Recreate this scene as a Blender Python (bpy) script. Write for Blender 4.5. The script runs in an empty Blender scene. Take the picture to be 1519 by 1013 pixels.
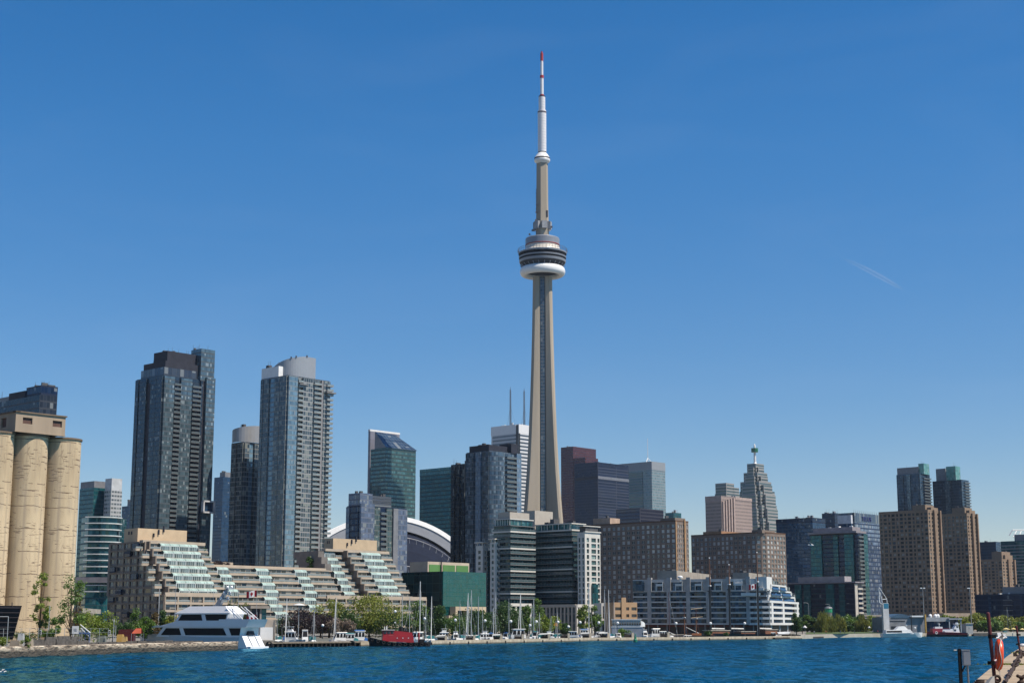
import bpy, math, random
import numpy as np
from mathutils import Vector, Matrix
random.seed(7); RNG = np.random.default_rng(7)
S = bpy.context.scene
COL = S.collection
R = math.radians

# ------------------------------------------------------------------ camera
F, CX, CY, HZ, H = 2290.0, 759.5, 506.5, 927.0, 6.0
PITCH = math.atan((HZ - CY) / F)
cam = bpy.data.cameras.new("camera"); co = bpy.data.objects.new("camera", cam); COL.objects.link(co)
co.location = (0, 0, H); co.rotation_euler = (R(90) + PITCH, 0, 0)
cam.sensor_width = 36; cam.lens = 36 * F / 1519.0; cam.clip_start = 0.5; cam.clip_end = 60000
S.camera = co
# ------------------------------------------------------------------ sky, sun, exposure
SUN_AZ, SUN_EL = 112.0, 57.0           # azimuth clockwise from the view direction
sx, sy = math.sin(R(SUN_AZ)), math.cos(R(SUN_AZ))
w = bpy.data.worlds.new("World"); S.world = w; w.use_nodes = True
nt = w.node_tree; bg = nt.nodes["Background"]
sky = nt.nodes.new("ShaderNodeTexSky"); sky.sky_type = 'NISHITA'; sky.sun_disc = False
sky.sun_elevation = R(SUN_EL); sky.sun_rotation = R(SUN_AZ)
sky.air_density = 1.0; sky.dust_density = 0.0; sky.ozone_density = 3.4; sky.altitude = 0
hsv = nt.nodes.new("ShaderNodeHueSaturation"); hsv.inputs['Saturation'].default_value = 1.39; hsv.inputs['Hue'].default_value = .503
nt.links.new(sky.outputs[0], hsv.inputs['Color'])
# faint high cirrus, part of the sky itself
tc = nt.nodes.new("ShaderNodeTexCoord"); mp = nt.nodes.new("ShaderNodeMapping")
mp.inputs['Scale'].default_value = (2.2, 2.2, 9.0); mp.inputs['Rotation'].default_value = (0.1, 0.14, 0)
nz = nt.nodes.new("ShaderNodeTexNoise"); nz.inputs['Scale'].default_value = 2.3; nz.inputs['Detail'].default_value = 7; nz.inputs['Distortion'].default_value = .6
rp = nt.nodes.new("ShaderNodeMapRange"); rp.inputs[1].default_value = .5; rp.inputs[2].default_value = .85; rp.inputs[3].default_value = 0; rp.inputs[4].default_value = .028
mx = nt.nodes.new("ShaderNodeMix"); mx.data_type = 'RGBA'
mx.inputs['B'].default_value = (7.2, 8.0, 9.2, 1)
nt.links.new(tc.outputs['Generated'], mp.inputs[0]); nt.links.new(mp.outputs[0], nz.inputs[0]); nt.links.new(nz.outputs[0], rp.inputs[0])
nt.links.new(rp.outputs[0], mx.inputs['Factor']); nt.links.new(hsv.outputs[0], mx.inputs['A']); sz = nt.nodes.new("ShaderNodeSeparateXYZ"); nt.links.new(tc.outputs['Generated'], sz.inputs[0])
er = nt.nodes.new("ShaderNodeMapRange"); er.inputs[1].default_value = .30; er.inputs[2].default_value = .02; er.inputs[3].default_value = 0; er.inputs[4].default_value = 1   # dull haze low on the sky
nt.links.new(sz.outputs[2], er.inputs[0]); ml = nt.nodes.new("ShaderNodeMix"); ml.data_type = 'RGBA'; ml.blend_type = 'MULTIPLY'; ml.inputs['B'].default_value = (.85, .765, .83, 1)
nt.links.new(er.outputs[0], ml.inputs['Factor']); nt.links.new(mx.outputs['Result'], ml.inputs['A']); nt.links.new(ml.outputs['Result'], bg.inputs[0])
bg.inputs[1].default_value = 0.077
sl = bpy.data.lights.new("sun", 'SUN'); so = bpy.data.objects.new("sun", sl); COL.objects.link(so)
sl.energy = 5.0; sl.angle = R(0.53); sl.color = (1.0, 0.91, 0.785)
sv = Vector((sx * math.cos(R(SUN_EL)), sy * math.cos(R(SUN_EL)), math.sin(R(SUN_EL))))
so.rotation_euler = sv.to_track_quat('Z', 'Y').to_euler(); so.location = (300, -200, 900)
S.view_settings.view_transform = 'Standard'; S.view_settings.look = 'None'
S.view_settings.exposure = 0.60; S.view_settings.gamma = 1.0; S.view_settings.use_curve_mapping = False
S.cycles.max_bounces = 5; S.cycles.diffuse_bounces = 2; S.cycles.glossy_bounces = 3; S.cycles.transparent_max_bounces = 6
S.cycles.volume_bounces = 0; S.cycles.sample_clamp_indirect = 4

# ------------------------------------------------------------------ photo geometry -> world metres
cp, sp = math.cos(PITCH), math.sin(PITCH)
def uy(px, py=HZ):
    return (px - CX) / F / (cp - (CY - py) / F * sp)
def zt(py, Y):
    v = (CY - py) / F
    return H + Y * (sp + v * cp) / (cp - v * sp)
def P(px, py, Y): return Vector((uy(px, py) * Y, Y, zt(py, Y)))
def gp(px, py, z=0.0):                 # point of the plane z seen at a pixel
    v = (CY - py) / F; k = (sp + v * cp) / (cp - v * sp)
    Y = (z - H) / k
    return Vector((uy(px, py) * Y, Y, z))
def mpp(Y): return Y / F               # metres per photo pixel
def solve(p, d, px, py):               # distance along d from p to the sight line of a pixel column
    k = uy(px, py)
    return (k * p[1] - p[0]) / (d[0] - k * d[1])

# ------------------------------------------------------------------ materials
MT = {}
class G:
    def __init__(s, name):
        s.m = bpy.data.materials.new(name); s.m.use_nodes = True; s.t = s.m.node_tree
        s.b = s.t.nodes["Principled BSDF"]
    def n(s, typ, ins=None, **kw):
        o = s.t.nodes.new("ShaderNode" + typ)
        for k, v in kw.items(): setattr(o, k, v)
        for k, v in (ins or {}).items(): s.put(o.inputs[k], v)
        return o
    def put(s, sock, v):
        if hasattr(v, 'is_linked') or isinstance(v, bpy.types.NodeSocket): s.t.links.new(v, sock)
        elif isinstance(v, (tuple, list)) and sock.type == 'RGBA' and len(v) == 3: sock.default_value = (*v, 1)
        else: sock.default_value = v
    def M(s, op, a, b=0.0, c=0.0): return s.n('Math', {0: a, 1: b, 2: c}, operation=op).outputs[0]
    def mix(s, f, a, b): return s.n('Mix', {'Factor': f, 'A': a, 'B': b}, data_type='RGBA').outputs['Result']
    def noise(s, scale, detail=3, vec=None, dist=0.0):
        o = s.n('TexNoise', {'Scale': scale, 'Detail': detail, 'Distortion': dist})
        if vec is not None: s.put(o.inputs['Vector'], vec)
        return o.outputs['Fac']
    def pos(s): return s.n('NewGeometry').outputs['Position']
    def ramp(s, f, *st):
        o = s.n('ValToRGB'); s.put(o.inputs[0], f); e = o.color_ramp.elements
        while len(e) < len(st): e.new(.5)
        for i, (p, c) in enumerate(st): e[i].position = p; e[i].color = (*c, 1)
        return o.outputs[0]
    def base(s, c, rough=.6, **kw):
        s.put(s.b.inputs['Base Color'], c); s.put(s.b.inputs['Roughness'], rough)
        for k, v in kw.items(): s.put(s.b.inputs[k.replace('_', ' ')], v)
        return s.m
KA = 0.80      # overall reflectance of the palette below
def sc(c, k): return tuple(min(1, x * k) for x in c)

def plain(name, col, rough=.65, amt=.18, scale=.35, metal=0.0, streak=False):
    if name in MT: return MT[name]
    col = sc(col, KA); g = G(name); p = g.pos()
    if streak: p = g.n('VectorMath', {0: p, 1: (1, 1, .08)}, operation='MULTIPLY').outputs[0]
    f = g.noise(scale, 5, p)
    c = g.ramp(f, (.3, sc(col, 1 - amt)), (.7, sc(col, 1 + amt)))
    f2 = g.noise(scale * 9, 2, p)
    c = g.mix(g.M('MULTIPLY', f2, amt * .8), c, sc(col, .5))
    MT[name] = g.base(c, rough, Metallic=metal, Specular_IOR_Level=.5 if rough < .6 else .18); return MT[name]

def facade(name, tint, frame, bay=1.5, fh=3.0, fw=.07, fb=.1, spd=.0, spc=None, var=1.0, blind=.08, refl=1.7, jit=.035, rough=.05, blindc=(.30, .32, .31)):
    """window wall, UV in metres: panes, mullions, spandrel bands"""
    if name in MT: return MT[name]
    tint, frame, blindc = sc(tint, KA), sc(frame, KA), sc(blindc, KA); spc = sc(spc, KA) if spc else None
    g = G(name); uv = g.n('UVMap').outputs[0]
    x = g.n('SeparateXYZ', {0: uv})
    cu = g.M('DIVIDE', x.outputs[0], bay); cv = g.M('DIVIDE', x.outputs[1], fh)
    fu, fv = g.M('FRACT', cu), g.M('FRACT', cv)
    iu, iv = g.M('FLOOR', cu), g.M('FLOOR', cv)
    wn = g.n('TexWhiteNoise', {'Vector': g.n('CombineXYZ', {0: iu, 1: iv, 2: float(len(name))}).outputs[0]}, noise_dimensions='3D')
    r = wn.outputs['Value']
    r2 = g.n('TexWhiteNoise', {'Vector': g.n('CombineXYZ', {0: iu, 1: iv, 2: 55.0}).outputs[0]}, noise_dimensions='3D').outputs['Value']
    dark, lite = sc(tint, max(.2, 1 - .5 * var)), sc(tint, 1 + .8 * var)
    gl = g.ramp(r, (0, dark), (.55, tint), (1, lite))
    # curtains drawn part of the way down the pane
    bl = g.M('MULTIPLY', g.M('GREATER_THAN', r2, 1 - blind), g.M('GREATER_THAN', fv, g.M('MULTIPLY', r, .8)))
    gl = g.mix(g.M('MULTIPLY', bl, .55), gl, blindc)
    wob = g.noise(.05, 3, g.pos())
    frm = g.M('MAXIMUM', g.M('LESS_THAN', fu, fw), g.M('LESS_THAN', fv, fb))
    sd = g.M('LESS_THAN', fv, spd)
    c = g.mix(sd, gl, spc or frame)
    fr = g.mix(g.M('MULTIPLY', wob, .5), frame, sc(frame, .55))
    c = g.mix(frm, c, fr)
    op = g.M('MAXIMUM', frm, sd)
    ro = g.M('ADD', g.M('MULTIPLY', op, .42), rough)
    nrm = g.n('NewGeometry').outputs['Normal']
    jv = g.n('VectorMath', {0: wn.outputs['Color'], 1: (.5, .5, .5)}, operation='SUBTRACT').outputs[0]
    jv = g.n('VectorMath', {0: jv, 'Scale': jit}, operation='SCALE').outputs[0]
    wv = g.n('TexNoise', {'Vector': g.pos(), 'Scale': .11, 'Detail': 2.0}).outputs['Color']; wv = g.n('VectorMath', {0: g.n('VectorMath', {0: wv, 1: (.5, .5, .5)}, operation='SUBTRACT').outputs[0], 'Scale': jit * 2.2}, operation='SCALE').outputs[0]; jv = g.n('VectorMath', {0: jv, 1: wv}, operation='ADD').outputs[0]
    nn = g.n('VectorMath', {0: g.n('VectorMath', {0: nrm, 1: jv}, operation='ADD').outputs[0]}, operation='NORMALIZE').outputs[0]
    mxt = max(tint) + 1e-6; stn = tuple(1 - .62 * (1 - x_ / mxt) for x_ in tint) + (1,)
    MT[name] = g.base(c, ro, Specular_Tint=stn, IOR=g.M('SUBTRACT', refl, g.M('MULTIPLY', op, refl - 1.4)), Normal=nn); return MT[name]

def winmat(name, tint, blindc=(.33, .33, .31), blind=.2, refl=1.6):
    """one pane; UV holds two random numbers of that pane"""
    if name in MT: return MT[name]
    g = G(name); x = g.n('SeparateXYZ', {0: g.n('UVMap').outputs[0]})
    c = g.ramp(x.outputs[0], (0, sc(tint, .45)), (.6, tint), (1, sc(tint, 2.4)))
    c = g.mix(g.M('MULTIPLY', g.M('GREATER_THAN', x.outputs[1], 1 - blind), .8), c, blindc)
    MT[name] = g.base(c, .06, IOR=refl); return MT[name]

def leafmat(name, c0, c1):
    if name in MT: return MT[name]
    g = G(name); x = g.n('SeparateXYZ', {0: g.n('UVMap').outputs[0]})
    c = g.ramp(x.outputs[0], (0, c0), (1, c1))
    g.base(c, .55)
    tr = g.n('BsdfTranslucent', {'Color': g.mix(.5, c, sc(c1, 1.6))}).outputs[0]
    ms = g.n('MixShader', {0: .3, 1: g.b.outputs[0], 2: tr}).outputs[0]
    g.t.links.new(ms, g.t.nodes['Material Output'].inputs[0])
    MT[name] = g.m; return g.m

# ------------------------------------------------------------------ meshes and objects
WL = {}                                # world location of every thing / part origin
class MB:
    def __init__(s): s.v = []; s.f = []; s.uv = []; s.m = []; s.sm = False
    def face(s, pts, m=0, uv=None):
        i = len(s.v); s.v += [tuple(p) for p in pts]; n = len(pts)
        s.f.append(tuple(range(i, i + n))); s.m.append(m)
        s.uv += uv if uv else [(0, 0)] * n
    def wall(s, a, b, z0, z1, m=0, u0=0.0, v0=0.0):
        L = math.hypot(b[0] - a[0], b[1] - a[1])
        s.face([(a[0], a[1], z0), (b[0], b[1], z0), (b[0], b[1], z1), (a[0], a[1], z1)], m,
               [(u0, v0), (u0 + L, v0), (u0 + L, v0 + z1 - z0), (u0, v0 + z1 - z0)])
    def prism(s, poly, z0, z1, m=0, mt=1, skip=(), cont=False, bottom=False):
        n = len(poly); u = 0.0
        for i in range(n):
            a, b = poly[i], poly[(i + 1) % n]
            if i not in skip: s.wall(a, b, z0, z1, m, u if cont else 0.0)
            u += math.hypot(b[0] - a[0], b[1] - a[1])
        s.face([(p[0], p[1], z1) for p in poly], mt, [(p[0], p[1]) for p in poly])
        if bottom: s.face([(p[0], p[1], z0) for p in reversed(poly)], mt)
    def hexa(s, q, m=0, ms=None):      # 8 corners: bottom 0-3, top 4-7
        for k, ix in enumerate(((0, 1, 5, 4), (1, 2, 6, 5), (2, 3, 7, 6), (3, 0, 4, 7), (4, 5, 6, 7), (3, 2, 1, 0))):
            p = [Vector(q[i]) for i in ix]
            L = (p[1] - p[0]).length; Hh = (p[3] - p[0]).length
            s.face(p, ms[k] if ms else m, [(0, 0), (L, 0), (L, Hh), (0, Hh)])
    def box(s, c, sx, sy, sz, rot=0.0, m=0, tilt=None, ms=None):   # c = centre of the bottom
        ca, sa = math.cos(rot), math.sin(rot); q = []
        for z in (0, sz):
            for x, y in ((-1, -1), (1, -1), (1, 1), (-1, 1)):
                v = Vector((x * sx / 2, y * sy / 2, z))
                if tilt is not None: v = tilt @ v
                q.append((c[0] + v.x * ca - v.y * sa, c[1] + v.x * sa + v.y * ca, c[2] + v.z))
        s.hexa(q, m, ms)
    def fbox(s, fc, u0, u1, z0, z1, d0, d1, m=0, mt=None):         # box in a facade's own frame
        def pt(u, d, z): return (fc.o[0] + fc.d[0] * u + fc.n[0] * d, fc.o[1] + fc.d[1] * u + fc.n[1] * d, z)
        A, B, C, D = (u0, d1), (u1, d1), (u1, d0), (u0, d0)
        for (a, b) in ((A, B), (B, C), (D, A)):
            L = abs(a[0] - b[0]) + abs(a[1] - b[1]); ub = a[0] if a[1] == b[1] else 0
            s.face([pt(*a, z0), pt(*b, z0), pt(*b, z1), pt(*a, z1)], m, [(ub, z0 - fc.z), (ub + L, z0 - fc.z), (ub + L, z1 - fc.z), (ub, z1 - fc.z)])
        k = m if mt is None else mt
        s.face([pt(*A, z1), pt(*B, z1), pt(*C, z1), pt(*D, z1)], k)
        s.face([pt(*D, z0), pt(*C, z0), pt(*B, z0), pt(*A, z0)], k)
    def tube(s, a, b, r0, r1=None, n=8, m=0, cap=True):
        a, b = Vector(a), Vector(b); r1 = r0 if r1 is None else r1
        q = (b - a).to_track_quat('Z', 'Y'); ra, rb = [], []
        for k in range(n):
            t = 2 * math.pi * k / n; e = q @ Vector((math.cos(t), math.sin(t), 0))
            ra.append(a + e * r0); rb.append(b + e * r1)
        L = (b - a).length
        for k in range(n):
            j = (k + 1) % n; w_ = 2 * math.pi * r0 / n
            s.face([ra[k], ra[j], rb[j], rb[k]], m, [(k * w_, 0), (k * w_ + w_, 0), (k * w_ + w_, L), (k * w_, L)])
        if cap: s.face(rb, m); s.face(ra[::-1], m)
    def path(s, pts, r, n=6, m=0):
        for a, b in zip(pts[:-1], pts[1:]): s.tube(a, b, r, r, n, m)
    def lathe(s, c, prof, n=32, m=0, ms=None, a0=0.0, a1=2 * math.pi):
        for i in range(len(prof) - 1):
            (r0, z0), (r1, z1) = prof[i], prof[i + 1]
            if abs(r0 - r1) < 1e-9 and abs(z0 - z1) < 1e-9: continue
            for k in range(n):
                t0, t1 = a0 + (a1 - a0) * k / n, a0 + (a1 - a0) * (k + 1) / n
                p = lambda r, t, z: (c[0] + r * math.cos(t), c[1] + r * math.sin(t), c[2] + z)
                rr = max(r0, r1)
                s.face([p(r0, t0, z0), p(r0, t1, z0), p(r1, t1, z1), p(r1, t0, z1)], ms[i] if ms else m,
                       [(rr * t0, z0), (rr * t1, z0), (rr * t1, z1), (rr * t0, z1)])
    def ball(s, c, r, n=12, m=0, sz=1.0):
        s.lathe(c, [(r * math.sin(math.pi * k / n), -r * sz * math.cos(math.pi * k / n)) for k in range(n + 1)], n, m)
    def loft(s, rings, m=0, cap=True, close=True):
        for A, B in zip(rings[:-1], rings[1:]):
            n = len(A)
            for k in range(n if close else n - 1):
                j = (k + 1) % n
                s.face([A[k], A[j], B[j], B[k]], m)
        if cap: s.face(rings[-1], m); s.face(rings[0][::-1], m)
    def add(s, o):
        i = len(s.v); s.v += o.v; s.uv += o.uv; s.m += o.m
        s.f += [tuple(k + i for k in f) for f in o.f]
    def build(s, name, mats, parent=None, loc=None, smooth=False, weld=False):
        if not isinstance(mats, (list, tuple)): mats = [mats]
        if parent is not None: L = WL[parent.name]
        else:
            if loc is None:
                a = np.array(s.v); L = Vector((*(a.min(0) + a.max(0))[:2] / 2, a[:, 2].min()))
            else: L = Vector(loc)
        a = np.array(s.v, dtype=float) - np.array(L)
        me = bpy.data.meshes.new(name); me.from_pydata(a.tolist(), [], s.f)
        ul = me.uv_layers.new(name="UVMap"); ul.data.foreach_set("uv", np.array(s.uv, dtype=np.float32).ravel())
        for mm in mats: me.materials.append(mm)
        me.polygons.foreach_set("material_index", np.minimum(np.array(s.m), len(mats) - 1).astype(np.int32))
        if weld:
            import bmesh
            bm = bmesh.new(); bm.from_mesh(me); bmesh.ops.remove_doubles(bm, verts=bm.verts, dist=weld if isinstance(weld, float) else 1e-3); bm.to_mesh(me); bm.free()
        if smooth: me.polygons.foreach_set("use_smooth", [True] * len(me.polygons))
        o = bpy.data.objects.new(name, me); COL.objects.link(o)
        if parent is not None: o.parent = parent
        else: o.location = L
        WL[o.name] = L
        return o
def tag(o, label, cat, group=None, kind=None):
    if label: o['label'] = label
    if cat: o['category'] = cat
    if group: o['group'] = group
    if kind: o['kind'] = kind
    return o
def thing(name, label, cat, loc, group=None):
    o = bpy.data.objects.new(name, None); COL.objects.link(o); o.location = loc; o.empty_display_size = .5
    WL[o.name] = Vector(loc); return tag(o, label, cat, group)
def struct(mb, name, mats, **kw):
    o = mb.build(name, mats, loc=(0, 0, 0), **kw); o['kind'] = 'structure'; return o
def emit(root, name, mbs, mats, lim=100):
    """each of the first hundred repeats is a part of its own; the rest is one part"""
    for mb in mbs[:lim]: mb.build(name, mats, root)
    if len(mbs) > lim:
        r = MB()
        for mb in mbs[lim:]: r.add(mb)
        r.build(name, mats, root)['kind'] = 'stuff'
def copy_tree(o, loc, rz=None, label=None, scale=None):
    c = o.copy(); COL.objects.link(c); c.location = loc
    if rz is not None: c.rotation_euler = (0, 0, rz)
    if scale: c.scale = (scale,) * 3
    if label: c['label'] = label
    for ch in list(o.children):
        d = ch.copy(); COL.objects.link(d); d.parent = c
        for g_ in list(ch.children):
            e = g_.copy(); COL.objects.link(e); e.parent = d
    return c

# ------------------------------------------------------------------ buildings on the city grid
ANG = 42.5
class Face:
    def __init__(s, o, d, L, z): s.o = o; s.d = d; s.n = (d[1], -d[0]); s.L = L; s.z = z
    def at(s, u, dd=0.0): return (s.o[0] + s.d[0] * u + s.n[0] * dd, s.o[1] + s.d[1] * u + s.n[1] * dd)
    def shift(s, dd): return Face(s.at(0, dd), s.d, s.L, s.z)
class Block:
    """box seen on its corner: pixel columns of its left edge, near corner and right edge, pixel row of its top at the corner"""
    def __init__(s, l, c, r, top, Y, py=None, ang=ANG, z0=2.0, tl=None, tr=None):
        py = top if py is None else py
        th = R(ang); s.DR = (math.sin(th), math.cos(th)); s.DL = (-math.cos(th), math.sin(th))
        C = (uy(c, py) * Y, Y)
        s.tL = tl if tl else solve(C, s.DL, l, py)
        s.tR = tr if tr else solve(C, s.DR, r, py)
        s.C = C; s.z0 = z0; s.z1 = zt(top, Y)
        s.Rp = (C[0] + s.DR[0] * s.tR, C[1] + s.DR[1] * s.tR)
        s.Lp = (C[0] + s.DL[0] * s.tL, C[1] + s.DL[1] * s.tL)
        s.Bp = (s.Rp[0] + s.DL[0] * s.tL, s.Rp[1] + s.DL[1] * s.tL)
        s.poly = [C, s.Rp, s.Bp, s.Lp]
        s.lf = Face(s.Lp, (-s.DL[0], -s.DL[1]), s.tL, z0)
        s.rf = Face(C, s.DR, s.tR, z0)
        s.mid = Vector(((C[0] + s.Bp[0]) / 2, (C[1] + s.Bp[1]) / 2, z0))
    def inset(s, a, b, c, d):          # sub-rectangle in (right, left) fractions from the near corner
        f = lambda x, y: (s.C[0] + s.DR[0] * s.tR * x + s.DL[0] * s.tL * y, s.C[1] + s.DR[1] * s.tR * x + s.DL[1] * s.tL * y)
        return [f(a, c), f(b, c), f(b, d), f(a, d)]
def poly_faces(poly, z):
    out = []
    for i in range(len(poly)):
        a, b = poly[i], poly[(i + 1) % len(poly)]; L = math.hypot(b[0] - a[0], b[1] - a[1])
        out.append(Face(a, ((b[0] - a[0]) / L, (b[1] - a[1]) / L), L, z))
    return out
def frange(a, b, st):
    n = int((b - a) / st + 1e-6); return [a + st * k for k in range(n)]
def balcony_mb(fc, u0, u1, z, dep, rail=1.05):
    mb = MB(); mb.fbox(fc, u0, u1, z - .2, z, 0, dep, 0)
    mb.fbox(fc, u0, u1, z + .12, z + rail, dep - .06, dep - .01, 1)
    mb.fbox(fc, u0 + .01, u0 + .06, z + .12, z + rail, .02, dep - .07, 1); mb.fbox(fc, u1 - .06, u1 - .01, z + .12, z + rail, .02, dep - .07, 1)
    mb.fbox(fc, u0, u1, z + rail, z + rail + .07, dep - .1, dep + .02, 0)
    return mb
def punch(mb, fc, us, zs, z0, z1, dep, wins, m=0, L=None, frame=True):
    """wall with real openings; every window becomes a mesh of its own (0 glass, 1 frame)"""
    L = fc.L if L is None else L
    p = lambda u, z, d=0.0: (*fc.at(u, d), z)
    def q(ua, ub, za, zb):
        if ub - ua > 1e-4 and zb - za > 1e-4:
            mb.face([p(ua, za), p(ub, za), p(ub, zb), p(ua, zb)], m, [(ua, za), (ub, za), (ub, zb), (ua, zb)])
    x = 0.0
    for (a, b) in us:
        q(x, a, z0, z1); x = b; z = z0
        for (c, d) in zs:
            q(a, b, z, c); z = d
            for (e, f, g_, h) in (((a, c), (b, c), 0, 0), ((b, c), (b, d), 0, 0), ((b, d), (a, d), 0, 0), ((a, d), (a, c), 0, 0)):
                mb.face([p(*e), p(*f), p(*f, -dep), p(*e, -dep)], m, [(0, 0), (.3, 0), (.3, .3), (0, .3)])
            wb = MB(); r1, r2 = random.random(), random.random()
            wb.face([p(a, c, -dep), p(b, c, -dep), p(b, d, -dep), p(a, d, -dep)], 0, [(r1, r2)] * 4)
            if frame:
                t = .09; mid = (a + b) / 2
                wb.fbox(fc, mid - t / 2, mid + t / 2, c, d, -dep + .01, -dep + .08, 1)
                wb.fbox(fc, a, b, c, c + t, -dep + .01, -dep + .12, 1)
                wb.fbox(fc, a, b, d - t, d, -dep + .01, -dep + .08, 1)
            wins.append(wb)
        q(a, b, z, z1)
    q(x, L, z0, z1)
def even(L, n, frac, off=0.0):
    wd = L / n; return [(k * wd + wd * (1 - frac) / 2 + off, k * wd + wd * (1 + frac) / 2 + off) for k in range(n)]
def clutter(mb, poly, z, n, hmax=2.5, m=0, mast=0):
    a, b, d = Vector(poly[0]), Vector(poly[1]), Vector(poly[3])
    for k in range(n):
        x, y = random.uniform(.1, .9), random.uniform(.1, .9)
        c = a + (b - a) * x + (d - a) * y; hh = random.uniform(.5, hmax)
        mb.box((c.x, c.y, z - .05), random.uniform(.8, 3), random.uniform(.8, 3), hh, R(-47.5), m)
    for k in range(mast):
        c = a + (b - a) * random.uniform(.05, .95) + (d - a) * random.uniform(.05, .95)
        mb.tube((c.x, c.y, z), (c.x, c.y, z + random.uniform(2, 5)), .12, .06, 5, m)
# ------------------------------------------------------------------ shared building materials
rooftar = plain('roof_tar', (.10, .10, .105), .8)
conc = plain('concrete', (.36, .33, .28), .8)
greymetal = plain('grey_cladding', (.20, .205, .22), .5)
darkmetal = plain('dark_cladding', (.034, .036, .050), .6)
whitepaint = plain('white_paint', (.78, .78, .77), .45, .06)
rail = plain('rail_glass', (.10, .13, .14), .1, .1)
palerail = plain('pale_rail_glass', (.22, .27, .28), .12, .1)
black = plain('black_paint', (.015, .015, .017), .4)
steel = plain('steel', (.32, .33, .34), .4, metal=.6)
slabg = plain('slab_grey', (.24, .24, .25), .7)
brick = plain('brown_brick', (.225, .175, .145), .85, .14, .6)
beigebrick = plain('beige_brick', (.27, .195, .14), .85, .14, .6)
tan = plain('tan_stucco', (.55, .42, .28), .85, .08)
cream = plain('cream_panel', (.52, .43, .33), .8, .12)
winglass = winmat('window_glass', (.035, .045, .052))
winpale = winmat('window_glass_pale', (.09, .115, .125), (.48, .48, .46), .35)
winframe = plain('window_frame', (.42, .42, .41), .5, .05)
winframed = plain('window_frame_dark', (.07, .06, .055), .5, .05)

def condo(name, label, cat, b, mats, specL=(), specR=(), fh=3.0, group=None, bm=None):
    """mats: glass, roof, bay glass, second bay, pier ; balconies use slab + rail"""
    t = thing(name, label, cat, b.mid, group)
    mb = MB(); mb.prism(b.poly, b.z0, b.z1, 0, 1)
    bal = []
    zs = [b.z0 + fh * k for k in range(2, int((b.z1 - b.z0) / fh))][::-1]
    for fc, spec in ((b.lf, specL), (b.rf, specR)):
        for s in spec:
            u0, u1 = s[0] * fc.L, s[1] * fc.L
            if s[2] == 'bay': mb.fbox(fc, u0, u1, b.z0, b.z1 - (s[5] if len(s) > 5 else .6), 0, s[3], s[4], 1)
            elif s[2] == 'band':
                for z in zs: mb.fbox(fc, u0, u1, z - s[5] if len(s) > 5 else z - .35, z, 0, s[3], s[4])
            elif s[2] == 'balc':
                bal += [(z, balcony_mb(fc, u0, u1, z, s[3])) for z in zs]
    mb.build('curtain_wall', mats, t)
    bal.sort(key=lambda e: -e[0])
    emit(t, 'balcony', [e[1] for e in bal], bm or [MT['slab_grey'], MT['rail_glass']])
    return t
def pent(t, poly, z0, z1, mats, name='penthouse', n=0, mast=0, hmax=2):
    mb = MB(); mb.prism(poly, z0, z1, 0, 1, bottom=True)
    if n or mast: clutter(mb, poly, z1, n, hmax, 1, mast)
    return mb.build(name, mats, t)
def roofstuff(t, b, n, hmax=3, mast=0, mats=None):
    mb = MB(); clutter(mb, b.poly, b.z1, n, hmax, 0, mast); mb.build('roof_plant', mats or [greymetal], t)

# ------------------------------------------------------------------ grain silos on the left
def silomat():
    g = G('stained_silo_concrete'); uv = g.n('UVMap').outputs[0]
    st = lambda s_: g.n('VectorMath', {0: uv, 1: s_}, operation='MULTIPLY').outputs[0]
    c = g.ramp(g.noise(1, 5, st((.35, .06, 1))), (.3, (.35, .26, .155)), (.7, (.55, .425, .27)))
    c = g.mix(g.M('MULTIPLY', g.noise(1, 4, st((1.3, .05, 1))), .4), c, (.42, .34, .23))
    sp_ = g.M('MULTIPLY', g.M('GREATER_THAN', g.noise(1, 6, st((.33, 2.3, 1)), .4), .604), g.M('GREATER_THAN', g.noise(1, 2, st((.12, .17, 1))), .5))
    x = g.n('SeparateXYZ', {0: uv})
    wob = g.M('ADD', x.outputs[1], g.M('MULTIPLY', g.noise(1, 3, st((.4, .4, 1))), .8))
    seam = g.M('MULTIPLY', g.M('LESS_THAN', g.M('FRACT', g.M('DIVIDE', wob, 5.6)), .035), g.M('GREATER_THAN', g.noise(1, 3, st((.2, .3, 1))), .45))
    crk = g.M('MULTIPLY', g.M('LESS_THAN', g.M('ABSOLUTE', g.M('SUBTRACT', g.noise(1, 2, st((.3, .09, 1)), .6), .5)), .003), .4)
    dk = g.M('MAXIMUM', g.M('MAXIMUM', sp_, seam), crk)
    c = g.mix(g.M('MULTIPLY', dk, .9), c, (.10, .062, .038)); c = g.mix(g.n('MapRange', {0: g.noise(1, 5, st((.16, .05, 1)), .5), 1: .52, 2: .72, 3: 0, 4: .7}).outputs[0], c, (.26, .215, .165)); c = g.mix(g.n('MapRange', {0: g.noise(1, 6, st((1.1, .022, 1)), .3), 1: .5, 2: .7, 3: 0, 4: .55}).outputs[0], c, (.24, .19, .14))
    bp = g.n('Bump', {'Height': g.M('SUBTRACT', g.noise(3, 3, uv), g.M('MULTIPLY', dk, 2.5)), 'Strength': .22, 'Distance': .15}).outputs[0]
    MT['silo'] = g.base(c, .9, Normal=bp)
silomat()
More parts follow.
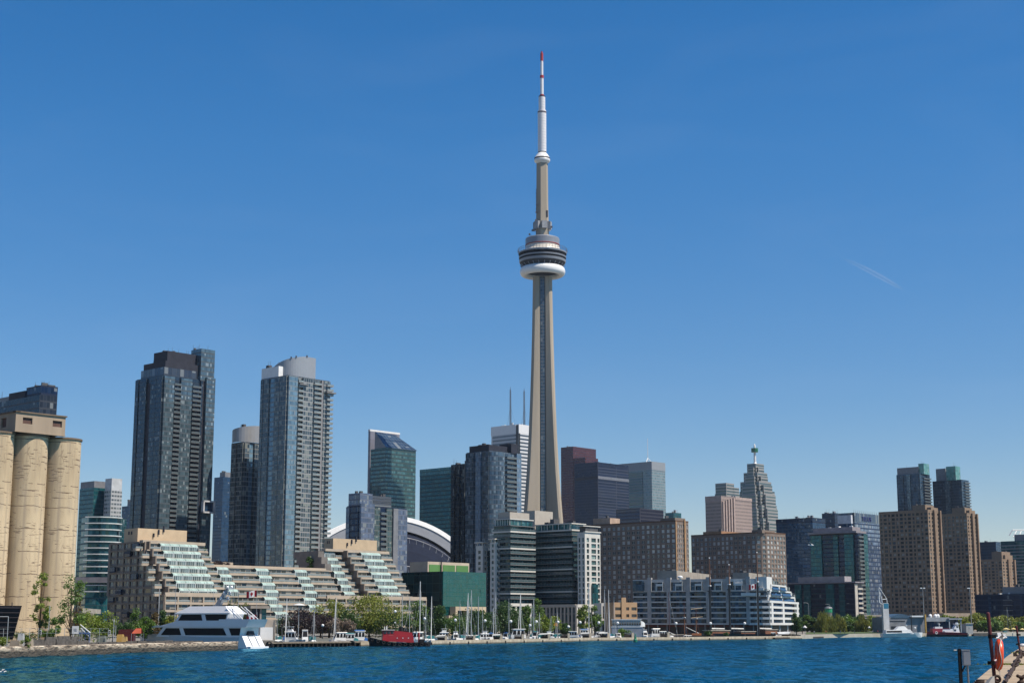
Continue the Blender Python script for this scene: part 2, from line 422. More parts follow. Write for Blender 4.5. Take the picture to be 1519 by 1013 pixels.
def silos():
    DR = (math.sin(R(ANG)), math.cos(R(ANG))); DLv = (-DR[1], DR[0])
    Y3 = 398.0; c3 = Vector((uy(92, 655) * Y3, Y3, 2.0))
    t = thing('grain_silo', 'weathered beige concrete grain silos with a boxy head house on top, at the left edge', 'silo', c3)
    top = zt(652, Y3 - 3); r = 4.85
    nR = (DR[1], -DR[0]); kk = uy(24, 611); hd = Block(-60, 24, 98, 611, (c3.x * nR[0] + c3.y * nR[1] + r + .55) / (kk * nR[0] + nR[1]), tl=13)
    for row in range(2):
        for k in range(4):
            c = c3 - Vector((DR[0], DR[1], 0)) * 9.55 * k + Vector((DLv[0], DLv[1], 0)) * 9.7 * row
            mb = MB(); mb.lathe((c.x, c.y, 2), [(r, 0), (r, top - 2)], 48, 0)
            o = mb.build('silo_bin', [MT['silo']], t, smooth=True, weld=True)
            rm = MB(); rm.lathe((c.x, c.y, top), [(r, -.05), (r + .28, 0), (r + .28, .45), (0, .5)], 48, 0)
            rm.build('silo_rim', [plain('silo_cap', (.19, .14, .10), .9)], t)
    zb = zt(638, hd.C[1])
    hm = plain('head_house_concrete', (.40, .31, .225), .9, .16, .4, streak=True)
    mb = MB(); wins = []
    us = [(1.2, 4.3), (18.2, 21.4)]
    zs = [(zb + 2.2, hd.z1 - 1.0)]
    L = hd.rf.L
    punch(mb, hd.rf, [(L * .14, L * .33), (L * .74, L * .93)], [(zb + 1.9, hd.z1 - 1.1)], zb, hd.z1, .4, wins, frame=False)
    punch(mb, hd.lf, [(1.5, 4), (6, 8.5)], [(zb + 1.2, hd.z1 - 1.0)], zb, hd.z1, .4, wins, frame=False)
    mb.prism(hd.poly, zb, hd.z1, 0, 1, skip=(0, 3), bottom=True)
    for fc in (hd.lf, hd.rf): mb.fbox(fc, -.3, fc.L + .3, hd.z1, hd.z1 + .35, -1, .3, 1); mb.fbox(fc, -.1, fc.L + .1, zb - .3, zb - .01, -1, .15, 0)
    hh = mb.build('head_house', [hm, plain('silo_cap', ())], t)
    shut = plain('rusty_shutter', (.13, .075, .06), .8)
    for wb in wins:
        b_ = wb.build('shuttered_window', [shut], hh)
    # dark hopper shed at the foot
    return t
silos()

# ------------------------------------------------------------------ left towers
gd = facade('glass_dark_slate', (.016, .028, .042), (.045, .052, .060), 1.45, 3.0, .1, .14, .0, var=.8, blind=.10, refl=1.55)
gdb = facade('glass_bright_bay', (.060, .095, .115), (.10, .115, .13), 1.2, 3.0, .07, .12, .30, (.07, .09, .105), var=.7, blind=.14, blindc=(.36, .42, .44), refl=1.9)
gb = facade('glass_blue', (.014, .040, .085), (.035, .055, .085), 1.5, 3.2, .05, .14, .25, (.02, .05, .09), var=.5, blind=.03, refl=1.6)
gt = facade('glass_teal', (.008, .062, .075), (.04, .075, .085), 1.6, 3.3, .05, .14, .28, (.012, .08, .09), var=.6, blind=.06, blindc=(.1,.22,.22), refl=1.65)
gg = facade('glass_green_grey', (.035, .055, .055), (.15, .16, .155), 1.5, 3.0, .12, .16, .2, (.10, .11, .11), var=1, blind=.2, blindc=(.36, .38, .33))
gn = facade('glass_navy', (.008, .018, .042), (.022, .028, .045), 1.5, 3.5, .08, .2, .3, (.014, .02, .042), var=.6, blind=.03, refl=1.5)

def tower_behind_silos():
    t = thing('apartment_tower', 'dark glass tower with stepped grey top just behind the grain silos', 'tower', (uy(40) * 640, 655, 2))
    a = Block(-40, 60, 86, 573, 640, tl=42)
    mb = MB(); mb.prism(a.poly, 2, a.z1 - 3.5, 0, 1)
    mb.build('curtain_wall', [facade('glass_charcoal', (.022, .026, .034), (.05, .052, .06), 1.6, 3.0, .1, .22, .2, (.04, .042, .05), var=.7, blind=.05, refl=1.45), rooftar], t)
    pent(t, a.inset(.05, 1, .0, .28), a.z1 - 3.5, a.z1 + .6, [gn, rooftar], n=3, mast=4)
    pent(t, a.inset(0, .8, .28, .6), a.z1 - 3.5, a.z1 - .6, [darkmetal, rooftar])
    pent(t, a.inset(0, .8, .6, 1), a.z1 - 3.5, a.z1 - 1.8, [greymetal, rooftar], mast=2)
tower_behind_silos()

def rounded_condo():
    b = Block(119, 140, 166, 713, 1150)
    t = thing('office_tower', 'teal glass tower with a pale grey side slab behind the rounded condo beside the silos', 'tower', b.mid)
    mb = MB(); mb.prism(b.poly, 2, b.z1 - 5, 0, 1); mb.prism(b.inset(.02, .98, .02, .98), b.z1 - 5, b.z1, 2, 1)
    mb.build('curtain_wall', [gt, rooftar, greymetal], t)
    sl_ = Block(156, 166, 182, 709, 1145); pale = facade('pale_grey_slab', (.09, .10, .105), (.46, .47, .47), 2.4, 3.0, .2, .5, var=.5)
    mb = MB(); mb.prism(sl_.poly, 2, sl_.z1 - 9, 0, 1); mb.prism(sl_.inset(.02, .98, .02, .98), sl_.z1 - 9, sl_.z1, 2, 1)
    mb.build('pale_side_slab', [pale, rooftar, plain('pale_panel', (.5, .52, .53), .5)], t)
    # lower condo with a rounded glass corner and white floor bands
    Y = 760; c = Vector((uy(140, 790) * Y, Y + 14, 2)); z1 = zt(765, Y)
    t = thing('condo_tower', 'rounded blue glass condo with white balcony bands between the silos and the stepped terrace building', 'tower', c)
    xl, xr = uy(112, 800) * Y, uy(170, 800) * Y
    pts = [(xl, Y + 9), (xl + 6, Y)]
    rr = 8.5; cx = xr - rr
    pts += [(cx + rr * math.sin(a), Y + rr - rr * math.cos(a)) for a in [R(10 * k) for k in range(0, 11)]]
    pts += [(xr - 1, Y + 26), (xl, Y + 26)]
    mb = MB(); mb.prism(pts, 2, z1, 0, 1, cont=True)
    mb.build('curtain_wall', [gt, rooftar], t)
    bal = []
    for k in range(int((z1 - 18) / 3.0)):
        z = z1 - .3 - 3.0 * k; m_ = MB()
        arc = [(cx + (rr + q) * math.sin(a), Y + rr - (rr + q) * math.cos(a)) for q in (1.3,) for a in [R(8 * j) for j in range(-2, 12)]]
        arc = [(cx - 6, Y - 1.3)] + arc[2:]
        m_.prism(arc + [(cx + 2, Y + 8), (cx - 6, Y + 8)], z - .5, z, 0, 0, bottom=True)
        bal.append(m_)
    emit(t, 'balcony', bal, [plain('balcony_white', (.55, .57, .57), .5)])
    mb = MB(); mb.prism([(p[0] * 1.0, p[1]) for p in [(xl, Y - 2), (xr + 1.5, Y - 2), (xr + 1.5, Y + 20), (xl, Y + 20)]], zt(864, Y), zt(856, Y), 0, 0, bottom=True)
    mb.build('podium_roof', [plain('mauve_panel', (.20, .19, .21), .7)], t)
rounded_condo()

def dark_tower():
    b = Block(203, 243, 317, 556, 960)
    t = condo('condo_tower', 'tall dark slate glass condo tower with a stepped crown, tallest on the left', 'tower', b,
              [gd, rooftar, gdb, gd, darkmetal],
              [(.0, .12, 'bay', .8, 0), (.17, .42, 'bay', 1.0, 0), (.58, .78, 'bay', 1.0, 0), (.8, 1.0, 'bay', 1.2, 0), (.42, .58, 'bay', .2, 4, 4)],
              [(.0, .20, 'bay', 1.2, 2), (.20, .33, 'balc', 1.6), (.33, .55, 'bay', 1.2, 2), (.56, .73, 'balc', 1.7), (.73, .77, 'bay', 1.0, 0), (.77, .82, 'bay', .4, 4), (.82, 1.0, 'bay', 2.2, 2, -2)], 2.95)
    z = b.z1
    pent(t, b.inset(.03, .8, .05, .9), z, z + 5.5, [facade('crown_glass', (.035, .042, .055), (.06, .065, .08), 3, 5.5, .1, .12, var=.5), rooftar], 'crown', 4, 2)
    pent(t, b.inset(.05, .8, .05, .85), z + 5.4, z + 9.5, [darkmetal, rooftar], 'crown_step', 3, 3); pent(t, b.inset(.12, .8, .12, .62), z + 9.4, z + 16.5, [darkmetal, rooftar], 'penthouse', 5, 6)
    pent(t, b.inset(.72, 1.0, -.02, .35), z - .5, z + 20.5, [gdb, rooftar], 'crown_lantern', 3, 5)
    fc = b.rf; mb = MB()
    za, zb = zt(757, 960), zt(738, 960); fr = plain('pale_frame', (.55, .55, .57), .5)
    u0, u1 = fc.L * .8, fc.L * 1.04
    for (a, b_, c, d) in ((u0, u1, za, za + 1), (u0, u1, zb - 1, zb), (u0, u0 + .9, za, zb), (u1 - .9, u1, za, zb)): mb.fbox(fc, a, b_, c, d, 2.25, 4.6, 0)
    mb.fbox(fc, u0 + 1, u1 - 1, za + 1, zb - 1, 2.25, 3.2, 1)
    mb.build('framed_bay_window', [fr, gb], t)
dark_tower()

def twins():
    g1 = facade('glass_grey_grid', (.045, .062, .075), (.22, .225, .22), 1.7, 3.0, .12, .2, .12, (.15, .155, .155), var=.8, blind=.25, blindc=(.34, .36, .32), refl=1.55)
    g2 = facade('glass_light_blue', (.10, .17, .22), (.22, .26, .28), 1.1, 3.0, .06, .12, .3, (.14, .20, .25), var=.7, refl=2.0)
    g3 = facade('glass_beige_grid', (.055, .075, .085), (.36, .36, .36), 1.7, 2.95, .12, .16, .24, (.22, .225, .23), var=.8, blind=.25, blindc=(.34, .36, .32), refl=1.6)  # grey grid for the right face, sunlight put in as lighter frames
    metal = plain('ribbed_metal', (.36, .37, .39), .4, .05, metal=.3)
    # front tower
    b = Block(388, 427, 489, 556, 930)
    t = condo('condo_tower', 'tall grey glass condo tower with a curved silver drum on its roof', 'tower', b,
              [g1, rooftar, g2, g1, slabg, g3],
              [(.0, .1, 'bay', .5, 3), (.14, .34, 'bay', .9, 3), (.34, .52, 'bay', .15, 2), (.55, .74, 'bay', .8, 3), (.76, 1.0, 'bay', 1.0, 3)],
              [(.0, .21, 'bay', 1.3, 2), (.22, .33, 'balc', 2.0), (.34, .58, 'bay', 1.2, 5), (.58, .78, 'bay', .1, 5), (.60, .77, 'balc', 1.9), (.78, .82, 'bay', 1.4, 4), (.84, 1.0, 'bay', 1.0, 5), (.90, 1.05, 'balc', 2.3)], 2.95, bm=[plain('pale_slab', (.46, .45, .43), .7), palerail])
    z = b.z1
    pent(t, b.inset(.0, .25, .35, 1.0), z, z + 6.5, [whitepaint, rooftar], 'penthouse', 3, 3)
    mb = MB(); n = 18; cb = b.inset(.1, .72, .1, .75)
    A, Bq = Vector(cb[3]), Vector(cb[1]); out = (Vector(cb[0]) - (A + Bq) / 2)
    arc = []
    for k in range(n + 1):
        f = k / n; q = A + (Bq - A) * f + out * .72 * math.sin(math.pi * min(1, f * 1.0)) ** .8
        arc.append((q.x, q.y, z + 5 + 8.5 * min(1, (f * 1.25) ** .5)))
    for k in range(n):
        p, q = arc[k], arc[k + 1]
        mb.face([(p[0], p[1], z - .2), (q[0], q[1], z - .2), q, p], 0, [(k, 0), (k + 1, 0), (k + 1, 9), (k, 9)])
    mb.face([(arc[-1][0], arc[-1][1], z - .2), (arc[0][0], arc[0][1], z - .2), arc[0], arc[-1]], 0)
    mb.face(arc, 1)
    for k in (9, 11, 15): mb.box((arc[k][0], arc[k][1], arc[k][2] - .3), .8, .8, 1.2, 0, 1)
    mb.build('roof_drum', [metal, rooftar], t)
    mb = MB(); fc = b.rf
    mb.fbox(fc, fc.L * .86, fc.L * 1.08, z - 8.2, z - 7.4, 0, 3.6, 0); mb.build('roof_terrace_slab', [slabg], t); mb = MB(); mb.fbox(fc, fc.L * .22, fc.L * .42, z - 5.2, z - 4.6, 0, 3.0, 0); mb.build('roof_terrace_slab', [slabg], t)
    # rear tower, shorter
    b = Block(344, 362, 398, 655, 975)
    t = condo('condo_tower', 'shorter grey glass condo tower with a curved silver top, half hidden by its taller twin', 'tower', b,
              [g1, rooftar, g2, g1, slabg], [(.05, .45, 'bay', .8, 3), (.55, 1, 'bay', .9, 3)],
              [(.0, .18, 'bay', 1.2, 3), (.2, .36, 'bay', .3, 2), (.40, .7, 'bay', 1.1, 3)], 2.95)
    z = b.z1; mb = MB(); arc = []
    A, Bq = Vector(b.poly[3]), Vector(b.poly[1]); out = Vector(b.poly[0]) - (A + Bq) / 2
    for k in range(13):
        f = k / 12; q = A + (Bq - A) * f + out * .95 * math.sin(math.pi * f) ** .7; arc.append((q.x, q.y, z + 8 + 3.5 * f))
    for k in range(12):
        p, q = arc[k], arc[k + 1]; mb.face([(p[0], p[1], z - .1), (q[0], q[1], z - .1), q, p], 0)
    mb.face(arc, 1); clutter(mb, b.poly, z + 9, 3, 3.5, 1, 3); mb.build('roof_drum', [metal, rooftar], t)
twins()

for nm, lb, a, mt_ in (
    ('office_tower', 'slender blue-grey tower peeking out between the dark slate tower and the silver topped pair', (318, 331, 352, 707, 1500), gb),
    ('office_tower', 'low blue glass building peeking out left of the dark slate tower', (181, 192, 215, 750, 1450), gb)):
    b = Block(*a); t = thing(nm, lb, 'tower', b.mid); mb = MB(); mb.prism(b.poly, 2, b.z1, 0, 1); mb.build('curtain_wall', [mt_, rooftar], t)
    pent(t, b.inset(.2, .9, .1, .7), b.z1, b.z1 + 5, [greymetal, rooftar], n=2)

# ------------------------------------------------------------------ middle: stadium, condos and offices left of the tower
def gray_condo():
    b = Block(515, 534, 603, 749, 880)
    t = condo('condo_tower', 'mid-rise grey glass condo with a raised boxy top before the white stadium dome', 'tower', b,
              [gn, rooftar, facade('glass_periwinkle', (.08, .105, .16), (.16, .18, .22), 1.3, 2.9, .06, .14, .25, (.12, .14, .20), var=.7, blind=.2), gg, greymetal],
              [(.0, .25, 'bay', .8, 2), (.3, .9, 'bay', .3, 0)],
              [(.0, .28, 'bay', 1.2, 2, -1), (.28, .42, 'bay', .5, 3), (.42, .55, 'balc', 1.5), (.55, .68, 'bay', .7, 3), (.68, .78, 'bay', 1.6, 4), (.79, 1.0, 'bay', .9, 2)], 2.9)
    z = b.z1
    pent(t, b.inset(.0, .26, .0, .9), z, z + 7, [facade('glass_periwinkle', 0, 0), rooftar], 'crown', 2)
    pent(t, b.inset(.26, .68, .05, .9), z, z + 6, [facade('louvre_dark', (.03, .035, .045), (.12, .12, .13), 30, .8, .0, .35), rooftar], 'penthouse', 3)
gray_condo()

def slant_office():
    b = Block(550, 572.5, 617, 664, 1500)
    m = facade('glass_sea_green', (.035, .085, .085), (.05, .08, .085), 2.6, 3.9, .10, .42, .0, var=1.1, blind=.22, blindc=(.10, .17, .165), refl=1.8)
    t = thing('office_tower', 'sea green glass office tower with a slanted solar roof rising above the stadium dome', 'tower', b.mid)
    mb = MB(); mb.prism(b.poly, 2, b.z1, 0, 1); mb.build('curtain_wall', [m, rooftar], t)
    C, Rr, Bq, L = [Vector((*p, b.z1)) for p in b.poly]; up = Vector((0, 0, zt(647, 1540) - b.z1))
    f = lambda x, y, u: C + (Rr - C) * x + (L - C) * y + up * u
    mb = MB(); a = [f(-.02, -.04, 0), f(.25, -.04, .06), f(.25, -.04, .06), f(1.03, -.04, 0), f(1.03, .75, .95), f(0.0, .75, 1.0)]
    tp = [f(-.02, -.04, .02), f(1.03, -.04, .02), f(.66, .7, 1.0), f(-.02, .7, 1.05)]
    mb.face(tp, 0, [(0, 0), (30, 0), (22, 14), (0, 14)])
    mb.face([f(-.02, -.04, .02), f(-.02, .7, 1.05), f(-.02, .7, 0)], 1); mb.face([f(1.03, -.04, .02), f(1.0, .7, 0), f(.66, .7, 1.0)], 1)
    mb.face([f(-.02, .7, 0), f(-.02, .7, 1.05), f(.66, .7, 1.0), f(1.0, .7, 0)], 1)
    mb.build('solar_roof', [facade('solar_panel', (.03, .05, .08), (.12, .16, .19), 3, 3, .06, .06, var=.4), greymetal], t)
    s_ = Block(546.5, 549.5, 593, 637, 1532, tr=None)
    mb = MB(); mb.prism(s_.poly, 2, s_.z1, 0, 1); mb.prism(s_.inset(-.01, 1.01, -.01, 1.01), s_.z1 - 1.5, s_.z1 + .3, 1, 1)
    mb.build('rear_slab', [facade('lilac_panel_wall', (.20, .20, .24), (.16, .16, .19), 6, 6, .02, .03, var=.25, refl=1.45, rough=.4), whitepaint], t)
slant_office()

def stadium():
    Y = 1230; c = Vector((uy(577, 850) * Y, Y, 2)); s = mpp(Y)
    Rd = 97.0; zc = zt(764, Y) - Rd
    t = thing('stadium', 'white ribbed domed stadium roof with an arched open end behind the condos', 'stadium', c)
    th = R(58); ax = Vector((-math.cos(th) * .75, math.sin(th), 0)).normalized()   # into the dome
    sd = Vector((ax.y, -ax.x, 0)); up = Vector((0, 0, 1)); O = Vector((c.x, c.y, zc))
    def ring(r, d, n=48, a0=0, a1=math.pi): return [O + ax * d + sd * (r * math.cos(a0 + (a1 - a0) * k / n)) + up * (r * math.sin(a0 + (a1 - a0) * k / n)) for k in range(n + 1)]
    white = plain('dome_white', (.80, .80, .79), .45, .04)
    mb = MB(); rings = []
    ds = [0, 3.5, 4.5, 9, 9.6, 15, 15.6, 22, 22.6, 30, 30.6, 39, 39.6, 49, 49.6, 60, 60.6, 71, 71.6, 82, 89, 94, 96.5]
    for i, d in enumerate(ds):
        rr = math.sqrt(max(4, Rd * Rd - d * d)); rings.append(ring(rr - (.9 if i % 2 else 0), d))
    mb.loft(rings, 0, False, False)
    o_ = ring(Rd, 0); i_ = ring(Rd - 11, 0); i2 = ring(Rd - 11, 10)
    mb.loft([o_, ring(Rd - 3.6, -.7), ring(Rd - 3.8, -.1)], 0, False, False)
    mb.loft([ring(Rd - 3.8, -.1), ring(Rd - 10, -.1), ring(Rd - 10, -.6), ring(Rd - 11.2, -.6), i_, i2], 1, False, False)
    mb.build('dome_roof', [white, plain('arch_face', (.30, .31, .34), .5, .06)], t)
    mb = MB(); inner = []
    for k in range(11):
        a = math.pi / 2 * k / 10; inner.append(ring((Rd - 12) * math.cos(a), -(Rd - 12) * .55 * math.sin(a) + 8))
    mb.loft(inner, 0, False, False)
    mb.build('end_panel', [plain('dark_roof_panel', (.012, .017, .035), .95, .2)], t)
    for j, (k0, dd) in enumerate(((.25, 1.0), (.55, 1.0), (.8, 1.0))):
        mb = MB(); a = math.pi / 2 * k0; rr = (Rd - 12) * math.cos(a) + 1.0; d = -(Rd - 12) * .55 * math.sin(a) + 7
        pts = ring(rr, d, 40); pt2 = ring(rr - 5, d - 3, 40)
        mb.path(pts, .3, 5); 
        for k in range(0, 40): mb.tube(pts[k], pt2[k], .13, .13, 4)
        mb.build('roof_truss', [plain('truss_grey', (.22, .23, .26), .5)], t)
    mb = MB(); mb.lathe((c.x - 20, c.y + 40, 2), [(100, 0), (100, max(8, zc - 4)), (0, max(8, zc - 4))], 48, 0); mb.build('drum_wall', [plain('drum_dark', (.03, .035, .05), .7)], t)
stadium()

b = Block(623, 697, 742, 690, 1330)
t = thing('office_tower', 'plain teal glass office block with a flat top left of the dark condo tower', 'tower', b.mid)
gteal = facade('glass_teal_fine', (.004, .060, .078), (.008, .035, .045), 1.6, 3.6, .04, .34, .0, var=.6, blind=.08, blindc=(.04, .15, .15), refl=1.42)
mb = MB(); mb.prism(b.poly, 2, b.z1, 0, 1); mb.prism(b.inset(-.003, 1.003, -.003, 1.003), b.z1 - 6, b.z1 + .3, 2, 1); mb.build('curtain_wall', [gteal, rooftar, gt], t)
pent(t, b.inset(.2, .8, .1, .45), b.z1 + .3, b.z1 + 3, [greymetal, rooftar], n=3)

def condo_670():
    b = Block(692, 726, 771, 668, 950)
    gcv = facade('glass_slate_blue', (.045, .07, .095), (.10, .115, .14), 1.3, 2.95, .07, .18, .22, (.07, .09, .12), var=1.0, blind=.22, blindc=(.25, .31, .35))
    gbr = facade('glass_bright_blue', (.11, .17, .24), (.18, .22, .27), 1.1, 2.95, .05, .14, .3, (.12, .17, .23), var=.6, refl=2)
    t = condo('condo_tower', 'blue grey glass condo tower with a curved balcony front left of the observation tower', 'tower', b,
              [gcv, rooftar, gbr, gcv, darkmetal],
              [(.0, .35, 'bay', .8, 3), (.45, .66, 'bay', 1.0, 2), (.72, .98, 'bay', .5, 3)],
              [(.50, .83, 'balc', 2.2), (.85, 1.0, 'bay', 1.4, 2, 0)], 2.95)
    # curved glass bow on the corner
    fc = b.rf; mb = MB(); n = 12; L = fc.L * .5; pts = []
    for k in range(n + 1):
        f = k / n; pts.append(fc.at(L * f, .02 + 4.2 * math.sin(math.pi * f) ** .8))
    mb.prism(pts + [fc.at(L, -.5), fc.at(0, -.5)], 2, b.z1 - .8, 0, 1, cont=True); mb.build('glass_bow', [gcv, rooftar], t)
    z = b.z1
    pent(t, b.inset(.02, .62, .05, .9), z, z + 3.8, [darkmetal, rooftar], 'penthouse', 4, 3)
    pent(t, b.inset(.70, .92, -.02, .5), z - .2, z + 6, [darkmetal, rooftar], 'lift_housing', 1)
    w_ = Block(669, 694, 712, 687, 985, tr=16)
    mb = MB(); mb.prism(w_.poly, 2, w_.z1, 0, 1)
    for f in (.1, .4, .7): mb.fbox(w_.lf, w_.lf.L * f, w_.lf.L * (f + .18), 2, w_.z1 - 1, 0, 1.2, 0)
    clutter(mb, w_.poly, w_.z1, 4, 3, 1, 3); mb.build('side_wing', [facade('glass_dark_slate', 0, 0), rooftar], t)
condo_670()

def white_bank():
    b = Block(729, 769, 812, 629, 2350)
    wm = facade('white_marble_bands', (.035, .045, .055), (.74, .75, .76), 400, 5.6, .0, .52, var=.3, blind=0)
    wm2 = facade('grey_marble_bands', (.10, .11, .125), (.50, .52, .55), 400, 5.6, .0, .55, var=.3, blind=0)  # left face: same marble bands with shade put into a greyer colour
    wh = plain('white_marble', (.72, .73, .74), .5, .05)
    t = thing('office_tower', 'white banded skyscraper carrying two tall masts behind the observation tower', 'tower', b.mid)
    mb = MB(); mb.prism(b.poly, 2, b.z1, 2, 1)
    for fc, k in ((b.lf, 3), (b.rf, 0)):
        mb.fbox(fc, 3, fc.L - 4.5, 2, b.z1 - 14, 0, 1.0, k); mb.fbox(fc, 0, fc.L - 4.5, b.z1 - 14, b.z1, 0, 1.1, 2)
        mb.fbox(fc, fc.L - 4.4, fc.L - .2, 2, b.z1 - 1, 0, .5, 4) if fc is b.lf else mb.fbox(fc, .2, 4.4, 2, b.z1 - 1, 0, .5, 4)
    mb.build('banded_wall', [wm, rooftar, wh, wm2, black], t)
    mb = MB(); clutter(mb, b.poly, b.z1, 9, 6, 0, 8); mb.build('roof_plant', [whitepaint], t)
    for px, py, yy in ((757, 574, 2372), (777.5, 576, 2380)):
        p = P(px, 629, yy); top = zt(py, yy); mb = MB(); hh = top - b.z1
        for a in range(3):
            e = Vector((math.cos(a * 2.094), math.sin(a * 2.094), 0))
            mb.tube(Vector((p.x, p.y, b.z1)) + e * 1.6, Vector((p.x, p.y, b.z1 + hh * .93)) + e * .9, .35, .25, 5)
            mb.tube(Vector((p.x, p.y, b.z1)) + e * 9, Vector((p.x, p.y, b.z1 + hh * .5)), .1, .1, 3)
        for k in range(14):
            z = b.z1 + hh * .93 * k / 14; mb.tube((p.x - 1.3, p.y, z), (p.x + 1.3, p.y, z + hh * .06), .2, .2, 4); mb.tube((p.x + 1.3, p.y, z), (p.x - 1.3, p.y, z + hh * .06), .2, .2, 4)
        mb.tube((p.x, p.y, b.z1), (p.x, p.y, top), .5, .3, 6)
        mb.build('roof_mast', [plain('mast_grey', (.10, .115, .14), .6)], t)
white_bank()
# ------------------------------------------------------------------ the observation tower
def observation_tower():
    Y = 1440.0; cx = uy(805.2, 500) * Y; g = 4.0
    t = thing('observation_tower', 'very tall slender concrete observation tower with a round pod and red and white antenna', 'tower', (cx, Y, g))
    K = lambda py: zt(py, Y)
    s_ = lambda px, py: px * Y / F / (cp - (CY - py) / F * sp)     # pixel half widths -> metres
    shaft = plain('tower_concrete', (.40, .345, .275), .85, .20, .08, streak=True)
    prof = [(927, 37.0), (860, 33.0), (810, 30.2), (780, 28.4), (740, 25.3), (700, 22.4), (650, 19.7), (600, 17.6), (550, 15.9), (500, 14.5), (450, 13.4), (412, 12.8)]
    rings = []; zz = []
    th0 = R(-94)
    for py, hw in prof:
        L = s_(hw, py) / .85; wth = 2.3 + .045 * L; core = 5.0 + .10 * L; pts = []
        for k in range(3):
            a = th0 + R(60) + k * R(120) - R(0)
            d = Vector((math.cos(a), math.sin(a))); n = Vector((-d.y, d.x))
            for (r_, o_) in ((core * .99, -wth * 1.45), (L * .93, -wth), (L, -wth * .45), (L, wth * .45), (L * .93, wth), (core * .99, wth * 1.45)):
                q = d * r_ + n * o_; pts.append((cx + q.x, Y + q.y))
            a2 = a + R(60); d2 = Vector((math.cos(a2), math.sin(a2))); n2 = Vector((-d2.y, d2.x))
            for o_ in (-wth * .75, wth * .75):
                q = d2 * core * .80 + n2 * o_; pts.append((cx + q.x, Y + q.y))
        zz.append(max(g, K(py)) if py < 927 else g); rings.append([(x, y, zz[-1]) for x, y in pts])
    mb = MB(); mb.loft(rings, 0, False); mb.build('shaft', [shaft], t)
    # glass lift shafts in the three recesses
    for k in range(3):
        a = th0 + R(120) * k + R(120); d = Vector((math.cos(a), math.sin(a))); n = Vector((-d.y, d.x)); rr = []
        for i, (py, hw) in enumerate(prof):
            L = s_(hw, py) / .85; core = 5.0 + .10 * L; wd = 1.9 + .02 * L; z = zz[i]
            rr.append([(cx + d.x * (core * f + 0) + n.x * o_, Y + d.y * core * f + n.y * o_, z) for f, o_ in ((.6, -wd), (.99, -wd), (.99, wd), (.6, wd))])
        mb = MB()
        for A, B in zip(rr[:-1], rr[1:]):
            for q in range(4):
                j = (q + 1) % 4; mb.face([A[q], A[j], B[j], B[q]], 0, [(q * 3, A[q][2]), (q * 3 + 3, A[q][2]), (q * 3 + 3, B[q][2]), (q * 3, B[q][2])])
        mb.build('lift_shaft', [facade('lift_glass', (.045, .07, .09), (.16, .17, .18), 1.5, 3.2, .12, .3, var=.6)], t)
    c = (cx, Y, 0); ms = []
    def lat(name, pr, mats, n=72, ms=None, smooth=True):
        mb = MB(); mb.lathe(c, [(s_(r, py), zt(py, Y - s_(r, py))) for r, py in pr], n, 0, ms); return mb.build(name, mats, t, smooth=False)
    whitep = plain('pod_white', (.82, .82, .81), .35, .03); grey = plain('pod_grey', (.23, .25, .29), .4, .05); dk = plain('pod_glass', (.003, .004, .008), .9, .1)
    dkg = plain('pod_underside', (.045, .048, .058), .8)
    zc_, kp = zt(397.0, Y - s_(28, 397)), s_(1, 397)
    mb = MB(); mb.lathe(c, [((28.2 + 5.4 * math.cos(a)) * kp, zc_ + 6.9 * kp * math.copysign(abs(math.sin(a)) ** .9, math.sin(a))) for a in [R(x) for x in range(-180, 181, 12)]], 96); mb.build('radome_ring', [whitep], t, smooth=True, weld=.01)
    mb = MB(); mb.lathe(c, [(8 * kp, zc_ + 3 * kp), (23.5 * kp, zc_ - 1 * kp), (27 * kp, zc_ + 6 * kp)], 72); mb.build('pod_base', [dkg], t)
    lat('lower_deck', [(27, 391), (33.6, 382.6), (34.2, 382.2), (34.8, 378.8), (34.2, 378.6)], [dkg, grey], ms=[0, 1, 1, 1])
    lat('window_band', [(34.0, 378.9), (34.4, 375.4)], [dk]); lat('middle_deck', [(35.0, 375.7), (35.3, 373.7), (34.6, 373.5)], [grey])
    lat('window_band', [(34.6, 373.8), (35.0, 368.9)], [dk]); lat('upper_deck', [(35.8, 369.2), (36.0, 367.0), (33, 366.4), (27.6, 366.2)], [grey])
    lat('roof_cone', [(27.6, 366.2), (26, 364), (24.5, 359), (24.0, 358.6)], [plain('pod_cone', (.75, .68, .58), .3, .1)])
    lat('top_drum', [(24.5, 359.4), (25.5, 358.8), (25.5, 357.8), (25.3, 357.6), (25.3, 349), (24.6, 348.2), (9, 347.8)], [plain('red_line', (.28, .05, .04), .5), grey], ms=[0, 0, 0, 1, 1, 1])
    mb = MB()
    for k in range(24):                                     # brackets between the ring and the decks
        a = R(15 * k + 4); d = Vector((math.cos(a), math.sin(a)))
        mb.tube((cx + d.x * s_(27, 392), Y + d.y * s_(27, 392), zt(393, Y - 17)), (cx + d.x * s_(33.4, 387), Y + d.y * s_(33.4, 387), zt(386, Y - 21)), .35, .35, 4)
    mb.build('bracket', [grey], t)['kind'] = 'stuff'
    mb = MB()
    K = lambda py, r=0: zt(py, Y - s_(r, py))
    for rr, py in ((37.2, 364.5), (36.4, 361.5)):
        pts = [(cx + s_(rr, py) * math.cos(R(6 * k)), Y + s_(rr, py) * math.sin(R(6 * k)), K(py, rr)) for k in range(61)]; mb.path(pts, .16, 4)
    for k in range(48):
        a = R(7.5 * k); mb.tube((cx + s_(35.7, 367) * math.cos(a), Y + s_(35.7, 367) * math.sin(a), K(367.6, 35.7)), (cx + s_(36.4, 361.5) * math.cos(a), Y + s_(36.4, 361.5) * math.sin(a), K(361.4, 36.4)), .14, .14, 4)
    mb.build('safety_rail', [plain('rail_dark', (.12, .12, .13), .5)], t)
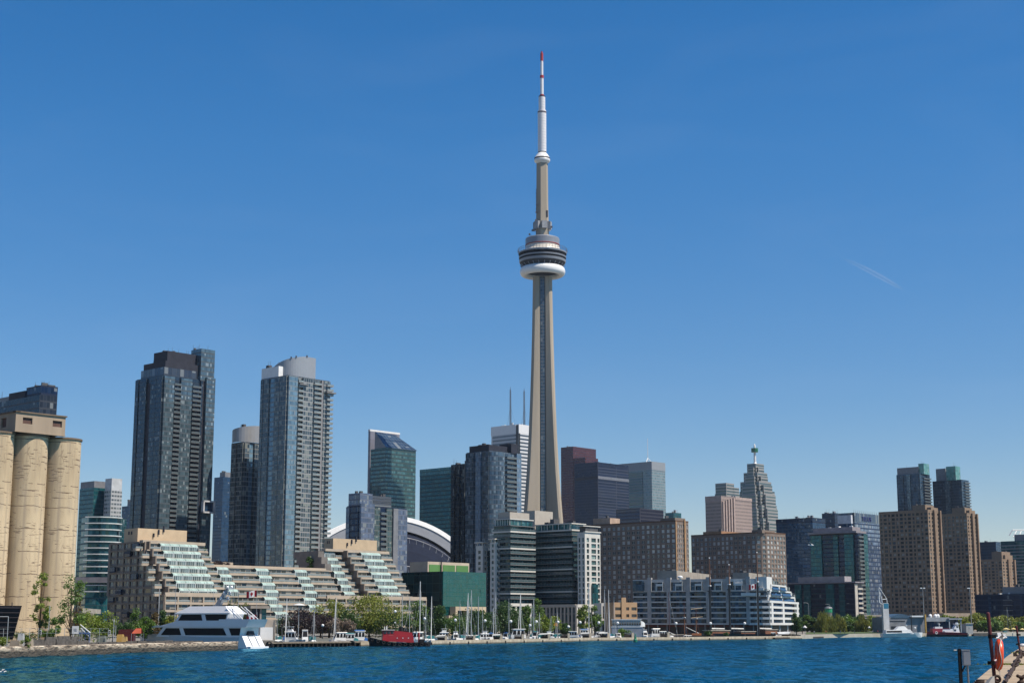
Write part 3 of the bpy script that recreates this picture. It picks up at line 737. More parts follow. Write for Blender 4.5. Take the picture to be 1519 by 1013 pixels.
    # upper shaft, hexagonal
    mb = MB(); hx = lambda r, py: [(cx + s_(r, py) * math.cos(R(60 * k + 14)), Y + s_(r, py) * math.sin(R(60 * k + 14)), K(py)) for k in range(6)]
    mb.loft([hx(10.2, 350), hx(9.0, 300), hx(8.7, 239)], 0); mb.build('upper_shaft', [shaft], t)
    mb = MB()
    for k in range(6):
        a = R(60 * k + 44); r = s_(11.0, 338); mb.box((cx + r * math.cos(a), Y + r * math.sin(a), K(341)), 3.0, 5.2, K(330) - K(341), a, 0)
    mb.build('equipment_collar', [plain('collar_grey', (.30, .31, .33), .5)], t)
    mb = MB()
    for px, py, ln in ((790.5, 343, 2.6), (785.5, 349, 1.6), (796, 316, 2), (795.5, 328, 2.5), (797, 305, 1.5), (818, 338, 2.2)):
        mb = MB(); q = P(px, py, Y - 4); mb.box((q.x, q.y, q.z), ln, 1.4, 1.6, 0, 0); mb.tube(q, (cx, Y, q.z - 1), .15, .15, 4); mb.build('antenna', [plain('dark_steel', (.10, .10, .11), .5)], t)
    mb = MB(); q0, q1 = P(795.4, 316, Y - 3), P(795.4, 281, Y - 3); mb.tube(q0, q1, .2, .2, 5)
    for k in range(7): z = q0.z + (q1.z - q0.z) * k / 6; mb.tube((q0.x - .9, Y - 3, z), (cx, Y, z), .12, .12, 4)
    mb.build('antenna_ladder', [plain('dark_steel', ())], t)
    mb = MB(); a = R(-84); r = s_(8.9, 320); mb.box((cx + 4.4, Y - 4.4, K(324)), 1.6, .5, K(314) - K(324), R(20), 0); mb.build('service_door', [darkmetal], t)
    lat('upper_pod', [(8.0, 241), (9, 239.5), (11.3, 237.0), (11.8, 235.5), (11.8, 233.8), (11.6, 233.4), (11.6, 231.4), (7.5, 226.4), (6.2, 225.6)], [whitep, dk], ms=[0, 0, 0, 0, 0, 1, 0, 0], n=48)
    red = plain('antenna_red', (.45, .03, .03), .4); wa = plain('antenna_white', (.80, .79, .80), .4, .05); dkr = plain('antenna_dark', (.06, .02, .025), .5)
    def seg(nm, pr, m): 
        mb = MB(); mb.lathe(c, [(s_(r, py), K(py)) for r, py in pr], 20); mb.build(nm, [m], t, smooth=False)
    p1 = []
    for k in range(15): y = 226 - k * 4.1; p1 += [(6.3, y), (6.3, y - 3.6), (6.0, y - 3.65), (6.0, y - 4.05)]
    seg('antenna_section', p1, wa)
    seg('antenna_collar', [(6.6, 168.2), (6.6, 166.6), (5, 166.4)], dkr); seg('antenna_band', [(5.6, 166.6), (5.6, 164.6), (4.7, 164.5)], red)
    p1 = []
    for k in range(5): y = 164.6 - k * 4.0; p1 += [(4.9, y), (4.9, y - 3.5), (4.6, y - 3.55), (4.6, y - 3.95)]
    seg('antenna_section', p1, wa); seg('antenna_collar', [(4.9, 144.6), (4.9, 143.2), (2.5, 143.1)], dkr); seg('antenna_band', [(3.0, 143.2), (3.0, 140.8), (2.4, 140.7)], red)
    seg('antenna_section', [(2.5, 140.8), (2.5, 116.5)], wa); seg('antenna_collar', [(2.9, 116.5), (2.9, 112.5), (2.2, 112.4)], red)
    seg('antenna_section', [(2.1, 112.4), (2.1, 93), (1.7, 91)], wa); seg('antenna_tip', [(2.2, 91), (2.1, 79.5), (1.2, 79), (1.2, 77), (0, 76.5)], red)
observation_tower()

# ------------------------------------------------------------------ downtown, right of the tower
def simple_tower(name, label, args, mat, roof=None, top=None, n=4, hmax=4, mast=2, group=None, **kw):
    b = Block(*args, **kw); t = thing(name, label, 'tower', b.mid, group)
    mb = MB(); mb.prism(b.poly, b.z0, b.z1, 0, 1)
    if top: mb.prism(b.inset(-.004, 1.004, -.004, 1.004), b.z1 - top[0], b.z1 + .4, 2, 1)
    mb.build('curtain_wall', [mat, rooftar, top[1] if top else mat], t)
    if n: roofstuff(t, b, n, hmax, mast)
    return t, b
redg = facade('red_granite', (.035, .018, .026), (.085, .030, .036), 3.0, 3.9, .42, .45, var=.6, blind=.05, blindc=(.16, .08, .08))
t, b = simple_tower('office_tower', 'dark red granite skyscraper with stepped corners just right of the observation tower', (832, 850, 884, 662, 2300), redg, hmax=3, mast=1)
q = Block(838, 868, 887, 664, 2285); mb = MB(); mb.prism(q.poly, 2, q.z1 - 14, 0, 1); mb.build('stepped_bay', [redg, rooftar], t)
blk = facade('black_steel_grid', (.008, .014, .032), (.016, .022, .044), 1.5, 3.9, .30, .34, var=.7, blind=.05, blindc=(.05, .06, .085), refl=1.42)
blk2 = facade('black_steel_lines', (.010, .015, .034), (.06, .066, .09), 40, 3.9, .02, .28, var=.5, blind=0, refl=1.42)
t, b = simple_tower('office_tower', 'boxy black skyscraper with thin horizontal lines in front of the red one', (852, 886, 932, 685, 2100), blk, n=2, hmax=3, mast=0)
mb = MB(); mb.fbox(b.rf, .3, b.rf.L - .3, 2, b.z1 - 5, 0, .6, 0, 1)
zb = zt(710, 2100); mb.fbox(b.rf, .2, b.rf.L - .2, zb, zb + 4, .6, 1.1, 2); mb.fbox(b.lf, .2, b.lf.L - .2, zb, zb + 3.5, 0, .5, 3)
mb.build('lined_front', [blk2, rooftar, plain('pale_steel', (.17, .18, .21), .4), darkmetal], t)
pg = facade('pale_green_glass', (.13, .20, .22), (.24, .27, .29), 1.5, 4.0, .05, .40, var=.5, blind=.1, blindc=(.3, .36, .36), refl=1.9)
pgs = facade('striped_green_glass', (.05, .085, .09), (.20, .225, .24), 300, 4.0, .0, .48, var=.7, blind=.0, refl=1.8)
stl = plain('stainless_panel', (.26, .285, .31), .4, .06)
t, b = simple_tower('office_tower', 'pale green grey glass skyscraper with a thin white mast behind the black one', (916, 966.5, 986.5, 684.5, 2250), pg, top=(12, stl), n=3, hmax=2, mast=0)
mb = MB(); mb.fbox(b.lf, 0, b.lf.L * .74, 2, b.z1 - 14, 0, .8, 0); mb.build('striped_side', [pgs], t)
p = P(961, 684, 2285); zt_ = zt(650, 2285); mb = MB(); mb.tube((p.x, p.y, b.z1), (p.x, p.y, zt_), .45, .25, 6)
for a in range(3): mb.tube((p.x, p.y, b.z1 + 9), (p.x + 8 * math.cos(a * 2.1), p.y + 8 * math.sin(a * 2.1), b.z1), .35, .35, 4)
mb.build('roof_mast', [whitepaint], t)
simple_tower('office_tower', 'low dark office block with a flat roof behind the brown brick slab', (914, 949, 984, 753.5, 1700), facade('dark_band_office', (.022, .026, .045), (.05, .05, .065), 60, 3.8, .02, .4, var=.5, refl=1.6), n=2, hmax=2, mast=0)
simple_tower('office_tower', 'small teal glass block peeking over the right end of the brown brick slab', (987, 999, 1010.5, 760, 1800), gt, n=3, hmax=4)

def brick_slab(label, args, ncl, ncr, nr, rnd=False, ph=()):
    b = Block(*args); t = thing('apartment_building', label, 'apartment building', b.mid, 'long brown brick apartment slabs')
    fh = 3.02; zs = [(b.z1 - 1.3 - fh * (k + 1) + .62, b.z1 - 1.3 - fh * (k + 1) + 2.62) for k in range(nr)][::-1]
    mb = MB(); wins = []
    if not rnd:
        punch(mb, b.lf, even(b.lf.L, ncl, .58), zs, 2, b.z1, .28, wins); punch(mb, b.rf, even(b.rf.L, ncr, .5), zs, 2, b.z1, .28, wins)
        mb.prism(b.poly, 2, b.z1, 0, 1, skip=(0, 3))
        faces = [b.lf, b.rf]
    else:                                        # rounded corner: three facets
        rr = 9.0; pts = [b.lf.at(b.lf.L - rr), ]
        cc = (b.C[0] + (b.DL[0] + b.DR[0]) * rr, b.C[1] + (b.DL[1] + b.DR[1]) * rr)
        for k in range(1, 4):
            a = math.pi / 2 * k / 4; nl, nr_ = b.lf.n, b.rf.n
            pts.append((cc[0] + rr * (nl[0] * math.cos(a) + nr_[0] * math.sin(a)), cc[1] + rr * (nl[1] * math.cos(a) + nr_[1] * math.sin(a))))
        pts.append(b.rf.at(rr))
        poly = [b.Lp] + pts + [b.Rp, b.Bp]; fcs = poly_faces(poly, 2); faces = fcs[:-2]
        for i, fc in enumerate(faces):
            nn = ncl if i == 0 else (ncr if i == len(faces) - 1 else 1)
            punch(mb, fc, even(fc.L, nn, .58), zs, 2, b.z1, .28, wins)
        mb.prism(poly, 2, b.z1, 0, 1, skip=tuple(range(len(faces))))
    for fc in faces: mb.fbox(fc, -.05, fc.L + .05, b.z1, b.z1 + .7, -.4, .12, 2)
    mb.build('brick_wall', [brick if not rnd else brick, rooftar, plain('brown_parapet', (.14, .08, .05), .8)], t)
    wins.sort(key=lambda w_: -w_.v[0][2] + (0 if w_.v[0][0] > b.C[0] - 40 else 6)); emit(t, 'window', wins, [winpale, plain('white_window_frame', (.66, .65, .63), .5, .05)])
    for (x0, x1, y0, y1, hh, m) in ph: pent(t, b.inset(x0, x1, y0, y1), b.z1, b.z1 + hh, [m, rooftar], n=2, mast=2)
    return t, b
t, b = brick_slab('long brown brick apartment slab directly right of the white balconied condo', (872, 1002, 1021, 773, 950), 18, 6, 20,
           ph=((.1, .9, .02, .18, 2.4, brick), (.15, .9, .76, .96, 4.6, plain('peach_box', (.50, .36, .27), .8))))
mb = MB(); mb.fbox(b.rf, b.rf.L * .62, b.rf.L * .70, 2, b.z1 + 1.5, 0, .8, 0); mb.fbox(b.rf, 0, .9, 2, b.z1, 0, .15, 0); mb.build('corner_pier', [plain('ochre_brick', (.42, .25, .13), .85)], t)
brick_slab('brown brick apartment slab with a rounded right corner behind the white terraced building', (1025, 1131, 1165, 790, 1000), 14, 5, 17, True,
           ph=((.1, .95, .60, .86, 2.6, plain('orange_box', (.38, .21, .12), .8)), (.05, .6, .02, .16, 2.0, brick)))

pink = facade('pink_stone', (.10, .085, .085), (.40, .31, .275), 1.6, 3.8, .55, .5, var=.4, blind=.2, blindc=(.22, .19, .18), refl=1.5)
t, b = simple_tower('office_tower', 'pink stone office block with vertical ribs beside the spired skyscraper', (1046, 1070, 1115, 735, 1700), pink, n=3, hmax=3, mast=0)
mb = MB()
for k in range(5): mb.fbox(b.rf, b.rf.L * (.02 + .085 * k), b.rf.L * (.06 + .085 * k), 2, b.z1 + (-6 + k * 1.2), 0, 1.6, 0, 0)
mb.fbox(b.lf, 0, b.lf.L, b.z1 - 6, b.z1 + .2, 0, .3, 0); mb.fbox(b.rf, b.rf.L * .45, b.rf.L, b.z1 - 3, b.z1 + .2, 0, .3, 0)
mb.build('stone_rib', [plain('pink_rib', (.42, .33, .30), .8)], t)

band = facade('stone_glass_bands', (.06, .085, .085), (.33, .32, .31), 60, 4.0, .015, .50, var=.8, blind=.0, refl=1.7)
def spired():
    Y = 1950
    lv = [(1108, 1121, 1133, 687), (1103, 1123.5, 1138, 700), (1098, 1126, 1144, 713), (1097, 1128, 1149, 727), (1096, 1130, 1152, 748), (1095, 1132, 1155, 768)]
    bs = [Block(*a, Y - 3 * i) for i, a in enumerate(lv)]
    t = thing('office_tower', 'stepped grey skyscraper topped by a white spire with a green band', 'tower', bs[3].mid)
    mb = MB()
    for i, b in enumerate(bs):
        zlo = bs[i + 1].z1 - 2 if i < 5 else 2
        for (x0, x1, y0, y1, dz) in ((0, 1, 0, 1, 0), (-.16, .35, .12, .8, -5), (.15, .85, -.14, .3, -5)):
            mb.prism(b.inset(x0, x1, y0, y1), zlo if dz == 0 else zlo - 3, b.z1 + dz, 0, 1)
    mb.build('stepped_walls', [band, greymetal], t)
    p = P(1120, 687, Y + 10); k = mpp(Y); z0 = bs[0].z1
    mb = MB(); mb.lathe((p.x, p.y, 0), [(3.4 * k, z0), (2.0 * k, z0 + 2), (1.7 * k, zt(668, Y)), (1.5 * k, zt(662, Y)), (1.3 * k, zt(659, Y)), (.7 * k, zt(657, Y)), (0, zt(656.5, Y))], 12); mb.build('spire', [whitepaint], t)
    mb = MB(); mb.lathe((p.x, p.y, 0), [(1.5 * k, zt(669.5, Y)), (5.2 * k, zt(669.3, Y)), (5.2 * k, zt(663.5, Y)), (1.5 * k, zt(663.3, Y))], 12); mb.build('spire_band', [plain('green_sign', (.01, .14, .075), .4)], t)
    b = Block(1060, 1077, 1098, 718, 2050)
    t = thing('office_tower', 'banded stone tower with a chamfered top peeking up behind the pink office block', 'tower', b.mid)
    mb = MB(); mb.prism(b.poly, 2, b.z1 - 12, 0, 1); mb.prism(b.inset(.05, .6, .05, 1), b.z1 - 12, b.z1 + 2, 0, 1); mb.prism(b.inset(.55, .95, .05, .9), b.z1 - 12, b.z1 - 3, 0, 1); mb.build('banded_wall', [band, greymetal], t)
spired()

# ------------------------------------------------------------------ right side
t, b = simple_tower('office_tower', 'plain blue glass office block just left of the teal condo with a curved roof', (1151, 1205, 1224, 768, 1400), gb, top=(4, facade('glass_navy', 0, 0)), n=6, hmax=4, mast=6)
def teal_condo():
    b = Block(1201, 1272, 1285, 790, 1210)
    gl1 = facade('glass_teal_bright', (.008, .085, .10), (.02, .08, .09), 1.5, 3.1, .06, .16, .0, var=.8, blind=.1, blindc=(.06, .22, .22), refl=1.6)
    t = condo('condo_tower', 'teal glass condo with a curved grey roof slab in front of the lettered office tower', 'tower', b,
              [gn, rooftar, gl1, gt, slabg], [(.03, .26, 'bay', 1.4, 2, 1), (.27, .48, 'band', .7, 3), (.5, .6, 'bay', 1, 3, 1), (.74, .92, 'bay', 1.6, 2, 1)],
              [(.0, .5, 'balc', 1.5), (.55, 1, 'bay', 1.0, 3)], 3.1)
    mb = MB(); n = 20; pts = [b.lf.at(b.lf.L * k / n, 2.0 + 5 * math.sin(math.pi * k / n)) for k in range(n + 1)]
    poly = pts + [b.Rp, b.Bp, b.Lp]; mb.prism(poly, b.z1, b.z1 + 1.6, 0, 0, bottom=True)
    mb.prism(b.inset(.1, 1, .12, .95), b.z1 + 1.6, b.z1 + 5.0, 0, 0); clutter(mb, b.inset(.1, 1, .12, .95), b.z1 + 5, 3, 1.2, 1)
    mb.build('roof_slab', [plain('mauve_roof', (.27, .25, .27), .7), whitepaint], t)
    b = Block(1170, 1267, 1278, 864, 1050)
    t = condo('office_block', 'low dark teal glass block with a flat pale roof box behind the park trees', 'building', b,
              [gn, rooftar, gl1, gt, plain('cream_pier', (.50, .46, .40), .8)], [(.1, .2, 'bay', .8, 2), (.24, .34, 'bay', .8, 3), (.36, .56, 'band', .7, 3), (.58, .7, 'bay', .8, 2), (.78, .86, 'bay', .8, 3), (.0, 1, 'band', .35, 0)],
              [(.0, .35, 'bay', .5, 4), (.4, 1.0, 'band', .8, 4, 1.2)], 3.2)
    pent(t, b.inset(0, .9, .14, .85), b.z1, b.z1 + 4.5, [plain('pale_mauve_panel', (.36, .33, .34), .7), rooftar])
    mb = MB(); mb.prism(b.inset(-.1, 1.1, -.03, 1.02), b.z1 - .01, b.z1 + .8, 0, 0, bottom=True); mb.build('roof_slab', [plain('mauve_roof', ())], t)
teal_condo()
def sign_tower():
    b = Block(1244, 1267, 1306, 760, 1500)
    gs = facade('glass_silver_bands', (.09, .12, .17), (.03, .05, .10), 1.6, 4.0, .04, .34, var=.9, blind=.15, blindc=(.42, .44, .46), refl=2.2, jit=.05)
    t = thing('office_tower', 'banded glass office tower with dark blue letters across its top', 'tower', b.mid)
    mb = MB(); mb.prism(b.poly, 2, b.z1 - 9, 0, 1); mb.prism(b.inset(.0, 1, 0, .98), b.z1 - 9, b.z1, 2, 1)
    for k in range(15):
        for fc in (b.rf,): mb.tube((*fc.at(fc.L * k / 14, -.3), b.z1), (*fc.at(fc.L * k / 14, -.3), b.z1 + 2.6), .18, .12, 4, 3)
    mb.build('curtain_wall', [gs, rooftar, facade('crown_dark_glass', (.05, .07, .10), (.10, .13, .17), 2.4, 9, .06, .06, var=.4), greymetal], t)
    w_ = Block(1242, 1262, 1268, 760.5, 1480, tr=3); mb = MB(); mb.prism(w_.poly, zt(776, 1480), w_.z1 - 2, 0, 1, bottom=True); mb.prism(w_.inset(.05, .95, .02, .98), 2, zt(776, 1480), 2, 1); mb.build('crown_screen', [plain('pale_screen', (.55, .56, .60), .4), rooftar, gb], t)
    fc = b.rf
    cu = bpy.data.curves.new('sign_letters', 'FONT'); cu.body = 'TELUS'; cu.size = 6.0; cu.extrude = .15; cu.align_x = 'CENTER'
    o = bpy.data.objects.new('tmp', cu); COL.objects.link(o)
    me = bpy.data.meshes.new_from_object(o.evaluated_get(bpy.context.evaluated_depsgraph_get())); bpy.data.objects.remove(o)
    p = fc.at(fc.L * .45, .35); d, n = Vector((*fc.d, 0)), Vector((*fc.n, 0))
    M4 = Matrix(((d.x, 0, n.x, p[0]), (d.y, 0, n.y, p[1]), (0, 1, 0, b.z1 - 7.2), (0, 0, 0, 1)))
    me.transform(Matrix.Translation(-WL[t.name]) @ M4 @ Matrix.Diagonal((1.1, 1, 1, 1)))
    me.materials.append(plain('sign_blue', (.015, .02, .16), .4)); so_ = bpy.data.objects.new('sign_letters', me); COL.objects.link(so_); so_.parent = t
    simple_tower('office_tower', 'dark navy block standing left of the lettered office tower', (1219, 1238, 1246, 760.5, 1560), gn, n=4, hmax=2, mast=5)
sign_tower()

def brick_tower(label, args, ncl, ncr, nr, box, group='matching brown brick apartment towers', fh=2.95, ph=(0, 0, 0, 0, 0)):
    b = Block(*args); t = thing('apartment_tower', label, 'tower', b.mid, group)
    zs = [(b.z1 - .8 - fh * (k + 1) + .5, b.z1 - .8 - fh * (k + 1) + 2.4) for k in range(nr)][::-1]
    mb = MB(); wins = []; us = []
    wd = b.lf.L / ncl
    for k in range(ncl):                          # wide and narrow openings alternate
        f = .74 if k % 2 else .46; us.append((k * wd + wd * (1 - f) / 2, k * wd + wd * (1 + f) / 2))
    punch(mb, b.lf, us, zs, 2, b.z1, .55, wins)
    us = even(b.rf.L, ncr, .44)
    punch(mb, b.rf, us, zs, 2, b.z1, .35, wins)
    for f in (.42, .92): mb.fbox(b.rf, b.rf.L * f, b.rf.L * (f + .10), 2, b.z1 + .8, 0, 1.6, 2, 1)
    mb.prism(b.poly, 2, b.z1, 0, 1, skip=(0, 3))
    for fc in (b.lf, b.rf): mb.fbox(fc, -.05, fc.L + .05, b.z1, b.z1 + .8, -.4, .1, 0)
    mb.build('brick_wall', [beigebrick, rooftar, plain('pier_brick', (.26, .18, .125), .85)], t)  # projecting piers use a slightly deeper brick
    wins.sort(key=lambda w_: -w_.v[0][2]); emit(t, 'window', wins, [winglass, winframed])
    pent(t, b.inset(*box[:4]), b.z1, b.z1 + box[4], [beigebrick, rooftar], n=3, mast=3)
    pent(t, b.inset(.3, .9, .0, .12), b.z1, b.z1 + box[4] * .6, [beigebrick, rooftar], 'stair_head')
brick_tower('nearer brown brick apartment tower on the right with rows of small windows', (1303.5, 1376, 1393, 757, 1150), 12, 4, 26, (.15, .9, .08, .34, 4.6))
brick_tower('second brown brick apartment tower, partly behind the nearer one', (1387, 1434, 1448, 762, 1260), 8, 4, 26, (.15, .9, .1, .5, 5.5))
brick_tower('short brown brick apartment block with a stair tower at the right edge', (1453, 1486, 1504, 830, 1480), 6, 4, 14, (.2, .9, .1, .55, 8), group=None)

gbt = facade('glass_steel_blue', (.016, .036, .062), (.05, .07, .09), 1.6, 3.2, .05, .2, .0, var=.7, blind=.08, blindc=(.15, .2, .24), refl=1.6)
def far_twin(label, g_, bx1, bx2, glassmat):
    b = Block(*g_); t = condo('condo_tower', label, 'tower', b, [glassmat, rooftar, gdb, gb, slabg], [(.1, .3, 'bay', 1.0, 0), (.45, .6, 'bay', 1.0, 2), (.7, .95, 'bay', 1, 0)], [(.3, 1.0, 'balc', 1.8)], 3.2, 'dark glass towers with green tops')
    for q, m, nm in ((bx1, greymetal, 'penthouse'), (bx2, facade('glass_mint', (.10, .26, .24), (.16, .30, .28), 2.2, 3, .04, .04, var=.4, refl=1.7), 'roof_lantern')):
        k = Block(*q[:5], tl=q[5], tr=q[6]); pent(t, k.poly, b.z1 - .5, k.z1, [m, rooftar], nm, mast=2)
far_twin('left of two dark glass towers with mint green roof boxes behind the brown brick towers', (1329.5, 1364, 1379, 702, 1700), (1331, 1362, 1364, 692, 1705, 26, 10), (1362, 1370, 1378, 687, 1702, None, None), gbt)
far_twin('right one of two dark glass towers with mint green boxes behind the brick towers', (1383, 1426, 1437, 711, 1720), (1388, 1402, 1405, 694.5, 1735, None, 10), (1403, 1417, 1424, 691, 1722, None, None), gbt)
simple_tower('office_tower', 'grey blue glass block standing behind the short brick block at the right edge', (1451, 1477, 1484, 803, 1750), gb, n=3, hmax=2)
def right_condo():
    b = Block(1484, 1532, 1560, 801, 1550)
    t = condo('condo_tower', 'teal stepped condo cut off by the right edge with a white roof frame', 'tower', b, [gt, rooftar, gdb, gt, slabg], [(.0, 1, 'band', 1.0, 4, .9), (.3, .5, 'bay', .8, 0)], [], 3.2)
    pent(t, b.inset(.1, .9, .1, .62), b.z1, b.z1 + 6.5, [greymetal, rooftar], n=5)
    mb = MB(); q = [P(1497, 794, 1565), P(1502, 786, 1565), P(1521, 786, 1565)]; mb.path(q, .6, 6); mb.path([P(1503, 796, 1565), P(1508, 787, 1570)], .5, 6); mb.path([P(1511, 796, 1565), P(1515, 787, 1570)], .5, 6); mb.build('roof_frame', [whitepaint], t)
    b = Block(1446, 1548, 1580, 880, 1080)
    t = condo('office_block', 'low dark navy glass building behind the trees at the right edge', 'building', b, [gn, rooftar, gb, gn, slabg], [(.20, .235, 'bay', .6, 2), (.42, .55, 'band', 1.2, 4, .4), (.66, .69, 'bay', .5, 2), (.12, .2, 'bay', .4, 4, 22)], [], 3.6)
    pent(t, b.inset(.1, .9, .2, .62), b.z1 - .5, b.z1 + 5, [slabg, rooftar], n=4); roofstuff(t, b, 8, 1.4, 0, [whitepaint])
right_condo()
# ------------------------------------------------------------------ stepped terrace building
def terrace():
    Y0 = 540.0; C = (uy(243, 905) * Y0, Y0); th = R(ANG); DR = (math.sin(th), math.cos(th)); DL = (-DR[1], DR[0])
    z0 = 3.0; fh = 2.66; fr = Face(C, DR, 126.0, z0)
    ttl = thing('terrace_building', 'long beige stepped apartment building with mint glass awnings on its terraces behind the white yacht', 'apartment building', (C[0] + 25, C[1] + 60, 2))
    beige = plain('terrace_beige', (.45, .375, .295), .85, .10); wallb = plain('terrace_beige_shaded', (.25, .20, .16), .85, .12)  # second tone is the beige darkened for shaded side walls
    glz = facade('terrace_glazing', (.045, .055, .06), (.36, .31, .26), 2.4, 2.66, .12, .12, .0, var=1, blind=.3, blindc=(.42, .40, .36))
    mint = facade('mint_awning', (.32, .43, .385), (.56, .60, .58), 1.0, 40, .10, .0, var=.35, blind=0, refl=1.5, rough=.3)
    mintg = facade('solarium_glass', (.10, .14, .15), (.60, .63, .62), .9, 40, .14, .0, var=1.0, blind=.45, blindc=(.50, .56, .55), refl=1.6)
    whitef = plain('solarium_white', (.70, .71, .70), .5, .04)
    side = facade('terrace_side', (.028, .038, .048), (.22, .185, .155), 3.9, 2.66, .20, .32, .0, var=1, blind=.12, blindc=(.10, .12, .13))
    body = MB(); bal = []; sol = []; hedge = []
    def u_at(px, py, dd):
        p = fr.at(0, dd); return solve(p, DR, px, py)
    def floor(k, u0, u1, sb, back, west=True, top=False, mside=2):
        """one storey: window wall at the setback sb"""
        z = z0 + fh * k; a, b = fr.at(u0, -sb), fr.at(u1, -sb)
        bl = lambda p: (p[0] + DL[0] * back, p[1] + DL[1] * back)
        body.face([(*a, z), (*b, z), (*b, z + fh), (*a, z + fh)], 1, [(u0, z - z0), (u1, z - z0), (u1, z - z0 + fh), (u0, z - z0 + fh)])
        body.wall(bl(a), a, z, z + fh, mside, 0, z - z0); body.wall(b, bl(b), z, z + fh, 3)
        body.face([(*a, z + fh), (*b, z + fh), (*bl(b), z + fh), (*bl(a), z + fh)], 0)
        f2 = fr.shift(-sb)
        body.fbox(f2, u0, u1, z + fh - .42, z + fh + .002, .0, .35, 0)      # slab edge over the windows
    def balc(k, u0, u1, sb, dep):
        z = z0 + fh * k; f2 = fr.shift(-sb); m = MB()
        m.fbox(f2, u0, u1, z - .45, z + .42, dep - .22, dep, 0); m.fbox(f2, u0, u1, z - .45, z - .2, .0, dep - .22, 0)
        m.fbox(f2, u0, u0 + .2, z - .45, z + .42, 0, dep - .22, 0); m.fbox(f2, u1 - .2, u1, z - .45, z + .42, 0, dep - .22, 0)
        m.fbox(f2, u0 + .1, u1 - .1, z + .5, z + .98, dep - .16, dep - .1, 1); m.fbox(f2, u0, u1, z + .98, z + 1.05, dep - .18, dep - .08, 2)
        bal.append(m)
    def solarium(k, u0, u1, sb, dep):
        z = z0 + fh * k; f2 = fr.shift(-sb); m = MB(); n = 5
        pf = [(dep, z - .45), (dep, z + 1.5)] + [(dep * math.cos(R(90) * j / n) ** .9 if j < n else .02, z + 1.5 + (fh - 1.6) * math.sin(R(90) * j / n)) for j in range(1, n + 1)]
        mm = [3, 0, 0, 0, 0, 0]; bays = max(1, round((u1 - u0) / 4.4)); bw = (u1 - u0) / bays
        for q in range(bays):
            a, b = u0 + q * bw, u0 + (q + 1) * bw - .12
            for i in range(len(pf) - 1):
                (d0, za), (d1, zb_) = pf[i], pf[i + 1]
                m.face([(*f2.at(a, d0), za), (*f2.at(b, d0), za), (*f2.at(b, d1), zb_), (*f2.at(a, d1), zb_)], 1 if i == 0 else 0,
                       [(a, za - z), (b, za - z), (b, zb_ - z), (a, zb_ - z)])
            m.fbox(f2, a - .12, a + .06, z - .45, z + 1.55, dep - .05, dep + .06, 2)
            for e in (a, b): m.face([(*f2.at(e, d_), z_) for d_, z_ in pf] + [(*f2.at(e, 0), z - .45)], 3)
        m.fbox(f2, u0, u1, z + 1.43, z + 1.55, dep - .02, dep + .09, 2)
        sol.append(m)
    ST = 2.05
    # left block ----------------------------------------------------------
    uL = u_at(196, 806, -7 * ST); uLe = u_at(303, 822, -7 * ST); uW = u_at(214, 806, -7 * ST)
    for k in range(0, 5): floor(k, 0, 27 if k > 0 else 27, 0, 34)
    for k in range(5, 12):
        sb = ST * (k - 4); k2 = (k - 5) // 2
        ex = 0
        floor(k, uW + 1.2, uLe, sb, 30 - sb)
        floor(k, 0.0, uW + 1.2, ST * (2 * k2 + 1) + 1.6, 34 - (ST * (2 * k2 + 1)))
        balc(k, .2, uW - 3.2, ST * (2 * k2 + 1) + 1.6, 1.5)
        balc(k, uW + 1.2, uW + 5.6, sb, ST); solarium(k, uW + 5.7, uLe - 4.2, sb, ST - .15); balc(k, uLe - 4.1, uLe, sb, ST)
        if random.random() < .6: hedge.append((k, uLe - .9, sb, ST))
    # middle block ---------------------------------------------------------
    um0 = uLe; um1 = u_at(470, 850, -4 * ST); off = 0.0
    for k in range(1, 9):
        sb = ST * (k - 4); u1 = um1
        floor(k, um0 if k > 4 else um0 + (0 if k > 2 else 4), um1 + 6, sb, 32 - sb)
        per = 18.5; x = um0 + .3 + (4 - k) * .9
        if k >= 5: solarium(k, um0 + .1, um0 + 5.2, sb, ST - .15); x = um0 + 5.4
        i = 0
        x += 0 if k >= 5 else 3.0
        while x < um1 + 4:
            b1 = min(x + 12.3, um1 + 5.5); 
            if b1 - x > 2: balc(k, x, b1, sb, ST)
            s1 = min(b1 + 6.0, um1 + 5.8)
            if s1 - b1 > 3: solarium(k, b1 + .1, s1, sb, ST - .15)
            x = s1 + .2
    f2 = fr.shift(-5 * ST); zt_ = z0 + fh * 9
    body.fbox(f2, um0, um1 + 6, zt_, zt_ + .8, .0, .4, 0)
    body.fbox(f2, um0 + 1, um0 + 12, zt_ + .001, zt_ + 1.9, -3, -2.6, 0)
    # right block ----------------------------------------------------------
    ur0 = u_at(483, 822, -7 * ST); ur1 = u_at(577, 822, -7 * ST); uc = u_at(511, 822, -7 * ST)
    for k in range(0, 5): floor(k, um1 - 10 if k > 1 else um1 - 2, 126, 0 if k > 0 else 0, 34)
    for k in range(5, 12):
        sb = ST * (k - 4)
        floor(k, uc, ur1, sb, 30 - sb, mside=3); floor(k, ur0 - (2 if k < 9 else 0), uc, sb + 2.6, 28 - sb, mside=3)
        if k < 11 or True:
            solarium(k, ur0 + .1, ur0 + 5.5, sb + 2.6, ST - .15); balc(k, ur0 + 5.6, uc - .2, sb + 2.6, ST)
            balc(k, uc + .1, uc + 7.2, sb, ST); solarium(k, uc + 7.4, ur1 - 6.2, sb, ST - .15); balc(k, ur1 - 6.1, ur1, sb, ST)
        if random.random() < .5: hedge.append((k, uc - .9, sb + 2.6, ST))
    # grey side wall between the middle and the right block
    for k in (9, 10, 11):
        f2 = fr.shift(-ST * (k - 4) - 4.0); z = z0 + fh * k; body.fbox(f2, ur0 - 3 - .01 * k, ur0 - .02, z, z + fh - .3 * (k == 11), -12, 3.2, 4)
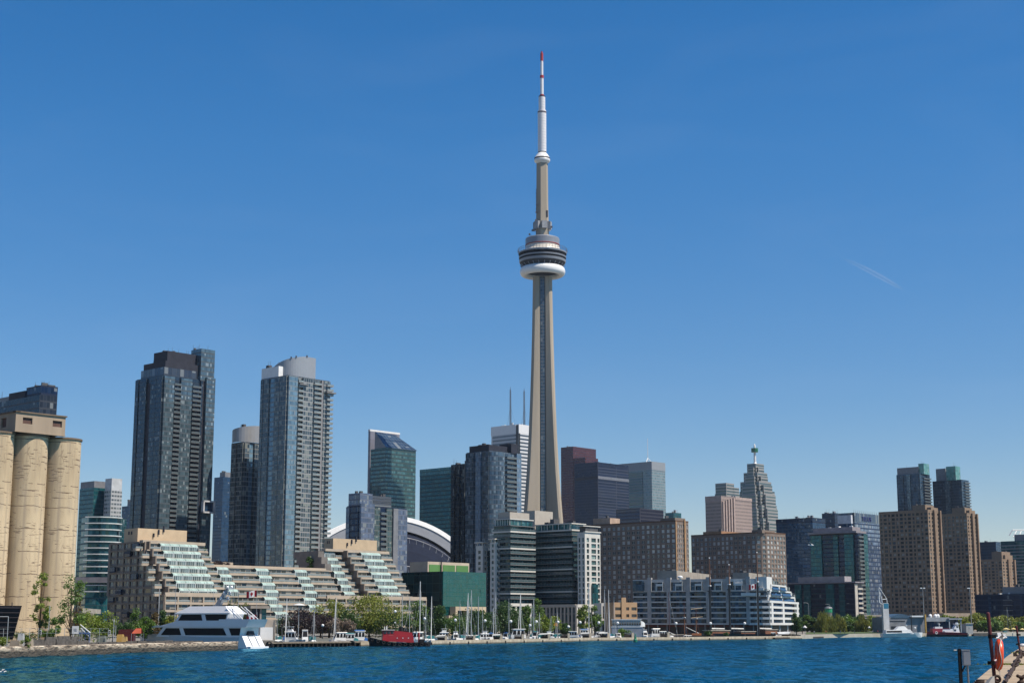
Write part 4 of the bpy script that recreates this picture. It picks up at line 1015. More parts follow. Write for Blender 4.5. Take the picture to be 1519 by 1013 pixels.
    for ub in (uW + 1.2, uc):                     # stepped fins, the side walls' shade put into their darker colour
        for k in range(5, 12):
            f2 = fr.shift(-ST * (k - 4)); z = z0 + fh * k
            body.fbox(f2, ub - .5, ub - .01, z - fh * .5, z + fh + .25, -4, ST + .1, 3)
    # rounded base corner, front bays of the lower floors
    wins = []
    for k in range(0, 5):
        z = z0 + fh * k
        for (ua, ub) in ((0, 27), (um1 - 2, 126)):
            if ua == 0 and k > 4: continue
            n = int((ub - ua) / 4.6)
            for q in range(n + 1):
                u = ua + (ub - ua) * q / n; body.fbox(fr, max(ua, u - .25), min(ub, u + .25), z, z + fh, .005, .55, 0)
            body.fbox(fr, ua, ub, z + fh - .5, z + fh + .15, .004, .6, 0)
            for q in range(n):
                if k >= 2 and (q + k) % 3 != 0: balc(k, ua + (ub - ua) * q / n + .3, ua + (ub - ua) * (q + 1) / n - .3, 0, .5)
    for k in range(0, 5):                         # west side, rounded toward the front
        pass
    body.fbox(fr, 0, 27, z0 + fh * 5, z0 + fh * 5 + .9, .0, .45, 0); body.fbox(fr, um1 - 2, 126, z0 + fh * 5, z0 + fh * 5 + .9, .0, .45, 0)
    zt_ = z0 + fh * 12
    body.fbox(fr.shift(-7 * ST - 1.0), 0, uLe + .2, zt_ - .2, zt_ + .75, -1, 1.2, 0); body.fbox(fr.shift(-7 * ST - 1.5), ur0, ur1 + .2, zt_ - .2, zt_ + .75, -1, 1.4, 0)
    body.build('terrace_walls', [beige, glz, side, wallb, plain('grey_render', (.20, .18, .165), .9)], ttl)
    # west windows get frames: grid of piers in front of the west wall
    mb = MB(); wf = Face((C[0] + DL[0] * 34, C[1] + DL[1] * 34), (-DL[0], -DL[1]), 34, z0)
    for q in range(9): mb.fbox(wf, 34 * q / 8 - .3, 34 * q / 8 + .3, z0, z0 + fh * (12 if q < 6 else 5), -.2, .35, 0)
    for k in range(1, 13): mb.fbox(wf, -.3, 34 - (0 if k < 6 else ST * ((k - 5) // 2 * 2 + 1) + 1.6), z0 + fh * k - .35, z0 + fh * k + .25, -.2, .3, 0)
    for k in range(2, 12): 
        if k % 3: mb.fbox(wf, 4.6 * (k % 4) + 1, 4.6 * (k % 4) + 4.4, z0 + fh * k + .4, z0 + fh * k + 2.2, .3, 1.1, 1)
    mb.build('side_frame', [wallb, gn], ttl)
    emit(ttl, 'balcony', bal[::-1], [beige, palerail, plain('rail_white', (.55, .54, .52), .5)])
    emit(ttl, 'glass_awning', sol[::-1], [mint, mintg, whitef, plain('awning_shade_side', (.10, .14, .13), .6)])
    hb = []
    for (k, u, sb, st) in hedge:
        m = MB(); c = fr.at(u, -sb + st * .5)
        for q in range(26):
            a = Vector((c[0], c[1], z0 + fh * k + .7)) + Vector(RNG.normal(0, .45, 3)); e = Vector(RNG.normal(0, 1, 3)).normalized() * .3; f = e.orthogonal()
            m.face([a - e, a + f, a + e, a - f], 0, [(random.random(), 0)] * 4)
        hb.append(m)
    emit(ttl, 'planter_shrub', hb, [leafmat('leaf_dark', (.012, .03, .008), (.04, .08, .02))])
    tb = plain('tan_stucco', ())
    for (l, c, r, tp, dd, lb) in ((184, 204, 277, 783, 19, 0), (481, 494, 559, 798, 19, 1)):
        Yc = 565 if lb == 0 else 648
        b = Block(l, c, r, tp, Yc, py=tp + 15); mb = MB(); mb.prism(b.poly, z0 + fh * 11.5, b.z1, 0, 1)
        for k in range(3): mb.fbox(b.rf, b.rf.L * (.3 + .1 * k), b.rf.L * (.3 + .1 * k) + .5, b.z1 - 3 + k, b.z1 - 1.6 + k * 1.4, 0, .5, 2)
        mb.fbox(b.lf, b.lf.L * .3, b.lf.L * .4, b.z1 - 2.2, b.z1 - 1, 0, .05, 2); mb.fbox(b.lf, b.lf.L * .5, b.lf.L * .6, b.z1 - 2.2, b.z1 - 1, 0, .05, 2)
        mb.build('roof_penthouse', [tb, rooftar, darkmetal], ttl)
terrace()

# ------------------------------------------------------------------ green glass box
def green_box():
    ggr = facade('green_mirror_glass', (.003, .042, .046), (.006, .10, .09), 1.9, 1.75, .055, .06, var=.35, blind=0, refl=2.0, jit=.01, rough=.02)
    ggd = facade('green_dark_glass', (.006, .028, .032), (.008, .045, .045), 3.8, 3.5, .04, .05, var=.6, blind=0, refl=1.5, jit=.02)
    b = Block(596, 657.5, 721, 847, 645)
    t = thing('office_block', 'low dark green mirror glass office block behind the marina masts', 'building', b.mid)
    mb = MB(); mb.prism(b.poly, 2, b.z1, 0, 1); mb.fbox(b.lf, 0, b.lf.L - .3, 2, b.z1 - .2, 0, .3, 2); mb.build('curtain_wall', [ggr, rooftar, ggd], t)
    mb = MB(); za = zt(899, 640); L = b.rf.L
    mb.fbox(b.rf, L * .15, L * .86, za - 1.6, za, .2, 3.5, 0); mb.fbox(b.rf, L * .15, L * .2, 2, za - 1.6, .2, 3.5, 0); mb.fbox(b.rf, L * .81, L * .86, 2, za - 1.6, .2, 3.5, 0); mb.fbox(b.rf, L * .46, L * .5, 2, za - 1.6, .2, 3.5, 0)
    mb.fbox(b.rf, L * .02, L * .14, 2, za - 3.6, .2, 3.0, 0); mb.build('entrance_portal', [plain('portal_cream', (.58, .47, .33), .8)], t)
    q = Block(608, 634.5, 696, 832.5, 662); gp_ = facade('green_panel', (.10, .22, .07), (.13, .26, .09), 6, 20, .02, .01, var=.25, blind=0, refl=1.45, rough=.3)
    mb = MB(); mb.prism(q.poly, b.z1 - .5, q.z1, 0, 1); L = q.rf.L
    for k in range(3): mb.fbox(q.rf, L * (.03 + .325 * k), L * (.32 + .325 * k), b.z1, q.z1 - 1.2, 0, .2, 2)
    mb.tube((*q.rf.at(L * .3, .6), b.z1), (*q.rf.at(L * .3, .6), q.z1 + .8), .22, .22, 6, 3)
    mb.build('roof_house', [cream, rooftar, gp_, black], t)
green_box()

# ------------------------------------------------------------------ white balconied condo in the middle
def white_condo():
    Y = 800; fh = 2.86
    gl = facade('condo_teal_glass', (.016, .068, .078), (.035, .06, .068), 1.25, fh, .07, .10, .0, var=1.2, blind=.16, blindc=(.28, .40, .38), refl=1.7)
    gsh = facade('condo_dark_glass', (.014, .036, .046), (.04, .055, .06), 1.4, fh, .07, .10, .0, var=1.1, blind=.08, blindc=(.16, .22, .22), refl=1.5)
    wh = plain('condo_white', (.62, .60, .55), .7, .06); sand = plain('condo_sand', (.46, .41, .35), .8, .08)
    t = thing('condo_building', 'white and teal waterfront condo with wrap-around balconies below the observation tower', 'apartment building', (uy(800) * Y, Y + 15, 2))
    mats = [gl, rooftar, wh, gsh, sand]; zp = zt(897, Y - 3); mb = MB(); bal = []; rr = []
    def wing(l, c, r, top, Yy, bands, tl=None, heavy=()):
        b = Block(l, c, r, top, Yy, py=top + 40, tl=tl)
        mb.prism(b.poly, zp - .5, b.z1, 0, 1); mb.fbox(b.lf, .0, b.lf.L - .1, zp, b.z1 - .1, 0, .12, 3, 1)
        k = 0; z = b.z1
        while z > zp + 1:
            m = MB(); hv = k in heavy
            d = 1.7; th_ = .75 if hv else .28
            o = lambda f: f
            pts = [b.lf.at(.5 if not tl else 0, 0), b.lf.at(.5, d), (b.C[0] + (b.lf.n[0] + b.rf.n[0]) * d, b.C[1] + (b.lf.n[1] + b.rf.n[1]) * d), b.rf.at(b.rf.L, d), b.rf.at(b.rf.L, 0), b.C]
            m.prism(pts, z - th_, z, 2 if hv else 0, 2 if hv else 0, bottom=True)
            if k > 0:
                for a, c_ in ((pts[1], pts[2]), (pts[2], pts[3])):
                    m.wall(a, c_, z + .1, z + .95, 1)
                    Lw = math.hypot(c_[0] - a[0], c_[1] - a[1]); nn = max(2, int(Lw / 2))
                    for q in range(nn + 1): m.tube((a[0] + (c_[0] - a[0]) * q / nn, a[1] + (c_[1] - a[1]) * q / nn, z), (a[0] + (c_[0] - a[0]) * q / nn, a[1] + (c_[1] - a[1]) * q / nn, z + 1.0), .05, .05, 4, 0)
                    m.wall(a, c_, z + .97, z + 1.07, 0)
            if bands: bal.append(m)
            z -= fh; k += 1
        return b
    A = wing(733, 757, 791, 779, Y, True, heavy=(1, 4, 8, 12)); 
    Cc = wing(770, 786, 816, 787, Y + 22, True, heavy=(3, 7))
    Bq = wing(792, 848, 869, 785, Y + 6, True, heavy=(0, 3, 7, 11))
    # setback top storeys
    for (bl, dz) in ((A, 3.6), (Bq, 3.4)):
        mb.prism(bl.inset(.05, 1, .05, .95), bl.z1 - .01, bl.z1 + dz - .5, 0, 1); mb.prism(bl.inset(-.01, 1.02, -.01, 1), bl.z1 + dz - .5, bl.z1 + dz, 2, 1, bottom=True)
        for k in range(7): mb.box((*bl.lf.at(bl.lf.L * (.05 + .15 * k), -.3), bl.z1), .35, .35, dz - .5, 0, 2)
    mb.prism(A.inset(.05, .9, .1, .8), A.z1 + 3.6, A.z1 + 7.0, 4, 1); mb.prism(Cc.inset(.3, 1.2, .1, 1.1), Cc.z1, Cc.z1 + 11, 4, 1); mb.prism(Bq.inset(.1, .5, .5, .6), Bq.z1 + 3.4, Bq.z1 + 6, 1, 1)
    clutter(mb, Bq.poly, Bq.z1 + 3.4, 8, 1.6, 1, 4); clutter(mb, A.poly, A.z1 + 3.6, 4, 1.2, 1)
    # solid white pier block on the right
    W = Block(857, 868, 891, 789, Y - 4, py=860); wins = []
    zs = [(zp + fh * k + .4, zp + fh * k + 2.5) for k in range(int((W.z1 - zp) / fh))]
    mp_ = MB(); L = W.rf.L
    punch(mp_, W.rf, [(L * .12, L * .27), (L * .42, L * .72), (L * .82, L * .95)], zs, zp - .5, W.z1, .5, wins)
    punch(mp_, W.lf, even(W.lf.L, 2, .45), zs, zp - .5, W.z1, .5, wins)
    mp_.prism(W.poly, zp - .5, W.z1, 0, 1, skip=(0, 3)); mp_.fbox(W.rf, -.2, L + .2, W.z1, W.z1 + .5, -.6, .5, 0)
    zc = zt(866, Y); mp_.fbox(W.rf, L * .40, L * .74, 2, zc, .02, .9, 2, 0)
    mp_.prism(W.inset(.1, .9, .1, .9), W.z1, W.z1 + 3, 1, 1); mp_.prism(W.inset(-.1, 1.02, -.02, 1.02), W.z1 + 3, W.z1 + 3.4, 0, 0, bottom=True)
    # two white pier stacks on the left
    V1 = Block(706, 716, 724, 809, Y + 12, py=860); V2 = Block(727, 734.5, 742, 804, Y + 2, py=860)
    for v in (V1, V2):
        zs = [(2 + fh * k + .7, 2 + fh * k + 2.3) for k in range(int((v.z1 - 2) / fh))]
        punch(mp_, v.lf, even(v.lf.L, 1, .4), zs, 2, v.z1, .4, wins); punch(mp_, v.rf, even(v.rf.L, 1, .3), zs, 2, v.z1, .4, wins)
        mp_.prism(v.poly, 2, v.z1, 0, 1, skip=(0, 3)); mp_.prism(v.inset(-.25, 1.3, -.15, 1.1), v.z1 + 1.4, v.z1 + 1.9, 0, 0, bottom=True)
        for e in v.inset(.05, .9, .1, .85): mp_.box((*e, v.z1 - .1), .4, .4, 1.6, 0, 0)
    U = Block(712, 724, 737, 816, Y + 14, py=860); mb.prism(U.poly, 2, U.z1, 0, 1)
    for k in range(12): mb.fbox(U.lf, 0, U.lf.L, U.z1 - fh * k - .3, U.z1 - fh * k, 0, 1.4, 2)
    # podium with tall cream piers
    Pd = Block(738, 855, 893, 896, Y - 10, py=900); mb.prism(Pd.poly, 2, zp, 3, 1)
    for fc, n in ((Pd.lf, 22), (Pd.rf, 10)):
        for k in range(n + 1): mp_.fbox(fc, fc.L * k / n - .45, fc.L * k / n + .45, 2, zp, 0, .7, 3 if fc is Pd.lf else 0)
        mp_.fbox(fc, 0, fc.L, zp - 1.2, zp + .3, 0, .9, 3 if fc is Pd.lf else 0)
        for zz in (2 + (zp - 2) * .36, 2 + (zp - 2) * .68): mp_.fbox(fc, 0, fc.L, zz, zz + .3, 0, .3, 3)
    Q = Block(753, 757, 786, 895, Y - 22, py=900); mb.prism(Q.poly, 2, Q.z1, 3, 1)
    for k in range(5): mp_.fbox(Q.rf, Q.rf.L * k / 4 - .5, Q.rf.L * k / 4 + .5, 2, Q.z1, 0, .6, 0)
    mp_.fbox(Q.rf, -.5, Q.rf.L + .5, Q.z1 - 1.2, Q.z1 + .2, 0, .8, 0)
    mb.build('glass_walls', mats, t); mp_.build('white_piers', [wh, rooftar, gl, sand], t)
    emit(t, 'balcony', bal, [plain('condo_slab', (.22, .225, .23), .7, .06), plain('smoked_rail', (.07, .115, .125), .1, .1), wh]); wins.sort(key=lambda w_: -w_.v[0][2]); emit(t, 'window', wins, [winmat('window_teal', (.03, .075, .075), (.25, .35, .33), .15), winframed])
white_condo()

# ------------------------------------------------------------------ white terraced building
def white_terraces():
    Y = 748; ang = 22.0
    fh = 2.95
    # long shaded front (left of the corner) and short sunny end
    b = Block(940, 1138, 1180, 859, Y, py=895, ang=ang, tl=None); z0 = 2; Hh = b.z1
    wh = plain('terrace_white', (.68, .67, .64), .6, .06); wsh = plain('terrace_white_shaded', (.54, .52, .50), .7, .06)  # front bands: the same white, darkened in the colour for shade
    gw = facade('terrace_blue_glass', (.022, .034, .045), (.13, .15, .18), 1.55, fh, .06, .05, var=1, blind=.2, blindc=(.22, .28, .32), refl=1.6, jit=.16)
    t = thing('apartment_building', 'white low-rise apartment building with a stepped right end behind the tall masted schooner', 'apartment building', b.mid)
    mb = MB(); n = 8; zb = zt(925, Y); K = [zb + (Hh - zb) * k / n for k in range(n + 1)]
    gmats = [gw, rooftar, wsh, plain('terrace_grey', (.38, .365, .355), .7)]
    mb.prism(b.poly, zb, K[6], 0, 1)
    mb.prism(b.inset(0, .8, .0, 1), K[6], K[7], 0, 1); mb.prism(b.inset(0, .62, 0.04, 1), K[7], Hh, 0, 1)
    L = b.lf.L; nb = 6.4; bw = 11.6
    bal = []
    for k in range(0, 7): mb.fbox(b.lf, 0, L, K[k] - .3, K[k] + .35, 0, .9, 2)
    for q in range(1, 7):
        u = L - 15 - bw * (6 - q) if False else L * (.11 + .148 * (q - 1))
        mb.fbox(b.lf, u, u + 1.9, zb, K[6] + .4, 0, 1.05, 3)
        mb.fbox(b.lf, u + .2, u + 2.2, K[6], Hh + 1.4, -1, 1.3, 3); mb.fbox(b.lf, u - 1.4, u + .2, K[6], Hh + .4, -1, .9, 3)     # chimney fins
        m = MB(); m.fbox(b.lf, u + 4.6, u + 8.2, K[7] - .15, K[7] + .9, .0, 1.6, 0); m.fbox(b.lf, u + 4.6, u + 4.9, K[6], K[7] - .15, 1.2, 1.5, 0); m.fbox(b.lf, u + 7.9, u + 8.2, K[6], K[7] + 2, 1.2, 1.5, 0); bal.append(m)
    mb.fbox(b.lf, 0, L - 6, Hh - .9, Hh + .5, 0, .7, 2); mb.fbox(b.lf, L * .0, L * .085, K[6], Hh, 0, 1.2, 0)
    # sunny rounded end: white slabs and frames, tilted glass on top
    mr = MB(); r = b.rf
    cpts = lambda d: [b.lf.at(L - 9, d), b.lf.at(L - 5.5, d + .8), b.lf.at(L - 2, d + .8), (b.C[0] + (b.rf.n[0] + b.lf.n[0] * .6) * (d + .6), b.C[1] + (b.rf.n[1] + b.lf.n[1] * .6) * (d + .6)), b.rf.at(2.5, d + .9), b.rf.at(r.L, d + .9), b.rf.at(r.L, 0), b.C, b.lf.at(L - 9, 0)]
    for k in range(0, 5): mr.prism(cpts(.9), K[k] - .5, K[k] + .55, 0, 0, bottom=True)
    for k in range(0, 4):
        for f in (.02, .40, .92): mr.fbox(r, r.L * f, r.L * (f + .06), K[k], K[k + 1], .3, 1.78, 0)
        for f in (.09, .48): mr.fbox(r, r.L * f, r.L * (f + .3), K[k] + .55, K[k + 1] - .5, .3, 1.3, 1)
    for k, (f0, f1) in ((4, (.0, .93)), (5, (.05, .80)), (6, (.1, .62))):
        mr.fbox(r, r.L * f0, r.L * f1, K[k + 1] - .3, K[k + 1] + .5, -6, .8, 0)
        for f in (f0, (f0 + f1) / 2, f1 - .02): mr.fbox(r, r.L * f, r.L * (f + .04), K[k], K[k + 1], -1, .7, 0)
        for a, c_ in ((f0 + .02, (f0 + f1) / 2 - .01), ((f0 + f1) / 2 + .03, f1 - .03)):
            p = lambda f, d, z: (*r.at(r.L * f, d), z)
            mr.face([p(a, 1.6, K[k] + .3), p(c_, 1.6, K[k] + .3), p(c_, .3, K[k + 1] - .3), p(a, .3, K[k + 1] - .3)], 1, [(0, 0), (3, 0), (3, 3), (0, 3)])
    for (u0, u1, k, dz) in ((L - 16, L - 10, 7, 0), (L - 9, L - 5.5, 7, .4)): mr.fbox(b.lf, u0, u1, K[k], K[k + 1] + dz, -2, .9, 0)
    mr.fbox(b.lf, L - 5, L + .4, K[6] + .6, Hh + 1.2, -3, 1.4, 0); mr.fbox(r, 0, r.L * .16, K[6], Hh + 1.3, -3, .3, 0)
    mr.fbox(b.lf, L - 12, L - 3, K[5] + .1, K[5] + 1.5, .2, 2.6, 0); mr.fbox(b.lf, L - 8, L - 1, K[6] + .1, K[6] + 1.2, .2, 2.2, 0)
    mb.build('terrace_walls', gmats, t); mr.build('stepped_end', [wh, gb], t)
    emit(t, 'roof_balcony', bal, [wh])
    # recessed ground floor with red fascia and columns
    mg = MB(); mg.prism(b.inset(.05, .9, .03, 1), 2, zb, 0, 0); mg.fbox(b.lf.shift(-2.0), 0, L - 2, zb - 1.3, zb - .5, 0, .6, 1)
    for k in range(14): mg.box((*b.lf.at(L * (k + .5) / 14, -.8), 2), .5, .5, zb - 2, 0, 2)
    for k in range(4): mg.box((*r.at(r.L * (.1 + .28 * k), .3), 2), .6, .6, zb - 2, 0, 3)
    mg.build('ground_floor', [plain('shop_dark', (.03, .03, .035), .4), plain('maroon_fascia', (.13, .035, .03), .6), slabg, whitepaint], t)
    # roof plant boxes behind the parapet
    q = Block(1000, 1004, 1054, 846, Y + 22, py=858, ang=ang, tl=10); pent(t, q.poly, K[7], q.z1, [plain('plant_beige', (.36, .32, .27), .8), rooftar], n=3)
    q = Block(1108, 1111, 1131, 849, Y + 20, py=858, ang=ang, tl=8); pent(t, q.poly, K[7], q.z1, [plain('plant_beige', ()), rooftar], n=1)
    p = P(1009, 858, Y + 12); mb = MB(); mb.lathe((p.x, p.y, Hh - .5), [(.5, 0), (.5, 1.4), (1.3, 1.5), (1.3, 2.2), (.8, 2.6), (0, 2.7)], 14); mb.build('roof_vent', [whitepaint], t)
white_terraces()

# ------------------------------------------------------------------ small buildings near the shore
def small_buildings():
    b = Block(906, 910, 945, 893, 720, ang=72, tl=12); t = thing('low_building', 'small orange-beige stepped building with dark window strips beside the white terraced building', 'building', b.mid)
    pe = plain('peach_stucco', (.52, .33, .19), .85, .06); mb = MB(); w_ = []
    fh = (b.z1 - 2) / 4.6; L = b.rf.L
    punch(mb, b.rf, [(L * .07, L * .34), (L * .52, L * .66), (L * .76, L * .98)], [(2 + fh * k + fh * .45, 2 + fh * k + fh * .9) for k in range(1, 4)], 2, b.z1, .6, w_, frame=False)
    mb.prism(b.poly, 2, b.z1, 0, 1, skip=(0,)); mb.fbox(b.rf, L * .33, L * .52, 2, b.z1 + 2.2, -.5, .4, 0, 0); mb.build('stucco_wall', [pe, rooftar], t); emit(t, 'window', w_, [winglass])
    b = Block(889, 892, 904, 894, 735, ang=72, tl=10); t = thing('low_building', 'narrow cream building with tall windows between the white condo and the orange-beige building', 'building', b.mid)
    mb = MB(); w_ = []; L = b.rf.L
    punch(mb, b.rf, [(L * .16, L * .42), (L * .58, L * .86)], [(3, 3 + (b.z1 - 5) * .45), (3.4 + (b.z1 - 5) * .5, b.z1 - 1.4)], 2, b.z1, .5, w_)
    mb.prism(b.poly, 2, b.z1, 0, 1, skip=(0,)); mb.build('cream_wall', [plain('condo_white', ()), rooftar], t); emit(t, 'window', w_, [winglass, winframed])
    # ferry terminal sheds on the right
    b = Block(1310, 1313, 1371, 915, 850, ang=80, tl=18); t = thing('pier_shed', 'long low grey pier shed with a shallow curved blue roof', 'shed', b.mid)
    mb = MB(); mb.prism(b.poly, 2, b.z1, 0, 1); n = 10; L = b.rf.L
    for k in range(n):
        f0, f1 = k / n, (k + 1) / n; h0, h1 = [1.8 * math.sin(math.pi * f) for f in (f0, f1)]
        A = b.rf.at(L * (.15 + .5 * f0), .3); B = b.rf.at(L * (.15 + .5 * f1), .3); D = b.rf.at(L * (.15 + .5 * f1), -16); E = b.rf.at(L * (.15 + .5 * f0), -16)
        mb.face([(*A, b.z1 + h0), (*B, b.z1 + h1), (*D, b.z1 + h1), (*E, b.z1 + h0)], 2); mb.face([(*A, b.z1 - .3), (*B, b.z1 - .3), (*B, b.z1 + h1), (*A, b.z1 + h0)], 2)
    mb.fbox(b.rf, L * .62, L * 1.02, b.z1 + .1, b.z1 + .9, -3, 1.5, 3); mb.fbox(b.rf, L * .14, L * .3, 2.2, 5.5, 0, .1, 4); mb.fbox(b.rf, L * .38, L * .5, 2.2, 5.8, 0, .1, 4); mb.fbox(b.rf, L * .12, L * .5, 8, 8.4, 0, .12, 4)
    mb.fbox(b.rf, L * .97, L * 1.0, 2, b.z1 + 1.6, 1.5, 2.4, 5)
    mb.build('shed_walls', [plain('shed_grey', (.23, .235, .25), .6), slabg, plain('shed_blue_roof', (.05, .10, .16), .5), whitepaint, black, plain('ochre_post', (.5, .30, .08), .6)], t)
    b = Block(1371, 1374, 1421, 916, 880, ang=80, tl=16); t = thing('terminal_building', 'low grey glazed terminal building behind the red fireboat', 'building', b.mid)
    mb = MB(); mb.prism(b.poly, 2, b.z1, 0, 1); L = b.rf.L
    mb.fbox(b.rf, -.5, L * .7, b.z1 - 2.0, b.z1 + .3, 0, 1.2, 2); mb.fbox(b.rf, L * .62, L * 1.03, b.z1 - 1.0, b.z1 - .2, 0, 4, 2); mb.fbox(b.rf, L * .62, L * .65, 2, b.z1 - 1, 3, 3.6, 2); mb.fbox(b.rf, L * .98, L * 1.01, 2, b.z1 - 1, 3, 3.6, 2)
    for f in (.2, .36, .44): mb.lathe((*b.rf.at(L * f, -3), b.z1), [(1.1, 0), (1.1, 1.2), (.6, 2.1), (0, 2.2)], 10, 3)
    mb.build('terminal_walls', [gn, rooftar, plain('terminal_grey', (.33, .35, .37), .6), whitepaint], t)
    b = Block(1397, 1400, 1439, 909, 1040, ang=78, tl=14); t = thing('parking_garage', 'low beige parking garage with square openings below the second brick tower', 'garage', b.mid)
    mb = MB(); w_ = []; L = b.rf.L; punch(mb, b.rf, even(L, 9, .5), [(b.z1 - 4.6, b.z1 - 2.4)], 2, b.z1, 1.2, w_, frame=False); mb.prism(b.poly, 2, b.z1, 0, 1, skip=(0,)); mb.build('garage_wall', [plain('garage_beige', (.50, .39, .29), .8), rooftar], t); emit(t, 'opening', w_, [black])
    b = Block(1431, 1433, 1443, 925, 905, ang=80, tl=6); t = thing('kiosk', 'pale grey square kiosk on the quay right of the fireboat', 'kiosk', b.mid)
    mb = MB(); mb.prism(b.poly, 1, b.z1, 0, 0); mb.fbox(b.rf, -.3, b.rf.L + .3, b.z1, b.z1 + .4, -2, .4, 0); mb.build('kiosk_walls', [plain('kiosk_grey', (.42, .40, .38), .7)], t); mb = MB(); mb.fbox(b.rf, b.rf.L * .35, b.rf.L * .55, b.z1 - 2.6, b.z1 - 1.6, 0, .05, 0); mb.build('kiosk_window', [winglass], t)
    # marina clubhouse behind the yacht
    b = Block(372, 378, 409, 919, 475, ang=70, tl=10); t = thing('clubhouse', 'low beige clubhouse with a dark doorway just behind the stern of the yacht', 'building', b.mid)
    mb = MB(); L = b.rf.L; mb.prism(b.poly, 1.5, b.z1, 0, 1); mb.prism(b.inset(-.1, .6, .2, 1.3), b.z1, b.z1 + 3.4, 2, 1); mb.prism(b.inset(-.2, .7, .05, 1.4), b.z1 + 3.4, b.z1 + 4.2, 0, 0, bottom=True)
    mb.fbox(b.rf, L * .27, L * .35, b.z1, b.z1 + 3.4, -2, -1.2, 0); mb.fbox(b.rf, L * .36, L * .58, b.z1 + .2, b.z1 + 3.2, -2.2, -1.3, 3); mb.fbox(b.rf, L * .2, L * .8, 1.6, b.z1 - 2.2, 0, 2.5, 4)
    mb.build('clubhouse_walls', [plain('clubhouse_beige', (.37, .32, .27), .85), rooftar, black, gt, whitepaint], t)
    # bathymetric tower-like ferry sign mast
    b = Block(1307.5, 1309.5, 1318, 894, 840, ang=78, tl=2); t = thing('sign_pylon', 'tall white pylon with a blue top panel and a slanted white spike', 'pylon', b.mid)
    mb = MB(); mb.prism(b.poly, 2, b.z1, 0, 0); zz = zt(902, 840); mb.fbox(b.rf, .5, b.rf.L - .1, zz, b.z1 - .2, 0, .08, 1); mb.build('pylon_body', [plain('pylon_white', (.58, .57, .56), .5), plain('pylon_blue', (.03, .17, .27), .4)], t)
    mb = MB(); a0, a1, a2 = P(1304.5, 893, 840), P(1303.6, 870, 840), P(1315.5, 888, 841); mb.tube(a0, a1, .34, .12, 6); mb.tube(a1, a2, .16, .16, 5); mb.tube(P(1305, 878, 840), P(1309, 893, 840), .18, .18, 5); mb.tube(a2, P(1316, 894, 841), .2, .2, 5); mb.tube(P(1309, 888.5, 840), a2, .16, .16, 5); mb.tube(a0, P(1309, 896, 840), .2, .2, 5); mb.build('spike_frame', [whitepaint], t)
    # water tank roof (green) behind the park trees
    p = P(1229, 905, 960); mb = MB(); t = thing('tank_kiosk', 'small round kiosk with a bright green roof showing above the park trees', 'kiosk', (p.x, p.y, 2)); k = mpp(960)
    mb.lathe((p.x, p.y, 0), [(5 * k, 2), (5 * k, zt(908, 960)), (5.5 * k, zt(907.9, 960)), (5.5 * k, zt(902, 960))], 16, 0, [1, 0, 0]); mb.build('kiosk_wall', [plain('kiosk_green', (.02, .28, .12), .5), greymetal], t); mb = MB(); mb.lathe((p.x, p.y, 0), [(6 * k, zt(902.2, 960)), (5 * k, zt(900, 960)), (0, zt(899, 960))], 16); mb.build('kiosk_roof', [greymetal], t)
small_buildings()
